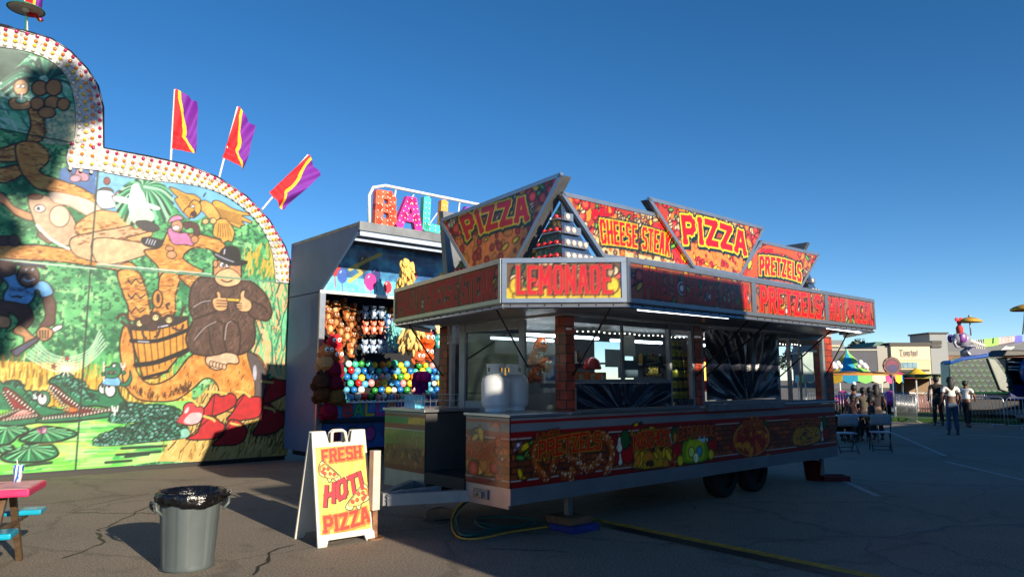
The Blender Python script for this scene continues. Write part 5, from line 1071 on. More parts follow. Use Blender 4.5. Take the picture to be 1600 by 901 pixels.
r = random.Random(3); jc = [('red', (150, 24, 24)), ('mustard', (190, 150, 40)), ('white', (190, 190, 186)), ('green', (50, 110, 60)), ('brown', (100, 60, 34))]
for i in range(16):
    u = 2.78+i*.1 if i < 8 else 5.05+(i-8)*.18; n_, c_ = jc[(i*2) % 5]; b0 = Vector((u, 2.3, 1.981)); mb = MB(); mb.lathe([(0, 0), (.035, 0), (.035, .13), (.02, .16), (.02, .18), (0, .18)], b0, 12); mb.build('sauce_bottle', mat('sauce_'+n_, c_, .35), None, True, base=T(b0), rot=ROT, label=f"{n_} sauce bottle on the {'left' if i < 8 else 'right'} wall shelf, {['first', 'second', 'third', 'fourth', 'fifth', 'sixth', 'seventh', 'eighth'][i % 8]} from its left end", cat='bottle', group='bottles on the trailer wall shelf')
mb = MB()
for i in range(60): mb.ell((1.1+i*.1, .35, 2.3-.012*math.sin(i*.5)**2), .009, 6)
mb.build('light_string', mat('string_light_lit', (255, 245, 225), .4, emit=5), ft, True)
# stack of tins
ty = mat('tin_yellow', (150, 150, 50), .35, .3); tlb = mat('tin_label_dark', (40, 44, 40), .5); first = None
r = random.Random(5)
for j in range(6):
    for i in range(3 if j < 5 else 2):
        px = 1056+i*10.5-(j*.6); b0 = Vector((onv(px, 600, .3).x, .3+.03*(i % 2), 1.36+j*.145))
        if first is None:
            t = thing('food_tin', 'x', 'tin', T(b0), 0, 'tins stacked in the narrow window'); mb = MB(I); mb.lathe([(0, 0), (.06, 0), (.063, .004), (.06, .008), (.06, .13), (.063, .135), (.06, .14), (0, .138)], T(b0), 18); mb.build('can', ty, t, True)
            mb = MB(I); mb.lathe([(.0612, .03), (.0612, .08)], T(b0), 18); mb.build('label_band', tlb, t, True); first = t
        else: t = dup(first, T(b0))
        t['label'] = f"{['lowest', 'second lowest', 'third', 'fourth', 'fifth', 'topmost'][j]} tin in the {['left', 'middle', 'right'][i]} column of yellow tins in the narrow window"
# hanging orange plush in the end window
# crib blocks, hoses, bucket
b0 = T((1.08, .22, 0)); wd = mat('block_wood', (110, 74, 50), .8, 0, .3, 12); blu = mat('block_blue', (24, 40, 110), .7, 0, .3, 10)
mb = MB(); mb.box(.9, 1.26, .02, .4, .075, .155); mb.build('wood_block', wd, None, base=b0, rot=ROT, bevel=.006, label='brown wooden block under the trailer jack foot, on the blue block', cat='block')
mb = MB(); mb.box(.88, 1.3, -.06, .34, 0, .072); mb.build('blue_block', blu, None, base=b0, rot=ROT, bevel=.006, label='blue painted block on the asphalt under the trailer jack', cat='block')
def hose(px, m, label, r=.014, start=None, nme='hose'):
    pts = [Vector(start)] if start else []
    for q in px:
        p = uvz(atz(q[0], q[1], q[2] if len(q) > 2 else r+.005)); pts.append(p)
    P_ = []
    for i in range(len(pts)-1):
        a, b, c, d = pts[max(i-1, 0)], pts[i], pts[i+1], pts[min(i+2, len(pts)-1)]
        for j in range(8): t = j/8; P_.append(.5*((2*b)+(-a+c)*t+(2*a-5*b+4*c-d)*t*t+(-a+3*b-3*c+d)*t**3))
    P_.append(pts[-1]); mb = MB(); mb.tube(P_, r, 8); mb.build(nme, m, None, True, base=T(pts[-1]), rot=ROT, label=label, cat='hose')
gh = mat('hose_green', (16, 84, 74), .4); yh = mat('hose_yellow', (196, 142, 50), .4)
hose([(735, 778, .36), (712, 800, .12), (715, 828), (735, 836), (800, 822), (830, 818)], gh, 'thick dark green hose plugged into the trailer nose, looping to the ground', .017, (-.05, .47, .47))
hose([(728, 780, .34), (707, 805, .1), (712, 835), (745, 841), (800, 830), (858, 822)], yh, 'yellow cord looping from the trailer nose along the asphalt', .011, (-.05, .44, .46), 'cord')
hose([(745, 815), (790, 822), (835, 812), (780, 806), (742, 812), (770, 826), (850, 815), (900, 808)], mat('hose_teal', (20, 100, 96), .4), 'thin teal hose lying coiled on the ground under the trailer', .01)
hose([(665, 812), (668, 798), (690, 792), (715, 800), (705, 810), (680, 812)], black, 'thin black cable curled on the asphalt under the tongue', .008, None, 'cable')
c = atz(1272, 749); t = thing('bucket', 'red plastic bucket on the asphalt under the far end of the trailer', 'bucket', c)
mb = MB(I); mb.lathe([(0, .01), (.13, .0), (.14, .02), (.165, .3), (.172, .3), (.172, .315), (.158, .31), (.13, .03), (0, .03)], c, 24); mb.build('pail', mat('pail_maroon', (88, 12, 20), .5), t, True)
mb = MB(I); mb.tube([c+Vector((-.17*math.cos(a), .02, .3-.16*math.sin(a))) for a in [math.pi*i/10 for i in range(11)]], .004, 6); mb.build('handle', steel, t)
c = atz(1303, 750); mb = MB(I); mb.box(c.x-.22, c.x+.22, c.y-.14, c.y+.14, .0, .02); mb.box(c.x-.22, c.x+.22, c.y-.14, c.y-.12, .02, .09); mb.box(c.x-.22, c.x+.22, c.y+.12, c.y+.14, .02, .09); mb.box(c.x-.22, c.x-.2, c.y-.12, c.y+.12, .02, .09); mb.box(c.x+.2, c.x+.22, c.y-.12, c.y+.12, .02, .09)
mb.build('crate_tray', mat('pail_maroon', (88, 12, 20), .5), None, base=c, label='low red tray on the asphalt beside the red bucket', cat='tray')
# ------------------------------------------------------------------ balloon dart booth
BU0, BU1, BF, BB = 1.55, 7.6, 7.68, 9.14
bt = thing('balloon_booth', 'blue balloon dart booth with bulb letters on its raised awning', 'game booth', T((4.5, BF, 0)), ROT)
bluegrey = mat('booth_blue_steel', (70, 98, 136), .55, .0, .1, 2, .05, 8); bskin = mat('booth_dark_inside', (18, 26, 40), .7)
mb = MB(); mb.box(BU0, BU0+.05, BF, BB, .25, 3.46); mb.build('side_wall', bluegrey, bt)
mb = MB(); mb.box(BU1, BU1+.05, BF, BB, .25, 3.46); mb.build('side_wall', bluegrey, bt)
mb = MB(); mb.box(BU0+.06, BU1-.01, BB-.06, BB, .25, 4.5); mb.build('back_wall', mat('booth_back_blue', (24, 52, 92), .7), bt)
mb = MB(); mb.prism([Vector((BU0, 6.17, 4.585)), Vector((BU0, 6.17, 4.5)), Vector((BU0, BF, 3.48)), Vector((BU0, BB, 3.48)), Vector((BU0, BB, 4.585))], (.05, 0, 0)); mb.build('awning_cheek', bluegrey, bt)
mb = MB(); mb.prism([Vector((BU1, 6.17, 4.585)), Vector((BU1, 6.17, 4.5)), Vector((BU1, BF, 3.48)), Vector((BU1, BB, 3.48)), Vector((BU1, BB, 4.585))], (.05, 0, 0)); mb.build('awning_cheek', bluegrey, bt)
mb = MB(); mb.box(BU0, BU1+.05, 6.17, BB, 4.59, 4.66); mb.box(BU0, BU1+.05, 6.12, 6.168, 4.5, 4.67); mb.build('awning_roof', alud, bt)
mb = MB(); mb.box(BU0-.02, BU0+.1, BF-.06, BF-.001, .25, 3.44); mb.build('corner_post', alu, bt)
mb = MB(); mb.box(BU0-.01, BU1+.05, BF-.04, BF-.002, 3.441, 3.5); mb.build('header_trim', white, bt)
# painted header
C = vcanvas(BF+.05, BU0+.06, BU1, 3.5, 4.55, .012, (30, 84, 140)); h, ww = C.H, C.W; n_ = noise2(h, ww, 14, 3); C.img[:] = mixc((20, 78, 140), (70, 176, 220), n_*1.6-.4); K2 = 1/.012
C.img[:int(.33*K2)] = mixc((60, 170, 220), (160, 220, 236), noise2(h, ww, 6, 5))[:int(.33*K2)]  # bottom strip paler: the sunlight below the awning is put into the colour
def bl(x, y, c, s=1):
    q = [((x+.13*s*math.cos(t))*K2, (y+.17*s*math.sin(t))*K2) for t in [i*math.tau/14 for i in range(14)]]; C.poly(q, c, None, sm=False, raw=True); C.stroke([(x*K2, (y-.17*s)*K2), ((x+.03)*K2, (y-.4*s)*K2)], c, .8, raw=True); C.stroke([((x-.05*s)*K2, (y+.08*s)*K2), ((x-.03*s)*K2, (y+.11*s)*K2)], (230, 230, 240), 1, raw=True)
for x, y, c, s in ((.28, .5, (190, 30, 40), 1), (.45, .34, (40, 90, 190), .9), (.95, .66, (16, 30, 40), 1.1), (1.25, .45, (30, 40, 120), .9), (1.12, .28, (220, 40, 150), 1.1), (2.0, .6, (200, 30, 50), .9), (2.2, .55, (200, 30, 50), .9), (1.55, .2, (220, 40, 60), .8), (3.0, .5, (230, 160, 40), 1), (3.6, .6, (60, 180, 90), 1), (4.4, .4, (190, 40, 60), 1), (5.2, .6, (120, 60, 180), 1)): bl(x, y, c, s)
for pts in ([(.62, .5), (1.05, .75), (1.35, .9)], [(.62, .25), (.9, .45), (.75, .6)]): C.stroke([(a*K2, b*K2) for a, b in pts], (214, 184, 60), 3.2, raw=True, a=.8)
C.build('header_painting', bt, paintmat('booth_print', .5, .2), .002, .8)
mb = MB(); mb.box(BU0+.06, BU1, BF+.054, BF+.09, 3.5, 4.56); mb.build('header_board', bskin, bt)
for i, v in enumerate((6.45, 6.62, 7.15)):
    mb = MB(); mb.cyl((BU0+.2+i*.1, v, 4.53), (BU1-.2, v, 4.53), .022, None, 8); mb.build('tube_light', mat('tube_dim', (206, 220, 235), .3, emit=.9), bt, True)
    mb = MB(); mb.box(BU0+.15+i*.1, BU1-.15, v-.03, v+.03, 4.555, 4.585); mb.build('light_fitting', alud, bt)
# counter and its prints
C = vcanvas(BF-.02, BU0+.1, BU1, .92, 1.22, .011, (40, 110, 190)); n_ = noise2(C.H, C.W, 10, 8); C.img[:] = mixc((30, 90, 176), (110, 180, 226), n_)
x = .5
for rep in range(2):
    for ch, cc_ in zip('BALLOON', ((230, 60, 50), (60, 190, 90), (240, 200, 50), (220, 50, 150), (240, 120, 40), (130, 60, 190), (40, 160, 220))):
        K3 = 1/.011; C.text(ch, [(x*K3, .26*K3), ((x+.17)*K3, .26*K3), ((x+.17)*K3, .05*K3), (x*K3, .05*K3)], [(.06, (20, 20, 60), (0, 0)), (0, cc_, (0, 0))], .14, raw=True); x += .26
    x += .5
C.build('counter_print', bt, paintmat('booth_print'), .002, .7)
mb = MB(); mb.box(BU0+.06, BU1, BF-.015, BF+.3, .9, 1.22); mb.box(BU0+.06, BU1, BF-.12, BF+.3, .84, .9); mb.build('counter', bskin, bt)
C = vcanvas(BF, BU0+.1, BU1, .3, .83, .014, (24, 60, 120)); n_ = noise2(C.H, C.W, 12, 8); C.img[:] = mixc((20, 50, 120), (60, 120, 190), n_)
for i in range(14):
    x = (.3+i*.42)/.014; c_ = ((190, 30, 60), (60, 160, 80), (200, 60, 150), (120, 60, 180))[i % 4]; C.poly(smooth_pts([(x+9*math.cos(t), 20+11*math.sin(t)) for t in [j*math.tau/8 for j in range(8)]]), c_, (20, 20, 50), 1, sm=False, raw=True)
C.build('skirt_print', bt, paintmat('booth_print'), .002, .7)
mb = MB(); mb.box(BU0+.06, BU1, BF+.002, BF+.04, .28, .835); mb.build('skirt_board', bskin, bt)
mb = MB(); mb.box(BU0+.1, BU1, BF-.1, BF-.02, 1.221, 1.25)
mb.build('light_rail', white, bt)
mb = MB()
for i in range(58): mb.ell((BU0+.2+i*.1, BF-.075, 1.262), .018, 6)
tag(mb.build('rail_bulbs', mat('rail_bulb', (230, 230, 240), .2), bt, True))
mb = MB(); mb.box(BU0+.06, BU1, BF+.3, BB-.07, .86, .9); mb.box(BU0+.06, BU1, 9.0, 9.06, .9, 3.4); mb.build('dart_board', mat('dart_board_navy', (12, 16, 26), .8), bt)
mb = MB(); mb.box(BU0+.2, BU1-.2, BF+.1, BB, .12, .25); mb.build('chassis', dark, bt)
# sign frame and letters
sg = MB(); zt = 5.62
cor = [onv(577, 350, 6.3), onv(582, 296, 6.3)]
pa, pb = onv(602, 290, 6.3), onv(746, 319, 6.3)
sg.tube([onv(577, 352, 6.3), onv(577, 305, 6.3), onv(583, 293, 6.3), pa, pa+Vector((5, 0, 0))], .032, 8)
sgo = sg.build('sign_frame', white, bt, True)
for i in range(6):
    mb = MB(); x = cor[0].x+.5+i*.8; mb.cyl((x, 6.35, 4.66), (x+.1, 6.33, pa.z), .018, None, 6); mb.cyl((x, 6.36, 4.7), (x+.55, 6.36, pa.z-.05), .012, None, 6); mb.build('brace', white, sgo)
LB = {'B': [(0, 0), (0, 1)], }
def letter(ch, quad, colr, name):
    q = [onv(a, b, 6.22) for a, b in quad]   # TL TR BR BL
    wd, st = G[ch]
    def W(x, y): t = q[0].lerp(q[1], x); b_ = q[3].lerp(q[2], x); return b_.lerp(t, y)
    r_ = .086; mb = MB(); bm_ = MB(); lm = mat('letter_'+name, colr, .35, coat=.3)
    k = 0
    for pl in st:
        pts = [W(a, y) for a, y in pl]; pp = []
        for a, b_ in zip(pts, pts[1:]):
            n_ = max(1, int((b_-a).length/.1)); d = (b_-a).normalized(); nn = Vector((-d.z, 0, d.x)); k += 1
            mb.prism([a+nn*r_-d*.06, b_+nn*r_+d*.06, b_-nn*r_+d*.06, a-nn*r_-d*.06], (0, .12+.0007*k, 0))
            for e in (a, b_): mb.cyl(e+Vector((0, .0004*k, 0)), e+Vector((0, .12, 0)), r_, None, 14)
            for i in range(n_):
                for s in (-.042, .042): bm_.ell(a.lerp(b_, (i+.5)/n_)+nn*s+Vector((0, -.012, 0)), .016, 6)
    o = mb.build('sign_letter', lm, bt); bm_.build('letter_bulbs', mat('bulb_white', (230, 226, 214), .2, coat=1), o, True)
letter('B', [(594, 303), (614, 306), (614, 350), (592, 346)], (232, 96, 60), 'orange'); letter('A', [(632, 312), (654, 316), (654, 356), (625, 350)], (222, 40, 140), 'pink')
letter('L', [(668, 313), (684, 317), (684, 358), (666, 354)], (70, 196, 176), 'teal'); letter('L', [(695, 318), (712, 322), (714, 363), (693, 360)], (236, 156, 70), 'amber')
letter('O', [(727, 328), (748, 332), (748, 370), (727, 366)], (124, 70, 180), 'violet'); letter('O', [(762, 336), (782, 340), (782, 376), (762, 372)], (60, 130, 210), 'blue'); letter('N', [(797, 344), (815, 348), (815, 382), (797, 378)], (210, 60, 60), 'red')
# balloons pinned on the board
bcol = {'red': (206, 24, 30), 'yellow': (226, 198, 50), 'orange': (226, 120, 30), 'sky blue': (90, 172, 220), 'royal blue': (30, 110, 190), 'mint': (70, 196, 168), 'pink': (228, 150, 150), 'white': (214, 220, 214), 'green': (50, 150, 60)}
names = ['mint', 'royal blue', 'yellow', 'pink', 'sky blue', 'white', 'orange', 'mint', 'yellow', 'royal blue', 'red', 'green', 'sky blue']
BP = {}; r = random.Random(11); bv = 8.93
a, b_ = onv(532, 592, bv), onv(690, 645, bv); cnt = 0
ords = ['top', 'second', 'third', 'fourth', 'fifth', 'sixth', 'seventh', 'lowest']
for j in range(8):
    z = 2.05-j*.148
    for i in range(18):
        u = onv(531, 600, bv).x+i*.175+(j % 2)*.085+r.uniform(-.02, .02)
        if r.random() < .06: continue
        c = names[(i*3+j*5+r.randrange(3)) % len(names)]; p = Vector((u, bv, z+r.uniform(-.02, .02)))
        lab = f'{c} balloon in the {ords[j]} row of the dart board'
        if c not in BP:
            mb = MB(); s = .082; vs = [];
            for q_ in range(9):
                t = math.pi*q_/8; rr_ = s*math.sin(t)*(1 if t < 1.6 else 1-.12*(t-1.6)); 
                for k in range(12): a_ = k*math.tau/12; vs.append((p.x+rr_*math.cos(a_), p.y-.02-.9*s*math.cos(t), p.z+rr_*math.sin(a_)))
            mb.add(vs, [(q_*12+k, (q_+1)*12+k, (q_+1)*12+(k+1) % 12, q_*12+(k+1) % 12) for q_ in range(8) for k in range(12)])
            o = mb.build('balloon', mat('balloon_'+c.replace(' ', '_'), bcol[c], .28, coat=.4, var=.05), None, True, base=T(p), rot=ROT, label=lab, cat='balloon', group='balloons pinned on the dart board'); BP[c] = o
        else:
            o = BP[c].copy(); COL.objects.link(o); o.location = T(p); o['label'] = lab; k_ = r.uniform(.9, 1.1); o.scale = (k_, 1, k_*r.uniform(.95, 1.1))
# soft toys
def plush(p, s, col_, belly, label, group, kind='bear', tilt=0, frz=0):
    """soft toy ~ s metres tall hanging at p (centre), facing the camera side; rotated ROT"""
    rt = ROT+frz; t = thing('plush_toy', label, 'soft toy', T(p), rt, group); Rm = Matrix.Rotation(rt, 3, 'Z') @ Matrix.Rotation(tilt, 3, 'Y'); b = T(p)
    f_ = lambda q: b+Rm @ (Vector(q)*s)
    fur = mat('fur_%d_%d_%d' % tuple(col_), col_, .95, 0, .25, 30, .8, 60, spec=.1); bel = mat('fur_%d_%d_%d' % tuple(belly), belly, .95, 0, .15, 30, .8, 60, spec=.1)
    mb = MB(f_)
    mb.ell((0, 0, -.12), (.2, .17, .25), 12); mb.ell((0, -.02, .24), (.19, .17, .17), 12)
    if kind == 'bear':
        for sx in (-1, 1): mb.ell((sx*.16, .0, .38), (.07, .04, .07), 8)
    elif kind == 'dog':
        for sx in (-1, 1): mb.ell((sx*.2, .0, .18), (.05, .05, .14), 8)
    for sx in (-1, 1): mb.ell((sx*.22, -.06, -.02), (.07, .07, .17), 8, rot=Matrix.Rotation(sx*.5, 3, 'Y')); mb.ell((sx*.13, -.12, -.34), (.09, .14, .09), 8)
    mb.build('body', fur, t, True)
    mb = MB(f_); mb.ell((0, -.16, .19), (.09, .07, .07), 8); mb.ell((0, -.12, -.12), (.13, .08, .17), 8); mb.build('belly', bel, t, True)
    mb = MB(f_)
    for sx in (-1, 1): mb.ell((sx*.07, -.165, .29), (.045, .02, .05), 8, 0); mb.ell((sx*.065, -.185, .285), (.02, .012, .025), 6, 1)
    mb.ell((0, -.235, .21), (.028, .02, .022), 6, 1); mb.build('face', [mat('eye_white', (230, 230, 225), .2), black], t, True)
    return t
def pdup(src, p, lab, frz=0, sc=1): o = dup(src, T(p), ROT+frz, lab); o.scale = (sc, sc, sc); return o
grp = 'small soft toys hung in rows in the balloon booth'
row_cols = [('grey blue', (120, 140, 170), (216, 222, 228)), ('coral', (206, 110, 84), (236, 206, 186)), ('pale blue', (150, 170, 200), (232, 234, 238))]
for j, (y, (cn_, c1, c2)) in enumerate(zip((488, 512, 541), row_cols)):
    src = None
    for i in range(3 if j < 2 else 4):
        p = onv(571+i*12.4+(0 if j != 2 else -1), y, 8.35); lab = f"{['left', 'second', 'third', 'right'][i]} {cn_} plush owl-faced bear in the {['upper', 'middle', 'lower'][j]} row of small toys"
        if src is None: src = plush(p, .36, c1, c2, lab, grp)
        else: pdup(src, p, lab, r.uniform(-.2, .2))
for i, (px, py, v) in enumerate(((606, 500, 8.5), (607, 522, 8.4), (614, 541, 8.4), (600, 541, 8.45), (559, 495, 8.6), (561, 518, 8.6))):
    c_ = ((50, 110, 170), (210, 216, 220)) if i < 4 else ((110, 60, 36), (190, 150, 110)); plush(onv(px, py, v), .38, c_[0], c_[1], (f"bright blue plush bear, {['topmost', 'second', 'lowest right', 'lowest left'][i]} beside the teal bundle" if i < 4 else f"{['upper', 'lower'][i-4]} brown plush bear between the left pile and the small toy rows"), 'larger bears between the toy rows')
fc = [('lime', (110, 170, 60)), ('cream', (216, 196, 150)), ('orange', (214, 110, 50)), ('white', (210, 212, 214)), ('turquoise', (60, 160, 170)), ('yellow', (216, 184, 60)), ('plum', (110, 50, 110))]; fsrc = {}
for j, y in enumerate((490, 511, 533)):
    for i in range(7):
        n_, c_ = fc[(i*2+j*3) % 7]; p = onv(600+i*14, y, 8.75); lab = f"{n_} plush toy, {['first', 'second', 'third', 'fourth', 'fifth', 'sixth', 'seventh'][i]} from the left in the {['top', 'middle', 'bottom'][j]} row at the back wall"
        if n_ in fsrc: pdup(fsrc[n_], p, lab, r.uniform(-.3, .3))
        else: fsrc[n_] = plush(p, .42, c_, (220, 210, 196), lab, 'assorted soft toys in rows at the booth back wall', 'dog')
# brown pile at upper left
grp2 = 'brown soft toys piled at the upper left of the booth'
bsrc = [None]*3; bcs = [((150, 84, 44), (206, 160, 110)), ((120, 66, 36), (190, 140, 90)), ((176, 104, 60), (220, 180, 130))]
k = 0
for (px, py, v) in ((512, 492, 8.1), (524, 500, 8.0), (515, 510, 7.9), (531, 515, 8.2), (508, 478, 8.3), (524, 480, 8.4), (540, 490, 8.5), (548, 505, 8.5), (542, 522, 8.4), (530, 538, 8.0), (550, 530, 8.5), (546, 546, 8.4), (536, 476, 8.6), (552, 484, 8.6), (524, 552, 8.0)):
    p = onv(px, py, v); i = k % 3; lab = f"{['dark chestnut', 'deep brown', 'light tan'][i]} plush bear, {['first', 'second', 'third', 'fourth', 'fifth'][k//3]} of its colour from the top of the left pile"
    if bsrc[i] is None: bsrc[i] = plush(p, .42, *bcs[i], lab, grp2, 'dog')
    else: pdup(bsrc[i], p, lab, r.uniform(-.6, .6))
    k += 1
# strand of big faced toys hung on the left post
def ballhead(p, s, col_, label, eye=True):
    t = thing('plush_toy', label, 'soft toy', T(p), ROT, 'big headed soft toys strung outside the booth'); b = T(p); Rm = Matrix.Rotation(ROT, 3, 'Z'); f_ = lambda q: b+Rm @ (Vector(q)*s)
    fur = mat('fur_%d_%d_%d' % tuple(col_), col_, .95, 0, .25, 30, .8, 60, spec=.1); mb = MB(f_); mb.ell((0, 0, 0), (.5, .42, .46), 14); mb.ell((-.1, -.3, -.18), (.3, .2, .12), 10)
    for sx in (-1, 1): mb.ell((sx*.42, .05, -.3), (.16, .14, .26), 8, rot=Matrix.Rotation(sx*.6, 3, 'Y')); mb.ell((sx*.2, 0, .44), (.12, .08, .12), 8)
    mb.build('body', fur, t, True)
    if eye:
        mb = MB(f_)
        for sx in (-1, 1): mb.ell((sx*.17, -.4, .12), (.14, .07, .15), 10, 0); mb.ell((sx*.15, -.46, .1), (.055, .03, .07), 8, 1)
        mb.build('eyes', [mat('eye_white', (230, 230, 225), .2), black], t, True)
    return t
strand = [((519, 534), .36, (206, 40, 54), 'red big headed plush on the left strand, topmost'), ((507, 549), .38, (214, 120, 70), 'orange curly plush on the left strand below the red one'), ((523, 556), .36, (150, 70, 50), 'brick brown plush on the left strand beside the orange one'),
 ((505, 566), .42, (200, 140, 90), 'tan plush head on the left strand, half lit by sun'), ((521, 576), .44, (120, 26, 48), 'maroon plush on the left strand, upper of two maroon ones'), ((499, 596), .44, (84, 50, 36), 'dark brown plush on the left strand at the booth corner'), ((521, 598), .42, (110, 24, 44), 'maroon plush on the left strand, lower of two maroon ones'),
 ((500, 616), .42, (96, 52, 30), 'brown plush on the left strand, lowest on the outside'), ((523, 620), .44, (120, 84, 44), 'olive tan plush low on the left strand'), ((511, 642), .42, (140, 20, 46), 'crimson plush at the very bottom of the left strand')]
for (px, py), s, c_, lab in strand: ballhead(onv(px+3, py, 7.45), s*.84, c_, lab, py < 560)
for (px, py), s, c_, lab in [((667, 530), .36, (214, 92, 40), 'orange goggle eyed plush, top of the right strand'), ((666, 552), .34, (206, 86, 40), 'orange plush hanging second on the right strand'), ((654, 558), .3, (190, 96, 60), 'rust orange plush beside the others on the right strand')]: ballhead(onv(px, py, 7.2), s, c_, lab)
def strandy(px, py, v, s, hgt, col_, label, nme='plush_toy'):
    p = onv(px, py, v); b = T(p); mb = MB(I); rr = random.Random(int(px)); n = 60
    for i in range(n):
        a = rr.uniform(0, math.tau); z = rr.uniform(-.5, .5)*hgt; x = s*math.cos(a)*rr.uniform(.4, 1); y = s*.6*math.sin(a)
        mb.tube([b+Vector((x, y, z)), b+Vector((x*1.2, y*1.2, z-.06)), b+Vector((x*1.25+rr.uniform(-.03, .03), y*1.2, z-.14))], [.03, .034, .022], 6)
    mb.ell(b, (s*.8, s*.6, hgt*.5), 10); mb.build(nme, mat('fur_%d_%d_%d' % tuple(col_), col_, .95, 0, .25, 30, .8, 60, spec=.1), None, True, base=b, label=label, cat='soft toy')
strandy(634, 424, 6.6, .15, .55, (226, 190, 110), 'bundle of cream banana shaped plush toys hanging high under the awning')
strandy(643, 530, 7.3, .24, .5, (220, 186, 120), 'cream bundle of dangling plush toys in the middle of the booth opening')
strandy(618, 520, 7.9, .14, .55, (120, 190, 190), 'teal long limbed plush bundle beside the small toy rows')
strandy(657, 600, 7.2, .16, .55, (120, 30, 110), 'purple and magenta plush strand hanging over the counter')
strandy(661, 583, 7.1, .13, .1, (200, 40, 120), 'magenta tuft on top of the purple plush strand')
# ------------------------------------------------------------------ orange plush seen through the trailer end window
for (dx, dy), lab in (((0, -22), 'upper'), ((-9, 0), 'second'), ((6, 10), 'third'), ((-8, 26), 'lowest')): ballhead(onu(845+dx, 560+dy, 1.5), .2, (196, 92, 46), f'{lab} orange goggle eyed plush behind the trailer end window')

# ------------------------------------------------------------------ booths added unseen behind the viewpoint, heights set to throw the long shadow
rb_ = thing('shade_row_front', 'unseen stall row added to shade the food trailer', 'stall', T((0, -9.5, 0)), ROT)
SLOPE = math.tan(ELEV)
ov = -9.5
def stall(name, u0, u1, ztop, label, u=None):
    t = thing(name, label, 'stall', T(((u0+u1)/2, ov-1.2, 0)), ROT); w_ = mat('shade_stall_wall', (70, 66, 64), .7, 0, .2, 2)
    mb = MB(); mb.box(u0, u1, ov-2.4, ov, .02, ztop-.25); mb.build('wall', w_, t); mb = MB(); mb.box(u0, u1, ov-2.5, ov+.02, ztop-.249, ztop); mb.build('roof', alud, t)
    mb = MB(); mb.box(u0+.2, u1-.2, ov+.001, ov+.03, 1.0, 2.3); mb.build('shutter', bskin, t)
for o in [rb_]: bpy.data.objects.remove(o)
stall('shade_stall', -1.3, -.25, 1.70-ov*SLOPE, 'narrow unseen stall at the near end of the added shade row'); stall('shade_stall', -.25, 1.7, 2.76+(-ov-1.5)*SLOPE, 'tallest unseen stall of the row added to shade the trailer')
stall('shade_stall', 1.7, 15, 2.3+(-ov-1.5)*SLOPE, 'long unseen stall of the row added to shade the trailer'); stall('shade_stall', 15, 60, 1.55-ov*SLOPE, 'longest unseen stall at the far end of the added shade row')
# tree added unseen behind the viewpoint, its crown shaped to shade the mural
def tree(name, base, hgt, cr, label, seed, n=1400, leafc=(52, 84, 34), leaf=.16, cz=None, cat='tree', blobs=7, pts=None):
    r = random.Random(seed); b = Vector(base); t = thing(name, label, cat, b); bk = mat('bark', (74, 58, 44), .9, 0, .3, 10, .6); mb = MB(I)
    mb.tube([b, b+Vector((.1*cr, 0, hgt*.3)), b+Vector((0, .1*cr, hgt*.6)), b+Vector((.05*cr, 0, hgt*.85))], [.05*cr+.04, .045*cr+.03, .03*cr+.02, .02], 8)
    cs = []
    for i in range(blobs):
        a = r.uniform(0, math.tau); d = cr*r.uniform(.2, .75); c_ = b+Vector((d*math.cos(a), d*math.sin(a), hgt*r.uniform(.58, .92))); cs.append((c_, cr*r.uniform(.3, .5))); mb.tube([b+Vector((0, 0, hgt*.45)), b.lerp(c_, .6)+Vector((0, 0, hgt*.2)), c_], [.02*cr+.02, .015*cr+.01, .01], 6)
    if pts: cs = [(T(Vector(p[:3])), p[3]) for p in pts]
    mb.build('trunk', bk, t, True); mb = MB(I)
    for i in range(n):
        c_, rr_ = r.choice(cs); d = Vector((r.gauss(0, 1), r.gauss(0, 1), r.gauss(0, .8))).normalized()*rr_*r.uniform(.35, 1.05); p = c_+d; s = leaf*r.uniform(.6, 1.3)
        u_ = Vector((r.uniform(-1, 1), r.uniform(-1, 1), r.uniform(-1, 1))).normalized(); w_ = u_.cross(Vector((r.uniform(-1, 1), r.uniform(-1, 1), r.uniform(-1, 1)))).normalized(); m = r.choice((0, 0, 1))
        mb.add([p-u_*s, p+w_*s*.5, p+u_*s, p-w_*s*.5], [(0, 1, 2, 3)], m)
    mb.build('crown', [mat('leaf_%d_%d_%d' % leafc, leafc, .6, 0, .3, 3), mat('leafd_%d_%d_%d' % leafc, tuple(int(x*.7) for x in leafc), .6, 0, .3, 3)], t, recalc=False)
    return t
tree('shade_tree', T((-5.3, -12, 0)), 12.6, 2.6, 'unseen tall tree behind the viewpoint, crown shaped to shade the mural', 3, 5200, leaf=.17, pts=[(-3.95, -12, 13.3, .62), (-4.35, -12.1, 12.5, .55), (-4.5, -11.9, 11.7, .5), (-5.2, -12, 12.4, .8), (-4.95, -12.2, 10.7, .5), (-4.7, -12, 9.5, .62), (-5.1, -12, 9.0, .7), (-5.9, -12, 11, 1.1)])

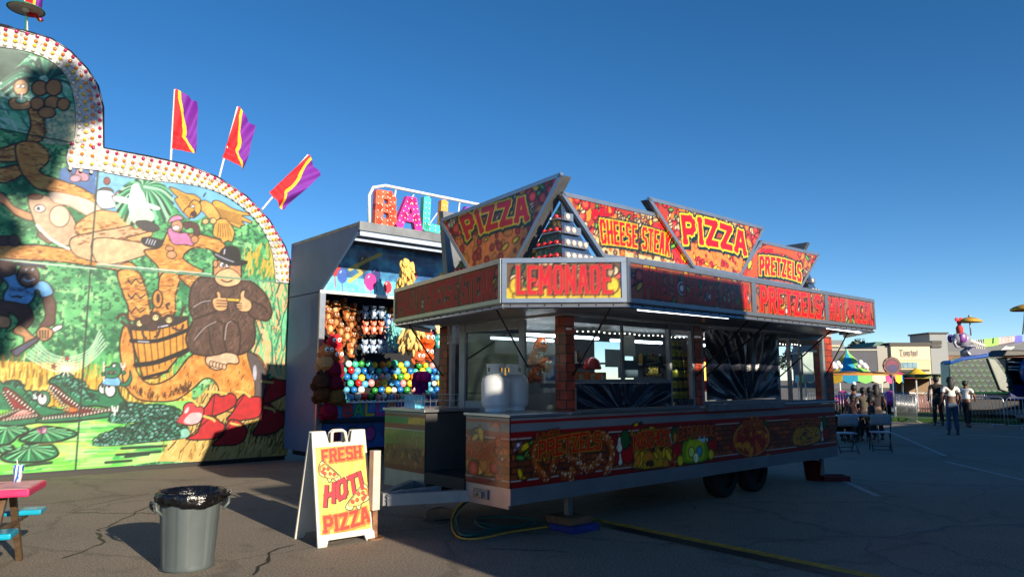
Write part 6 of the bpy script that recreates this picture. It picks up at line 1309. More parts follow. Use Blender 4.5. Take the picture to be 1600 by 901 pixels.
# ------------------------------------------------------------------ sandwich board
fl, frt = Vector((-1.97, 7.56, 0)), Vector((-1.477, 7.975, 0)); bk_ = Vector((-2.354, 8.039, 0)); xd = (frt-fl).normalized(); yd = Vector((-xd.y, xd.x, 0)); wB = (frt-fl).length+.01; dB = .6; HB = 1.15
ctr = fl+xd*wB/2+yd*dB/2; rotB = math.atan2(xd.y, xd.x); sb = thing('sandwich_board', 'white A-frame board advertising fresh hot pizza on a yellow poster', 'sandwich board', ctr, rotB)
plastic = mat('board_plastic', (196, 190, 180), .4, 0, .06, 5, .05, 30)
def leg_frame(y0, sgn):
    tp = dB/2-.03*sgn*-1 if 0 else None
    top = Vector((0, (dB/2-.035) if sgn > 0 else (dB/2+.035), HB)); bot = Vector((0, 0 if sgn > 0 else dB, 0))
    e = (top-bot).normalized()
    nrm = Vector((0, -e.z, e.y))*(1 if sgn > 0 else -1); L_ = (top-bot).length
    return lambda q: fl+xd*q[0]+ (lambda w_: yd*w_.y+UP*w_.z)(bot+e*q[1]+nrm*q[2]), L_
for sgn in (1, -1):
    fr_, L_ = leg_frame(0, sgn); mb = MB(fr_)
    mb.prism([Vector((0, 0, 0)), Vector((.1, 0, 0)), Vector((.12, .06, 0)), Vector((wB-.12, .06, 0)), Vector((wB-.1, 0, 0)), Vector((wB, 0, 0)), Vector((wB-.01, L_, 0)), Vector((wB-.17, L_, 0)), Vector((wB-.2, L_-.13, 0)), Vector((.2, L_-.13, 0)), Vector((.17, L_, 0)), Vector((.01, L_, 0))], (0, 0, -.03))
    o = mb.build('front_panel' if sgn > 0 else 'rear_panel', plastic, sb, bevel=.006)
    mb = MB(fr_); 
    mb.tube([Vector((.235, L_-.15, -.015)), Vector((.25, L_-.02, -.015)), Vector((.28, L_, -.015)), Vector((wB-.28, L_, -.015)), Vector((wB-.25, L_-.02, -.015)), Vector((wB-.235, L_-.15, -.015))], .018, 8); mb.build('grip', plastic, o, True)
    if sgn > 0:
        P0 = fr_((.035, .12, 0)); X = xd; Y = (fr_((0, 1, 0))-fr_((0, 0, 0))).normalized()
        C = Canvas(P0, X, Y, wB-.07, L_-.29, .0032, (244, 196, 86)); W, H = C.W, C.H; yy, xx = np.mgrid[0:H, 0:W]; an = np.arctan2(yy-H*.42, xx-W*.5); ra = (np.sin(an*17) > 0)
        C.img[:] = mixc((240, 176, 56), (246, 214, 112), np.where(ra, .45, .72)*(.85+.3*noise2(H, W, 40, 2)))
        OL = [(.12, (232, 120, 40), (.04, -.04)), (.05, (236, 128, 44), (0, 0)), (0, (206, 42, 22), (0, 0))]
        C.text('FRESH', [(W*.14, H*.955), (W*.9, H*.985), (W*.9, H*.85), (W*.14, H*.82)], OL, .13, raw=True, serif=.24, gap=.6)
        C.text('PIZZA', [(W*.1, H*.19), (W*.95, H*.24), (W*.97, H*.09), (W*.1, H*.035)], OL, .13, -.1, raw=True, serif=.24, gap=.6)
        C.text('HOT!', [(W*.17, H*.53), (W*.85, H*.66), (W*.9, H*.485), (W*.12, H*.33)], [(.06, (60, 10, 14), (.05, -.02)), (.03, (70, 12, 16), (0, 0)), (0, (210, 24, 52), (0, 0))], .13, raw=True, gap=.55)
        def slice_(cx, cy, s, fl_):
            f = lambda a, b: (W*cx+fl_*a*W*s, H*cy+b*W*s)
            out_ = [f(*p) for p in ((-1, .55), (-.9, .95), (-.5, 1.15), (.9, -.15), (.55, -.5), (.2, -.25), (-.1, -.55), (-.35, -.15), (-.75, .0), (-.95, .2))]
            C.poly(smooth_pts(out_), (248, 232, 150), (40, 90, 60), 2.2, sm=False, raw=True); inn_ = [f(p[0]*.85, p[1]*.85+.04) for p in ((-1, .55), (-.8, .95), (-.4, 1.0), (.8, -.1), (.4, -.3), (-.2, -.3), (-.7, .1))]; C.poly(smooth_pts(inn_), (248, 206, 110), (160, 70, 20), 1.5, sm=False, raw=True)
            C.stroke([f(-.9, .4), f(-.82, .8), f(-.42, .98)], (200, 110, 40), 4, raw=True)
            for a, b in ((-.5, .6), (-.15, .55), (-.45, .2), (.0, .15), (.35, .05), (-.65, .35)): C.poly([(f(a, b)[0]+.14*W*s*math.cos(t), f(a, b)[1]+.14*W*s*math.sin(t)) for t in [i*math.tau/10 for i in range(10)]], (222, 70, 50), (150, 30, 20), 1, sm=False, raw=True)
        slice_(.26, .66, .22, 1); slice_(.76, .32, .26, -1)
        C.text('HOT!', [(W*.17, H*.53), (W*.85, H*.66), (W*.9, H*.485), (W*.12, H*.33)], [(.03, (70, 12, 16), (0, 0)), (0, (210, 24, 52), (0, 0))], .13, raw=True, gap=.55)
        C.build('poster', o, paintmat('poster_print', .5, .15), .002, .85)

# ------------------------------------------------------------------ trash can
cc0 = Vector((-2.97, 6.83, 0)); tc = thing('trash_can', 'grey ribbed plastic trash can with a black liner folded over its rim', 'trash can', cc0)
gp = mat('bin_grey_plastic', (74, 82, 84), .5, 0, .06, 4, .08, 60); mb = MB(I); n = 96; vs = []
prof = [(.235, 0), (.242, .02), (.245, .06), (.283, .6), (.285, .64), (.3, .645), (.302, .67), (.29, .672), (.28, .6), (.235, .03)]
for r_, z in prof:
    for k in range(n):
        a = k*math.tau/n; q_ = (a*6/math.tau+.12) % 1; rib = .013 if (q_ < .62 and .05 < z < .62) else 0
        vs.append(cc0+Vector(((r_-rib)*.93*math.cos(a), (r_-rib)*.93*math.sin(a), z)))
mb.add(vs, [(i*n+k, i*n+(k+1) % n, (i+1)*n+(k+1) % n, (i+1)*n+k) for i in range(len(prof)-1) for k in range(n)]); mb.add([cc0+Vector((.235*math.cos(k*math.tau/48), .235*math.sin(k*math.tau/48), .01)) for k in range(48)], [tuple(range(48))]); mb.build('bin_body', gp, tc, True)
for a in (3.85, 3.85+math.pi):
    mb = MB(I); d = Vector((math.cos(a), math.sin(a), 0)); s = Vector((-d.y, d.x, 0)); p = cc0+d*.265
    mb.tube([p+s*.09+Vector((0, 0, .5)), p+s*.09+d*.05+Vector((0, 0, .55)), p+s*.08+d*.055+Vector((0, 0, .6)), p-s*.08+d*.055+Vector((0, 0, .6)), p-s*.09+d*.05+Vector((0, 0, .55)), p-s*.09+Vector((0, 0, .5))], .014, 8); mb.build('handle', gp, tc, True)
mb = MB(I); n = 90; vs = []; r = random.Random(2); pr = [(.205, .1), (.24, .45), (.256, .6), (.28, .68), (.304, .69), (.322, .678), (.325, .64), (.322, .605), (.318, .575)]
for i, (r_, z) in enumerate(pr):
    for k in range(n):
        a = k*math.tau/n; w_ = .007*math.sin(a*13+i*.9)+.005*math.sin(a*29+i*2); dz = (.014*math.sin(a*3+1)+.004*math.sin(a*11)) if i > 5 else 0
        vs.append(cc0+Vector(((r_+w_*(.3+.12*i))*.93*math.cos(a), (r_+w_*(.3+.12*i))*.93*math.sin(a), z+dz*(.5+.3*(i-5)))))
mb.add(vs, [(i*n+k, i*n+(k+1) % n, (i+1)*n+(k+1) % n, (i+1)*n+k) for i in range(len(pr)-1) for k in range(n)])
lin_ = mb.build('liner', mat('bin_liner', (10, 10, 12), .22, 0, .3, 12, .6, 26, spec=.6), tc, True); sm = lin_.modifiers.new('s', 'SOLIDIFY'); sm.thickness = .002
mb = MB(I); p = cc0+Vector((.295, .02, .62)); mb.tube([p, p+Vector((.05, 0, .02)), p+Vector((.07, 0, .07)), p+Vector((.04, 0, .04)), p+Vector((.01, 0, -.04))], [.006, .012, .005, .01, .004], 6); mb.build('liner_knot', mat('bin_liner', (10, 10, 12)), lin_, True)

# ------------------------------------------------------------------ picnic table
a, b = atz(66, 745, .76), atz(77, 762, .76); b2 = atz(0, 764, .76)
ax = (Vector((b2.x, b2.y, 0))-Vector((b.x, b.y, 0))).normalized()*-1; ax = Vector((.93, .36, 0)).normalized(); ay = Vector((-ax.y, ax.x, 0))
e0 = Vector((-4.26, 6.62, 0)); PT = lambda q: e0+ax*q[0]+ay*q[1]+UP*q[2]
pt = thing('picnic_table', 'steel picnic table with a worn pink top and turquoise benches', 'picnic table', PT((-.9, 0, 0)), math.atan2(ax.y, ax.x))
pk = mat('table_pink', (196, 36, 92), .4, 0, .25, 7, .1, 20, coat=.3); pk2 = mat('table_worn_pink', (206, 150, 150), .5, 0, .35, 9, .1, 20); tq = mat('bench_turquoise', (0, 140, 170), .35, 0, .15, 5, coat=.3)
def plank(x0, x1, y0, y1, z0, z1, m, nme, m2_=None):
    mb = MB(PT); mb.box(x0, x1, y0, y1, z0, z1); o = mb.build(nme, m, pt, bevel=.015)
    if m2_: mb = MB(PT); mb.box(x0+.02, x1-.02, y0+.02, y1-.02, z1+.0005, z1+.003); mb.build('worn_surface', m2_, o)
    return o
plank(-1.8, .0, -.3, .33, .70, .765, pk, 'table_top', pk2); plank(-1.8, -.02, -.68, -.43, .42, .47, tq, 'bench'); plank(-1.8, -.06, .5, .72, .42, .47, tq, 'bench')
rust = mat('leg_brown_steel', (104, 84, 64), .5, .5, .4, 14)
for x in (-.22, -1.55):
    for s in (1, -1):
        mb = MB(PT); mb.obox((x, s*.12, .70), (x, s*.58, 0.0), .05, .05, up=(1, 0, 0)); mb.build('leg', rust, pt)
    mb = MB(PT); mb.box(x-.02, x+.02, -.64, .68, .385, .418); mb.build('bench_bracket', rust, pt)
mb = MB(PT); mb.obox((-.22, 0, .37), (-1.55, 0, .37), .03, .03); mb.build('stretcher', rust, pt)
cp = PT((-.17, .02, .769)); cp = atz(27, 752, .769); t = thing('drink_cup', 'white paper cup with blue swirls and a straw on the pink table', 'cup', cp)
C_ = mat('cup_white', (220, 220, 222), .5); mb = MB(I); mb.lathe([(0, .002), (.032, 0), (.045, .145), (.047, .147), (.044, .15), (.04, .145), (.03, .01)], cp, 24)
m = C_; m = bpy.data.materials.new('cup_swirl'); m.use_nodes = True; n_ = m.node_tree.nodes; l_ = m.node_tree.links; wv = n_.new('ShaderNodeTexWave'); wv.inputs['Scale'].default_value = 9; wv.inputs['Distortion'].default_value = 7; tcn = n_.new('ShaderNodeTexCoord'); l_.new(tcn.outputs['Object'], wv.inputs['Vector']); rp = n_.new('ShaderNodeValToRGB'); rp.color_ramp.elements[0].position = .55; rp.color_ramp.elements[0].color = (.75, .75, .76, 1); rp.color_ramp.elements[1].position = .6; rp.color_ramp.elements[1].color = (.02, .16, .6, 1); l_.new(wv.outputs['Fac'], rp.inputs[0]); l_.new(rp.outputs[0], n_['Principled BSDF'].inputs['Base Color'])
mb.build('cup', m, t, True); mb = MB(I); mb.cyl(cp+Vector((0, 0, .1)), cp+Vector((-.02, 0, .2)), .004, None, 6); mb.build('straw', white, t)
# ------------------------------------------------------------------ people
def skin_mesh(name, parent, base, verts, edges, rad, material, sub=1, root=0):
    b, r_ = ROOT[parent.name]; Mi = Matrix.Rotation(-r_, 3, 'Z')
    me = bpy.data.meshes.new(name); me.from_pydata([Mi @ (Vector(v)-b) for v in verts], edges, []); me.materials.append(material)
    o = bpy.data.objects.new(name, me); COL.objects.link(o); o.parent = parent; ROOT[o.name] = (b, r_)
    o.modifiers.new('skin', 'SKIN').use_smooth_shade = True; me.skin_vertices if me.skin_vertices else None
    sv = me.skin_vertices[0].data
    for i, rr in enumerate(rad): rr = rr if hasattr(rr, '__len__') else (rr, rr); sv[i].radius = rr; sv[i].use_root = (i == root)
    o.modifiers.new('subd', 'SUBSURF').levels = sub; o.modifiers['subd'].render_levels = sub; return o
def person(base, h, face, label, skin_c, top_c, leg_c, hair_c, pose='stand', group=None, bare_mid=False, long_hair=False, seed=0, bag=None, sleeves=True):
    """face: heading angle (radians, 0 = +y); pose: stand / walk / sit / seat height via base"""
    s = h/1.75; r = random.Random(seed); t = thing('person', label, 'person', base, -face, group); b = Vector(base); Rm = Matrix.Rotation(-face, 3, 'Z')
    W = lambda x, y, z: b+Rm @ Vector((x*s, y*s, z*s))
    sk = mat('skin_%d_%d_%d' % skin_c, skin_c, .55, 0, .06, 8); tm = mat('cloth_%d_%d_%d' % top_c, top_c, .85, 0, .15, 10, .3, 30); lm = mat('cloth_%d_%d_%d' % leg_c, leg_c, .85, 0, .15, 10, .3, 30); hm = mat('hair_%d_%d_%d' % hair_c, hair_c, .6, 0, .2, 20, .3, 60); shm = mat('shoe_grey', (60, 58, 58), .6)
    sit = pose == 'sit'; hz = .48 if sit else .93; d = hz-.93
    st = .0 if pose != 'walk' else .26
    if sit: kn = [(-.12, .44, .5), (.12, .44, .5)]; an = [(-.12, .42, .08), (.12, .42, .08)]; toe = [(-.12, .58, .04), (.12, .58, .04)]
    else:
        kn = [(-.1, .02+st*.5, .5), (.1, .03-st*.45, .5)]; an = [(-.12, st*.9, .08), (.12, -st-.02, .09)]; toe = [(-.13, .14+st*.9, .04), (.13, .12-st, .04)]
    sh = 1.42+d; hd = 1.6+d
    if pose in ('stand', 'sit'): el = [(-.27, -.02, 1.14+d), (.27, -.02, 1.14+d)]; wr = [(-.25, .12, .92+d), (.25, .14, .94+d)]
    else: el = [(-.26, -.12, 1.15+d), (.26, .1, 1.15+d)]; wr = [(-.24, -.14, .9+d), (.22, .26, 1.0+d)]
    V = [(0, 0, hz), (0, 0, 1.08+d), (0, 0, 1.28+d), (0, .0, sh), (0, .005, 1.5+d), (0, .01, hd-.03), (0, .01, hd+.06)]
    Rr = [(.15, .1), (.125, .09), (.15, .1), (.1, .07), (.05, .05), (.078, .088), (.07, .082)]; E = [(0, 1), (1, 2), (2, 3), (3, 4), (4, 5), (5, 6)]
    for i, sx in enumerate((-1, 1)):
        k = len(V); V += [(sx*.19, 0, sh-.02), el[i], wr[i], (wr[i][0], wr[i][1]+.07, wr[i][2]-.05)]; Rr += [.052, .04, .028, .03]; E += [(3, k), (k, k+1), (k+1, k+2), (k+2, k+3)]
        k = len(V); V += [(sx*.09, .0, hz-.06), kn[i], an[i], toe[i]]; Rr += [.085, .056, .036, .034]; E += [(0, k), (k, k+1), (k+1, k+2), (k+2, k+3)]
    for kk in range(1): pass
    skin_mesh('body', t, base, [W(*v) for v in V], E, [tuple(x*s for x in (q if hasattr(q, '__len__') else (q, q))) for q in Rr], sk, 2)
    # top
    lo = 1.0+d if not bare_mid else 1.14+d
    V2 = [(0, 0, lo), (0, 0, 1.14+d if not bare_mid else 1.2+d), (0, 0, 1.3+d), (0, 0, sh)]; R2 = [(.155, .11), (.145, .11), (.165, .115), (.12, .085)]; E2 = [(0, 1), (1, 2), (2, 3)]
    for i, sx in enumerate((-1, 1)):
        k = len(V2); m_ = tuple((a_+b_)/2 for a_, b_ in zip((sx*.19, 0, sh-.02), el[i])); V2 += [(sx*.19, 0, sh-.02), m_]; R2 += [.066, .062]; E2 += [(3, k), (k, k+1)]
    skin_mesh('shirt', t, base, [W(*v) for v in V2], E2, [tuple(x*s for x in (q if hasattr(q, '__len__') else (q, q))) for q in R2], tm, 2)
    V3 = [(0, 0, hz+.08), (0, 0, hz-.02)]; R3 = [(.155, .11), (.165, .125)]; E3 = [(0, 1)]
    for i, sx in enumerate((-1, 1)):
        k = len(V3); a3 = tuple(p*.9+q*.1 for p, q in zip(an[i], kn[i])); V3 += [(sx*.09, 0, hz-.1), kn[i], a3]; R3 += [.1, .075, .07]; E3 += [(1, k), (k, k+1), (k+1, k+2)]
    skin_mesh('trousers', t, base, [W(*v) for v in V3], E3, [tuple(x*s for x in (q if hasattr(q, '__len__') else (q, q))) for q in R3], lm, 2)
    mb = MB(I); mb.ell(W(0, -.012, hd+.045), (.098*s, .108*s, .118*s), 14, rot=Rm)
    if long_hair: mb.ell(W(0, -.07, hd-.08), (.1*s, .06*s, .2*s), 12, rot=Rm)
    mb.build('hair', hm, t, True)
    for i in (0, 1): mb = MB(I); a3, t3 = an[i], toe[i]; mb.ell(W((a3[0]+t3[0])/2, (a3[1]+t3[1])/2, .045), (.045*s, .13*s, .05*s), 10, rot=Rm); mb.build('shoe', shm, t, True)
    mb = MB(I); mb.ell(W(0, .1, hd), (.018*s, .022*s, .03*s), 8, rot=Rm)
    for sx in (-1, 1): mb.ell(W(sx*.086, .01, hd), (.012*s, .025*s, .03*s), 6, rot=Rm)
    mb.build('nose_and_ears', sk, t, True)
    mb = MB(I)
    for sx in (-1, 1): mb.ell(W(sx*.032, .088, hd+.025), (.012*s, .008*s, .009*s), 6, rot=Rm)
    mb.ell(W(0, .092, hd-.05), (.025*s, .006*s, .006*s), 6, rot=Rm); mb.build('eyes_and_mouth', mat('eye_dark', (30, 16, 14), .3), t, True)
    return t
DS = (70, 44, 34); MS = (120, 78, 58)
person(atz(1490, 679), 1.78, .15, 'standing person in a white top and wide blue jeans by the barrier, seen from behind', DS, (214, 210, 206), (58, 74, 100), (16, 13, 12), long_hair=True, seed=1, bare_mid=True)
person(atz(1513, 667), 1.66, .9, 'walking person in a white shirt and dark leggings with a small strap bag', MS, (216, 214, 212), (24, 22, 26), (18, 14, 12), 'walk', seed=2)
fd = atz(1325, 712).y
person(atd(1333, 592, 21.5)*1-Vector((0, 0, atd(1333, 592, 21.5).z)), 1.55, .4, 'standing person in a pale blue shirt beyond the folding table', MS, (120, 130, 160), (40, 44, 60), (20, 14, 12), seed=3)
person(atd(1347, 592, 20.5)*1-Vector((0, 0, atd(1347, 592, 20.5).z)), 1.48, 3.3, 'person in an olive shirt standing between the blue and black shirts', DS, (78, 70, 58), (30, 30, 34), (16, 12, 12), seed=4)
person(atd(1357, 592, 21.8)*1-Vector((0, 0, atd(1357, 592, 21.8).z)), 1.47, .2, 'person in a black shirt standing behind the olive shirted one', DS, (22, 22, 26), (22, 22, 26), (12, 10, 10), seed=5)
person(atd(1367, 592, 20.8)*1-Vector((0, 0, atd(1367, 592, 20.8).z)), 1.56, .1, 'person in dark clothes with full black hair left of the pink scarf', DS, (26, 20, 30), (24, 22, 28), (12, 10, 10), seed=6, long_hair=True)
person(atd(1299, 592, 20.2)*1-Vector((0, 0, atd(1299, 592, 20.2).z)), 1.5, 1.2, 'person in black leaning by the far corner of the food trailer', DS, (20, 18, 22), (26, 24, 30), (12, 10, 10), 'sit', seed=7)
person(atd(1462, 592, 27)*1-Vector((0, 0, atd(1462, 592, 27).z)), 1.82, .3, 'tall person in black standing inside the barrier by the scaled ride car', DS, (16, 16, 18), (20, 20, 24), (12, 10, 10), seed=8)
# folding chairs, table and those seated
wpl = mat('chair_white_plastic', (150, 156, 164), .45, 0, .05); lgm = mat('chair_leg_dark', (40, 42, 48), .4, .6)
def chair(base, ang, label):
    t = thing('folding_chair', label, 'chair', base, ang, 'white folding chairs at the table'); b = Vector(base); Rm = Matrix.Rotation(ang, 3, 'Z'); f_ = lambda q: b+Rm @ Vector(q)
    mb = MB(f_); mb.box(-.22, .22, -.2, .22, .43, .46); mb.build('seat', wpl, t, bevel=.012)
    mb = MB(f_); vs = []; n = 8
    for j, (z, y) in enumerate(((.62, -.24), (.7, -.25), (.8, -.27), (.88, -.28))):
        for i in range(n+1): x = -.23+.46*i/n; zz = z-(.02*abs(x/.23)**4 if j == 3 else 0); vs.append((x, y-.03+.04*(x/.23)**2, zz))
    mb.add(vs, [(j*(n+1)+i, j*(n+1)+i+1, (j+1)*(n+1)+i+1, (j+1)*(n+1)+i) for j in range(3) for i in range(n)]); o = mb.build('backrest', wpl, t, True); sm = o.modifiers.new('s', 'SOLIDIFY'); sm.thickness = .02
    for s in (-1, 1):
        mb = MB(f_); mb.tube([(s*.22, .26, 0), (s*.22, -.02, .42), (s*.215, -.26, .86)], .013, 8); mb.build('leg', lgm, t, True)
        mb = MB(f_); mb.tube([(s*.2, -.26, 0), (s*.2, .12, .44)], .012, 8); mb.build('leg', lgm, t, True)
    mb = MB(f_); mb.cyl((-.2, -.22, .05), (.2, -.22, .05), .008); mb.build('crossbar', lgm, t); mb = MB(f_); mb.cyl((-.22, .2, .1), (.22, .2, .1), .008); mb.build('crossbar', lgm, t); return t
c1 = chair(atz(1322, 706), -.1, 'white folding chair nearest the trailer end, its back to us')
dup(c1, atz(1377, 704), -.35, 'white folding chair with an empty seat, right of the first one'); dup(c1, atz(1352, 680)+Vector((.3, .9, 0)), 2.9, 'white folding chair on the far side of the table')
tb = atz(1352, 693)+Vector((0, .5, 0)); t = thing('folding_table', 'white folding table with grey legs between the two chairs', 'table', tb)
mb = MB(I); mb.box(tb.x-.6, tb.x+.6, tb.y-.35, tb.y+.35, .71, .75); mb.build('table_top', wpl, t, bevel=.01)
for sx in (-1, 1):
    mb = MB(I); mb.tube([(tb.x+sx*.45, tb.y-.3, 0), (tb.x+sx*.45, tb.y-.3, .70), (tb.x+sx*.45, tb.y+.3, .70), (tb.x+sx*.45, tb.y+.3, 0)], .014, 8); mb.build('leg', lgm, t)
person(atz(1388, 694)+Vector((-.1, .6, 0)), 1.7, -1.2, 'seated person with a round dark hairstyle at the right of the table', DS, (40, 30, 38), (30, 30, 36), (10, 9, 9), 'sit', seed=11)
person(atz(1372, 690)+Vector((-.1, 1.1, 0)), 1.74, -2.6, 'seated person in a dark maroon top facing the table', DS, (50, 28, 34), (30, 30, 36), (10, 9, 9), 'sit', seed=12)
# ------------------------------------------------------------------ crowd barriers
bst = mat('barrier_steel', (170, 172, 176), .35, .7, .1, 10)
def barrier(label):
    t = thing('crowd_barrier', label, 'barrier', (0, 0, 0), 0, 'steel barriers round the rides'); mb = MB(I); mb.tube([(-1.15, 0, .12), (-1.15, 0, 1.0), (-1.08, 0, 1.08), (1.08, 0, 1.08), (1.15, 0, 1.0), (1.15, 0, .12)], .02, 8, closed=True); mb.build('frame', bst, t, True)
    mb = MB(I)
    for i in range(19): x = -1.03+i*.1145; mb.cyl((x, 0, .13), (x, 0, 1.07), .009, None, 5)
    mb.build('bars', bst, t, True)
    for x in (-.8, .8): mb = MB(I); mb.tube([(x, -.28, .0), (x, 0, .12), (x, .28, .0)], .016, 6); mb.build('foot', bst, t)
    return t
fpts = [atz(1290, 652), atz(1395, 655), atz(1440, 662), atz(1600, 670), atz(1680, 672)]; seq = []
for a_, b_ in zip(fpts, fpts[1:]):
    n_ = max(1, round((b_-a_).length/2.35)); 
    for i in range(n_): seq.append((a_.lerp(b_, (i+.5)/n_), math.atan2((b_-a_).y, (b_-a_).x)))
wrd = ['leftmost', 'second', 'third', 'fourth', 'fifth', 'sixth', 'seventh', 'eighth', 'ninth', 'tenth', 'eleventh', 'twelfth', 'thirteenth', 'fourteenth', 'fifteenth', 'sixteenth', 'seventeenth']
bsrc_ = None
for i, (p, a_) in enumerate(seq):
    lab = f'{wrd[min(i, 16)]} steel barrier from the left in the front row round the rides'
    if bsrc_ is None: bsrc_ = barrier(lab); bsrc_.location = p; bsrc_.rotation_euler = (0, 0, a_)
    else: dup(bsrc_, p, a_, lab)
for i in range(7):
    p = atd(1300+i*45, 592, 34); p.z = 0; dup(bsrc_, p, .05*(i-3), f'{wrd[i]} steel barrier from the left in the second row behind')
# ride platform behind the barriers
mb = MB(I); pa_, pb_ = atz(1400, 661)+Vector((0, .5, 0)), atz(1640, 668)+Vector((0, .5, 0)); nrm = Vector((0, 1, 0))
def slab(a_, b_, dp, z0, z1, nme, m, label=None, cat=None, **k):
    mb = MB(I); a_, b_ = Vector(a_), Vector(b_); d = (b_-a_).normalized(); q = Vector((-d.y, d.x, 0))*dp; mb.prism([Vector((a_.x, a_.y, z0)), Vector((b_.x, b_.y, z0)), Vector((b_.x+q.x, b_.y+q.y, z0)), Vector((a_.x+q.x, a_.y+q.y, z0))], (0, 0, z1-z0)); return mb.build(nme, m, None, base=(a_+b_)/2*1, label=label, cat=cat, **k)
slab(pa_+Vector((0, 1, 0)), pb_+Vector((0, 1, 0)), 7, .004, .16, 'artificial_turf', mat('turf_green', (50, 84, 34), .9, 0, .3, 6, .5, 60), kind='structure')
slab(pa_+Vector((3.5, 1.6, .0)), pb_+Vector((2, 1.6, 0)), 5, .3, .5, 'ride_platform', mat('platform_grey', (96, 104, 116), .5, .4), 'grey steel ride platform above green turf behind the barriers', 'platform')
# ------------------------------------------------------------------ scaled ride car, arm, elephant, umbrellas
rc = atd(1535, 610, 29); rc.z = 0; t = thing('ride_car', 'big green scaled ride car with a navy tail and open dark seat', 'ride car', rc)
sc = vs = None
C0 = Canvas(atd(1487, 612, 29), Vector((1, 0, 0)), UP, 2.55, 1.42, .022, (20, 60, 50)); H, W = C0.H, C0.W
for j in range(8):
    for i in range(12):
        x = (i+.5*(j % 2))*W/11.; y = j*H/7.; C0.poly([(x+8*math.cos(t_), y+9*math.sin(t_)) for t_ in [math.pi+k*math.pi/7 for k in range(8)]], (16, 92, 62) if (i+j) % 3 else (20, 60, 84), (8, 30, 26), .8, sm=False, raw=True); C0.stroke([(x-3, y-6), (x, y-8), (x+3, y-6)], (150, 190, 176), .6, raw=True)
C0.clip(smooth_pts([(0, 2), (W*.02, H*.9), (W*.3, H*.98), (W*.62, H), (W*.8, H*.85), (W*.98, H*.05), (W*.5, 0)]), raw=True); C0.build('scaled_side', t, paintmat('ride_print', .3, .6), .004, .5)
f2 = lambda q: rc+Vector(q); x0 = C0.P0.x-rc.x; dy = C0.P0.y-rc.y
mb = MB(f2); mb.prism([Vector((x0, dy+.01, 1.1)), Vector((x0+.05, dy+.01, 2.45)), Vector((x0+1.6, dy+.01, 2.6)), Vector((x0+2.1, dy+.01, 2.3)), Vector((x0+2.5, dy+.01, 1.12))], (0, .8, 0)); mb.build('car_shell', mat('ride_green', (14, 76, 54), .35, coat=.5), t, bevel=.12)
mb = MB(f2); mb.prism([Vector((x0-.02, dy-.05, 2.4)), Vector((x0+.5, dy-.05, 2.58)), Vector((x0+1.6, dy-.05, 2.74)), Vector((x0+1.6, dy-.05, 2.58)), Vector((x0+.5, dy-.05, 2.44)), Vector((x0, dy-.05, 2.28))], (0, .5, 0)); mb.build('blue_crest', mat('ride_blue', (20, 70, 150), .3, coat=.5), t, bevel=.08)
mb = MB(f2); mb.prism([Vector((x0+1.5, dy-.08, 2.55)), Vector((x0+1.8, dy-.08, 2.5)), Vector((x0+2.3, dy-.08, 1.7)), Vector((x0+2.2, dy-.08, 1.2)), Vector((x0+1.9, dy-.08, 1.3))], (0, .2, 0)); mb.build('white_collar', mat('ride_white', (120, 126, 120), .4), t, bevel=.03)
mb = MB(f2); mb.box(x0+2.3, x0+4.3, dy, dy+1.3, .9, 1.5); mb.prism([Vector((x0+3.8, dy, 1.1)), Vector((x0+5.2, dy, 1.9)), Vector((x0+4.6, dy, 1.1))], (0, .6, 0)); mb.build('navy_tail', mat('ride_navy', (14, 30, 90), .3, coat=.5), t, bevel=.05)
mb = MB(f2); mb.box(x0+2.5, x0+4.0, dy+.3, dy+1.2, 1.5, 2.6); mb.prism([Vector((x0+2.2, dy+.1, 2.6)), Vector((x0+2.4, dy+.1, 2.9)), Vector((x0+3.9, dy+.1, 2.85)), Vector((x0+4.0, dy+.1, 2.65))], (0, 1, 0)); mb.build('seat_back', black, t, bevel=.06)
mb = MB(f2); mb.tube([(x0+2.3, dy-.1, 2.1), (x0+3.0, dy-.1, 2.05), (x0+3.2, dy-.1, 1.6)], .035, 8); mb.tube([(x0+2.3, dy-.1, 2.4), (x0+2.9, dy-.1, 2.35), (x0+3.0, dy-.1, 2.2), (x0+2.3, dy-.1, 2.2)], .03, 8); mb.build('lap_bar', steel, t, True)
mb = MB(f2); mb.box(x0+.6, x0+3.6, dy+.2, dy+1.1, .5, .9); mb.build('undercarriage', dark, t)
# arm ride behind
ar = atd(1560, 592, 34); ar.z = 0; t = thing('arm_ride', 'spinning arm ride with pale green and pink light panels and a white truss', 'fairground ride', ar)
def apx(px, py, d=34): return atd(px, py, d)
mb = MB(I); q = [apx(*p) for p in ((1536, 530), (1596, 524), (1596, 537), (1538, 543))]; mb.prism(q, (0, .5, 0)); mb.build('arm', mat('arm_navy', (40, 44, 90), .4), t)
C1 = Canvas(apx(1536, 543.5), Vector((1, 0, 0)), UP, 1.9, .66, .025, (30, 30, 60)); 
C1.poly([(1536, 529), (1560, 527), (1560, 539), (1538, 542)], (140, 220, 60), sm=False); C1.poly([(1560, 527), (1585, 525), (1585, 533), (1560, 538)], (226, 176, 176), sm=False); C1.poly([(1585, 524), (1597, 523), (1597, 534), (1585, 536)], (40, 50, 220), sm=False)
for i in range(11):
    for j in range(2): C1.ell(1540+i*5, 531.5+j*4-i*.5, .9, .9, (50, 20, 40), tex=0)
C1.clip([(1536, 529), (1597, 523), (1597, 534), (1538, 543)]); C1.build('light_panel', t, paintmat('ride_print'), .03, .9)
for a0, a1 in (((1546, 562), (1572, 541)), ((1558, 562), (1584, 541))): mb = MB(I); mb.cyl(apx(*a0), apx(*a1), .05, None, 6); mb.build('truss_chord', white, t)
mb = MB(I)
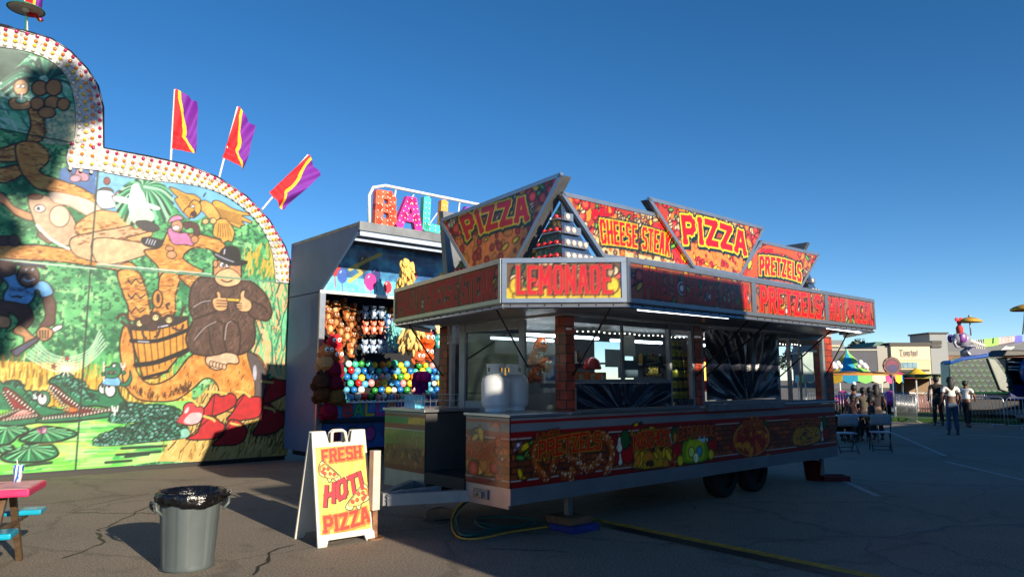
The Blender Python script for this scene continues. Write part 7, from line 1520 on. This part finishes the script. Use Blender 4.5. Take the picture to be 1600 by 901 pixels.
for i in range(7):
    f_ = i/7; mb.cyl(apx(1546+26*f_, 562-21*f_), apx(1558+26*(f_+.1), 562-21*(f_+.1)), .035, None, 5); mb.cyl(apx(1558+26*f_, 562-21*f_), apx(1546+26*(f_+.14), 562-21*(f_+.14)), .03, None, 5)
mb.build('truss_lattice', white, t)
mb = MB(I); mb.cyl(Vector((ar.x, ar.y+.6, 0)), Vector((ar.x, ar.y+.6, 3.0)), .35, .25, 12); mb.build('centre_post', mat('ride_blue', (20, 70, 150)), t, True)
mb = MB(I); mb.prism([apx(1512, 548), apx(1524, 540), apx(1542, 540), apx(1546, 560), apx(1515, 570)], (0, .6, 0)); mb.build('arm_joint', mat('arm_navy', (40, 44, 90)), t)
mb = MB(I); 
for i in range(5): mb.cyl(apx(1518+i*4, 530), apx(1526+i*3, 545), .03, None, 5)
mb.cyl(apx(1516, 532), apx(1538, 540), .07, None, 6); mb.build('arm_bracing', white, t)
el = atd(1503, 530, 33); t = thing('elephant_car', 'grey elephant shaped ride car with purple ears on the raised arm', 'ride car', el); gy = mat('elephant_grey', (140, 140, 156), .4, coat=.4); pu = mat('elephant_purple', (110, 40, 130), .4, coat=.4)
mb = MB(I); mb.ell(el, (.38, .34, .32), 16); mb.ell(el+Vector((-.28, -.12, .02)), (.25, .24, .25), 14); mb.ell(el+Vector((.15, -.1, -.32)), (.4, .35, .08), 12); mb.tube([el+Vector((-.42, -.2, 0)), el+Vector((-.52, -.25, -.18)), el+Vector((-.45, -.28, -.34)), el+Vector((-.3, -.28, -.38))], [.09, .07, .06, .05], 10); mb.build('body', gy, t, True)
mb = MB(I); mb.ell(el+Vector((-.15, -.35, .05)), (.17, .05, .22), 14); mb.build('ear', pu, t, True); mb = MB(I); mb.ell(el+Vector((-.4, .2, .05)), (.15, .05, .2), 12); mb.build('ear', pu, t, True)
mb = MB(I); mb.cyl(el+Vector((.05, -.1, -.5)), apx(1520, 560, 33), .09, None, 8); mb.build('support_arm', steel, t, True)
pp = atd(1500, 522, 33); pk_ = mat('rider_red', (190, 60, 60), .8)
mb = MB(I); b0 = pp; mb.tube([b0, b0+Vector((0, 0, .3)), b0+Vector((0, 0, .45))], [.14, .16, .06], 10); mb.ell(b0+Vector((0, 0, .55)), (.1, .1, .12), 10); mb.ell(b0+Vector((-.1, 0, .68)), (.1, .03, .1), 8); mb.ell(b0+Vector((.1, 0, .68)), (.1, .03, .1), 8); mb.build('toy_figure', pk_, None, True, base=pp, label='small red figure with a bow riding on top of the grey elephant car', cat='ride figure')
def umbrella(px, py, d, rad, foot, label):
    c_ = atd(px, py, d); t = thing('umbrella', label, 'umbrella', atd(foot[0], foot[1], d), 0, 'mustard umbrellas above the ride cars'); mb = MB(I); n = 16; vs = []
    for j, (rr_, z) in enumerate(((0.02, .3), (.35, .24), (.75, .1), (1, -.06), (1.0, -.2))):
        for k in range(n): a_ = k*math.tau/n; s_ = 1+(.03 if k % 2 else -.03); vs.append(c_+Vector((rad*rr_*s_*math.cos(a_), rad*rr_*s_*math.sin(a_), rad*z)))
    mb.add(vs, [(j*n+k, j*n+(k+1) % n, (j+1)*n+(k+1) % n, (j+1)*n+k) for j in range(4) for k in range(n)], 0); o = mb.build('canopy', mat('umbrella_mustard', (186, 140, 50), .6, 0, .3, 3), t, True); sm = o.modifiers.new('s', 'SOLIDIFY'); sm.thickness = .02
    mb = MB(I); mb.cyl(atd(foot[0], foot[1], d), c_+Vector((0, 0, rad*.3)), .03, None, 8); mb.ell(c_+Vector((0, 0, rad*.36)), .06, 8); mb.build('pole', steel, t, True)
umbrella(1515, 500, 33, .5, (1517, 524), 'mustard umbrella over the grey elephant car'); umbrella(1603, 481, 33, .62, (1598, 522), 'mustard umbrella cut by the right edge of the photo')
cg = atd(1644, 592, 28); cg.z = 0; t = thing('ride_pod', 'dark blue ride pod with rows of green lamps at the right edge', 'ride car', cg)
mb = MB(I); mb.ell(cg+Vector((.2, .6, 2.0)), (.9, .8, .85), 18); mb.build('pod_shell', mat('ride_blue', (20, 70, 150)), t, True)
mb = MB(I)
for j in range(3):
    for i in range(6): a_ = -2.3+i*.25; mb.ell(cg+Vector((.2+.9*math.cos(a_), .6+.8*math.sin(a_), 1.75+j*.22)), .04, 6)
mb.build('green_lamps', mat('lamp_lit_green', (60, 220, 140), .3, emit=.6), t, True); mb = MB(I); mb.cyl(cg+Vector((.2, .6, .0)), cg+Vector((.2, .6, 1.3)), .2, None, 10); mb.build('pedestal', dark, t, True)
# ------------------------------------------------------------------ children's ride with a striped peaked tent, round sign, stalls
kb = atd(1325, 592, 38); kb.z = 0; t = thing('carousel', "small children's ride under a peaked yellow, blue and green tent", 'fairground ride', kb)
n = 24; cols_ = [mat('tent_yellow', (222, 180, 50), .6), mat('tent_blue', (40, 150, 190), .6), mat('tent_green', (120, 196, 90), .6), mat('tent_cream', (226, 206, 160), .6)]
mb = MB(I); pr = [(0, 4.55+.0), (.12, 4.1), (.45, 3.5), (.9, 2.9), (1.25, 2.3), (1.5, 1.95)]; pr = [(a_*1.0, z-1.35+.0) for a_, z in pr]; pr = [(0, 3.25), (.15, 2.95), (.5, 2.6), (.85, 2.2), (1.3, 1.85), (1.75, 1.7)]
for j in range(5):
    for k in range(n):
        a0, a1 = k*math.tau/n, (k+1)*math.tau/n; p_ = [kb+Vector((pr[e][0]*math.cos(a_), pr[e][0]*math.sin(a_), pr[e][1]+.1)) for e, a_ in ((j, a0), (j, a1), (j+1, a1), (j+1, a0))]; mb.add(p_, [(0, 1, 2, 3)], (k//3) % 4)
mb.build('tent_roof', cols_, t)
mb = MB(I)
for k in range(n):
    a0, a1 = k*math.tau/n, (k+1)*math.tau/n; R_ = 2.6
    mb.add([kb+Vector((R_*math.cos(a0), R_*math.sin(a0), 1.9)), kb+Vector((R_*math.cos(a1), R_*math.sin(a1), 1.9)), kb+Vector((R_*math.cos(a1), R_*math.sin(a1), 1.62)), kb+Vector((R_*math.cos((a0+a1)/2), R_*math.sin((a0+a1)/2), 1.5)), kb+Vector((R_*math.cos(a0), R_*math.sin(a0), 1.62))], [(0, 1, 2, 3, 4)], k % 5)
mb.build('valance', cols_+[mat('tent_pink', (214, 50, 120), .6)], t)
mb = MB(I); mb.lathe([(0, 1.95), (2.6, 1.9), (2.6, 1.93), (1.6, 2.1), (0, 2.1)], kb, 24); mb.build('canopy_ring', mat('tent_ochre', (190, 130, 60), .6), t, True)
for k in range(8): a_ = k*math.tau/8+.2; mb = MB(I); mb.cyl(kb+Vector((2.5*math.cos(a_), 2.5*math.sin(a_), .1)), kb+Vector((2.5*math.cos(a_), 2.5*math.sin(a_), 1.9)), .035, None, 6); mb.build('pole', white, t)
mb = MB(I); mb.lathe([(0, .3), (2.7, .3), (2.7, 0), (0, 0)], kb, 24); mb.build('deck', mat('platform_grey', (96, 104, 116)), t)
mb = MB(I)
for px, py, r_ in ((1300, 570, .2), (1309, 567, .13), (1313, 572, .12), (1306, 574, .11), (1344, 566, .14), (1350, 571, .16), (1354, 574, .11), (1341, 572, .1), (1334, 599, .11)): mb.ell(atd(px, py, 35.6), r_, 12)
mb.build('white_globes', mat('globe_white', (220, 222, 224), .3), t, True)
r = random.Random(8)
for i, (px, c_, lab) in enumerate(((1312, (226, 60, 140), 'pink kiddie car with cream stripe near the tent pole'), (1338, (226, 190, 60), 'yellow kiddie car low under the tent valance'), (1362, (220, 90, 40), 'orange kiddie car right of the yellow one'), (1385, (200, 60, 160), 'magenta kiddie car beside the round sign pole'))):
    b0 = atd(px, 592, 33); b0.z = 0; t = thing('kiddie_car', lab, 'ride car', b0, 0, 'kiddie cars on the small ride'); m_ = mat('kid_%d' % i, c_, .3, coat=.5); mb = MB(I); mb.ell(b0+Vector((0, 0, .75)), (.55, .4, .28), 14); mb.ell(b0+Vector((.1, 0, 1.0)), (.25, .28, .2), 10); mb.build('shell', m_, t, True)
    mb = MB(I); [mb.cyl(b0+Vector((x, -.42, .45)), b0+Vector((x, -.3, .45)), .16, None, 12) for x in (-.35, .35)]; mb.cyl(b0+Vector((0, 0, 0)), b0+Vector((0, 0, .6)), .12, None, 8); mb.build('wheels_and_stand', rubber, t, True)
rs_ = atd(1393, 571, 30); t = thing('round_sign', 'dark pink and purple scalloped round sign on a thin post', 'sign', Vector((rs_.x, rs_.y, 0)))
Cs = Canvas(rs_+Vector((-.38, -.06, -.38)), Vector((1, 0, 0)), UP, .76, .76, .016, (110, 40, 60)); q = Cs.W/2
Cs.poly([(q+(q-1)*(1-.07*math.cos(10*t_))*math.cos(t_), q+(q-1)*(1-.07*math.cos(10*t_))*math.sin(t_)) for t_ in [k*math.tau/60 for k in range(60)]], (120, 70, 60), None, sm=False, raw=True); Cs.poly([(q+q*.7*math.cos(t_), q+q*.7*math.sin(t_)) for t_ in [k*math.tau/20 for k in range(20)]], (130, 26, 70), (40, 20, 60), 1.5, sm=False, raw=True); Cs.poly([(q+q*.6*math.cos(t_), q*.75+q*.4*math.sin(t_)) for t_ in [k*math.tau/20 for k in range(20)]], (50, 40, 100), None, sm=False, raw=True)
Cs.clip([(q+(q-1)*(1-.07*math.cos(10*t_))*math.cos(t_), q+(q-1)*(1-.07*math.cos(10*t_))*math.sin(t_)) for t_ in [k*math.tau/60 for k in range(60)]], raw=True); Cs.build('sign_face', t, paintmat('ride_print'), .003, .8)
mb = MB(I); mb.cyl(rs_+Vector((0, -.055, 0)), rs_+Vector((0, .04, 0)), .36, None, 24); mb.build('sign_back', dark, t); mb = MB(I); mb.cyl(Vector((rs_.x, rs_.y, 0)), rs_+Vector((0, 0, -.36)), .03, None, 8); mb.build('post', steel, t)
for px, py, d, wd, c_, lab in ((1416, 604, 40, 1.5, (70, 92, 130), 'blue grey domed tent left of the olive stall'), (1434, 604, 42, 1.4, (60, 78, 112), 'darker blue domed tent beside the olive stall')):
    b0 = atd(px, 592, d); b0.z = 0; m_ = mat('tentblue_%d' % c_[0], c_, .7); mb = MB(I); mb.lathe([(.0, 1.75), (wd*.3, 1.68), (wd*.55, 1.35), (wd*.62, .9), (wd*.62, .0)], b0, 20); mb.build('dome_tent', m_, None, True, base=b0, label=lab, cat='tent')
b0 = atd(1432, 583, 44); mb = MB(I); mb.lathe([(0, .35), (.25, .2), (.9, -.25), (.95, -.35), (0, -.35)], b0, 18); mb.cyl(Vector((b0.x, b0.y, 0)), b0, .05, None, 8); mb.build('parasol', mat('tent_yellow', (222, 180, 50)), None, True, base=Vector((b0.x, b0.y, 0)), label='bright yellow parasol behind the blue domed tents', cat='parasol')
mb = MB(I); b0 = atd(1404, 588, 42); mb.lathe([(0, .3), (.3, .15), (1.0, -.2), (0, -.2)], b0, 18); mb.cyl(Vector((b0.x, b0.y, 0)), b0, .05, None, 8); mb.build('parasol', mat('tent_pink', (214, 50, 120)), None, True, base=Vector((b0.x, b0.y, 0)), label='pink parasol behind the round sign', cat='parasol')
ob = atd(1464, 592, 36); ob.z = 0; t = thing('olive_stall', 'long stall with an olive roof edge and a dim warm counter', 'stall', ob); mb = MB(I); mb.box(ob.x-1.1, ob.x+1.0, ob.y, ob.y+2, 2.12-.35, 2.12-.2+.05); mb.build('roof', mat('olive', (92, 104, 40), .6), t)
mb = MB(I); mb.box(ob.x-1.05, ob.x+.95, ob.y+.1, ob.y+1.9, .1, .9); mb.build('counter', mat('counter_maroon', (110, 60, 56), .6), t); mb = MB(I); mb.box(ob.x-1.05, ob.x+.95, ob.y+1.85, ob.y+1.9, .9, 1.76); mb.build('back_wall', mat('back_tan', (120, 96, 70), .7), t)
mb = MB(I)
for x in (-1.05, -.35, .9): mb.box(ob.x+x, ob.x+x+.06, ob.y+.02, ob.y+.09, .1, 1.76)
mb.build('posts', post, t)
# ------------------------------------------------------------------ shops far behind
def bpx(px, py, d=150): return atd(px, py, d)
def block(px0, px1, pyt, d, dep, m, name, label, cat='building', trim=None, tz=.6, pyb=None):
    a_, b_ = bpx(px0, pyt, d), bpx(px1, pyt, d); t = thing(name, label, cat, Vector(((a_.x+b_.x)/2, d, 0))); mb = MB(I); z0 = 0 if pyb is None else bpx(px0, pyb, d).z; mb.box(a_.x, b_.x, d, d+dep, z0, a_.z-(tz if trim else 0)); mb.build('wall', m, t)
    if trim: mb = MB(I); mb.box(a_.x-.3, b_.x+.3, d-.3, d+dep+.3, a_.z-tz, a_.z); mb.build('cornice', trim, t)
    return t, a_, b_
cream = mat('stucco_cream', (206, 182, 146), .8, 0, .06, .3); dgr = mat('shop_dark_grey', (74, 76, 84), .8, 0, .1, .3); dtrim = mat('trim_charcoal', (60, 56, 54), .7); brk = mat('far_brick', (128, 88, 66), .85, 0, .25, .9, .3, 4); wgl = mat('shop_window', (120, 146, 158), .15, .2, .3, .5)
t, a_, b_ = block(1391, 1452, 535, 150, 20, cream, 'cafe_building', 'cream shopfront reading Toasted with a dark cornice', trim=dtrim, tz=.7)
Cw = Canvas(Vector((a_.x, 149.9, bpx(1391, 562).z)), Vector((1, 0, 0)), UP, b_.x-a_.x, bpx(1391, 541).z-bpx(1391, 562).z, .06, (206, 182, 146))
Cw.img[:] = (206, 182, 146); r0 = Cw.W; 
def low(txt, quad, w_): Cw.text(txt, quad, [(0, (52, 40, 34), (0, 0))], w_)
Cw.text('T', [(1405, 547), (1410, 547), (1410, 554), (1405, 554)], [(0, (52, 40, 34), (0, 0))], .14)
G['o'] = (.8, [[(.2,0),(0,.15),(0,.45),(.2,.6),(.8,.6),(1,.45),(1,.15),(.8,0),(.2,0)]]); G['a'] = (.8, [[(.1,.6),(.8,.6),(1,.45),(1,0),(.2,0),(0,.15),(.2,.33),(1,.33)]]); G['s'] = (.7, [[(1,.6),(.1,.6),(0,.45),(1,.15),(.9,0),(0,0)]]); G['t'] = (.6, [[(.5,.95),(.5,0),(1,0)],[(0,.62),(1,.62)]]); G['e'] = (.8, [[(0,.3),(1,.3),(1,.45),(.8,.6),(.2,.6),(0,.45),(0,.15),(.2,0),(1,0)]]); G['d'] = (.8, [[(1,.95),(1,0),(.2,0),(0,.15),(0,.45),(.2,.6),(1,.6)]])
Cw.text('oasted', [(1411.5, 547), (1433, 547), (1433, 554), (1411.5, 554)], [(0, (52, 40, 34), (0, 0))], .14)
Cw.text('MOUNTAIN CAFE', [(1406, 555), (1432, 555), (1432, 557.5), (1406, 557.5)], [(0, (90, 72, 60), (0, 0))], .12)
Cw.build('shop_sign', t, paintmat('booth_print'), .01, 1)
mb = MB(I)
for i in range(4): p0_, p1_ = bpx(1403+i*7.6, 574.5), bpx(1409.5+i*7.6, 566); mb.box(p0_.x, p1_.x, 149.8, 149.9, p0_.z, p1_.z)
mb.build('windows', wgl, t); mb = MB(I); p0_, p1_ = bpx(1391, 580), bpx(1446, 577); mb.box(p0_.x, p1_.x, 148.5, 149.9, p0_.z, p1_.z); mb.build('awning', dtrim, t)
t, a_, b_ = block(1370, 1390.5, 540, 150.5, 18, mat('stucco_shade', (150, 146, 140), .8, 0, .06, .3), 'shop_wing', 'pale side wing left of the cream cafe front'); mb = MB(I); p0_ = bpx(1370, 533); p1_ = bpx(1395, 540.5); mb.prism([Vector((p0_.x, 152, p1_.z)), Vector((p0_.x+.9, 152, p0_.z)), Vector((p1_.x-1, 152, p0_.z)), Vector((p1_.x, 152, p1_.z))], (0, 10, 0)); mb.build('teal_roof', mat('roof_teal', (50, 96, 84), .6), t)
t, a_, b_ = block(1300, 1369.5, 545, 140, 20, dgr, 'grey_shop', 'long dark grey flat roofed shop behind the tent ride', trim=mat('trim_pale', (150, 146, 140), .7), tz=.35)
t, a_, b_ = block(1286, 1318, 531, 165, 18, mat('stucco_greyblue', (110, 116, 124), .8), 'gabled_shop', 'pale grey raised shop front beside the trailer end'); mb = MB(I); 
for py in (539, 545): p0_, p1_ = bpx(1288, py+2.5, 165), bpx(1311, py, 165); mb.box(p0_.x, p1_.x, 164.6, 164.95, p0_.z, p1_.z)
mb.build('ledge', cream, t)
t, a_, b_ = block(1447, 1780, 549, 170, 25, brk, 'brick_mall', 'long brick mall wall with a grey roof band behind the rides', trim=mat('band_grey', (104, 104, 104), .7), tz=.9)
t, a_, b_ = block(1452, 1479, 519, 160, 8, mat('tower_grey', (134, 138, 142), .8), 'entrance_tower', 'grey entrance tower with a flat overhanging roof', trim=dtrim, tz=.35)
mb = MB(I)
for py0, py1 in ((538, 532), (543, 539.5)): p0_, p1_ = bpx(1455, py0, 160), bpx(1470, py1, 160); mb.box(p0_.x, p1_.x, 159.7, 159.95, p0_.z, p1_.z)
mb.build('louvre', dtrim, t)
t, a_, b_ = block(1480, 1640, 533, 190, 25, mat('far_roof_grey', (88, 92, 98), .7), 'rear_mall_roof', 'distant grey upper storey right of the entrance tower')
tree('mall_tree', Vector((bpx(1351, 592, 175).x, 175, 0)), 10.2, 5.5, 'round dark green tree behind the grey shop', 21, 1500, (36, 56, 26), .6, blobs=9)
for i, (px, h_, c_) in enumerate(((1520, 7.8, 4), (1640, 9, 5), (1240, 9, 5))): tree('mall_tree', Vector((bpx(px, 592, 200).x, 200, 0)), h_+1, c_, ['low dark tree just over the brick mall roof', 'dark tree beyond the right edge of the mall', 'dark tree hidden behind the food trailer'][i], 30+i, 700, (36, 56, 26), .6, blobs=6)
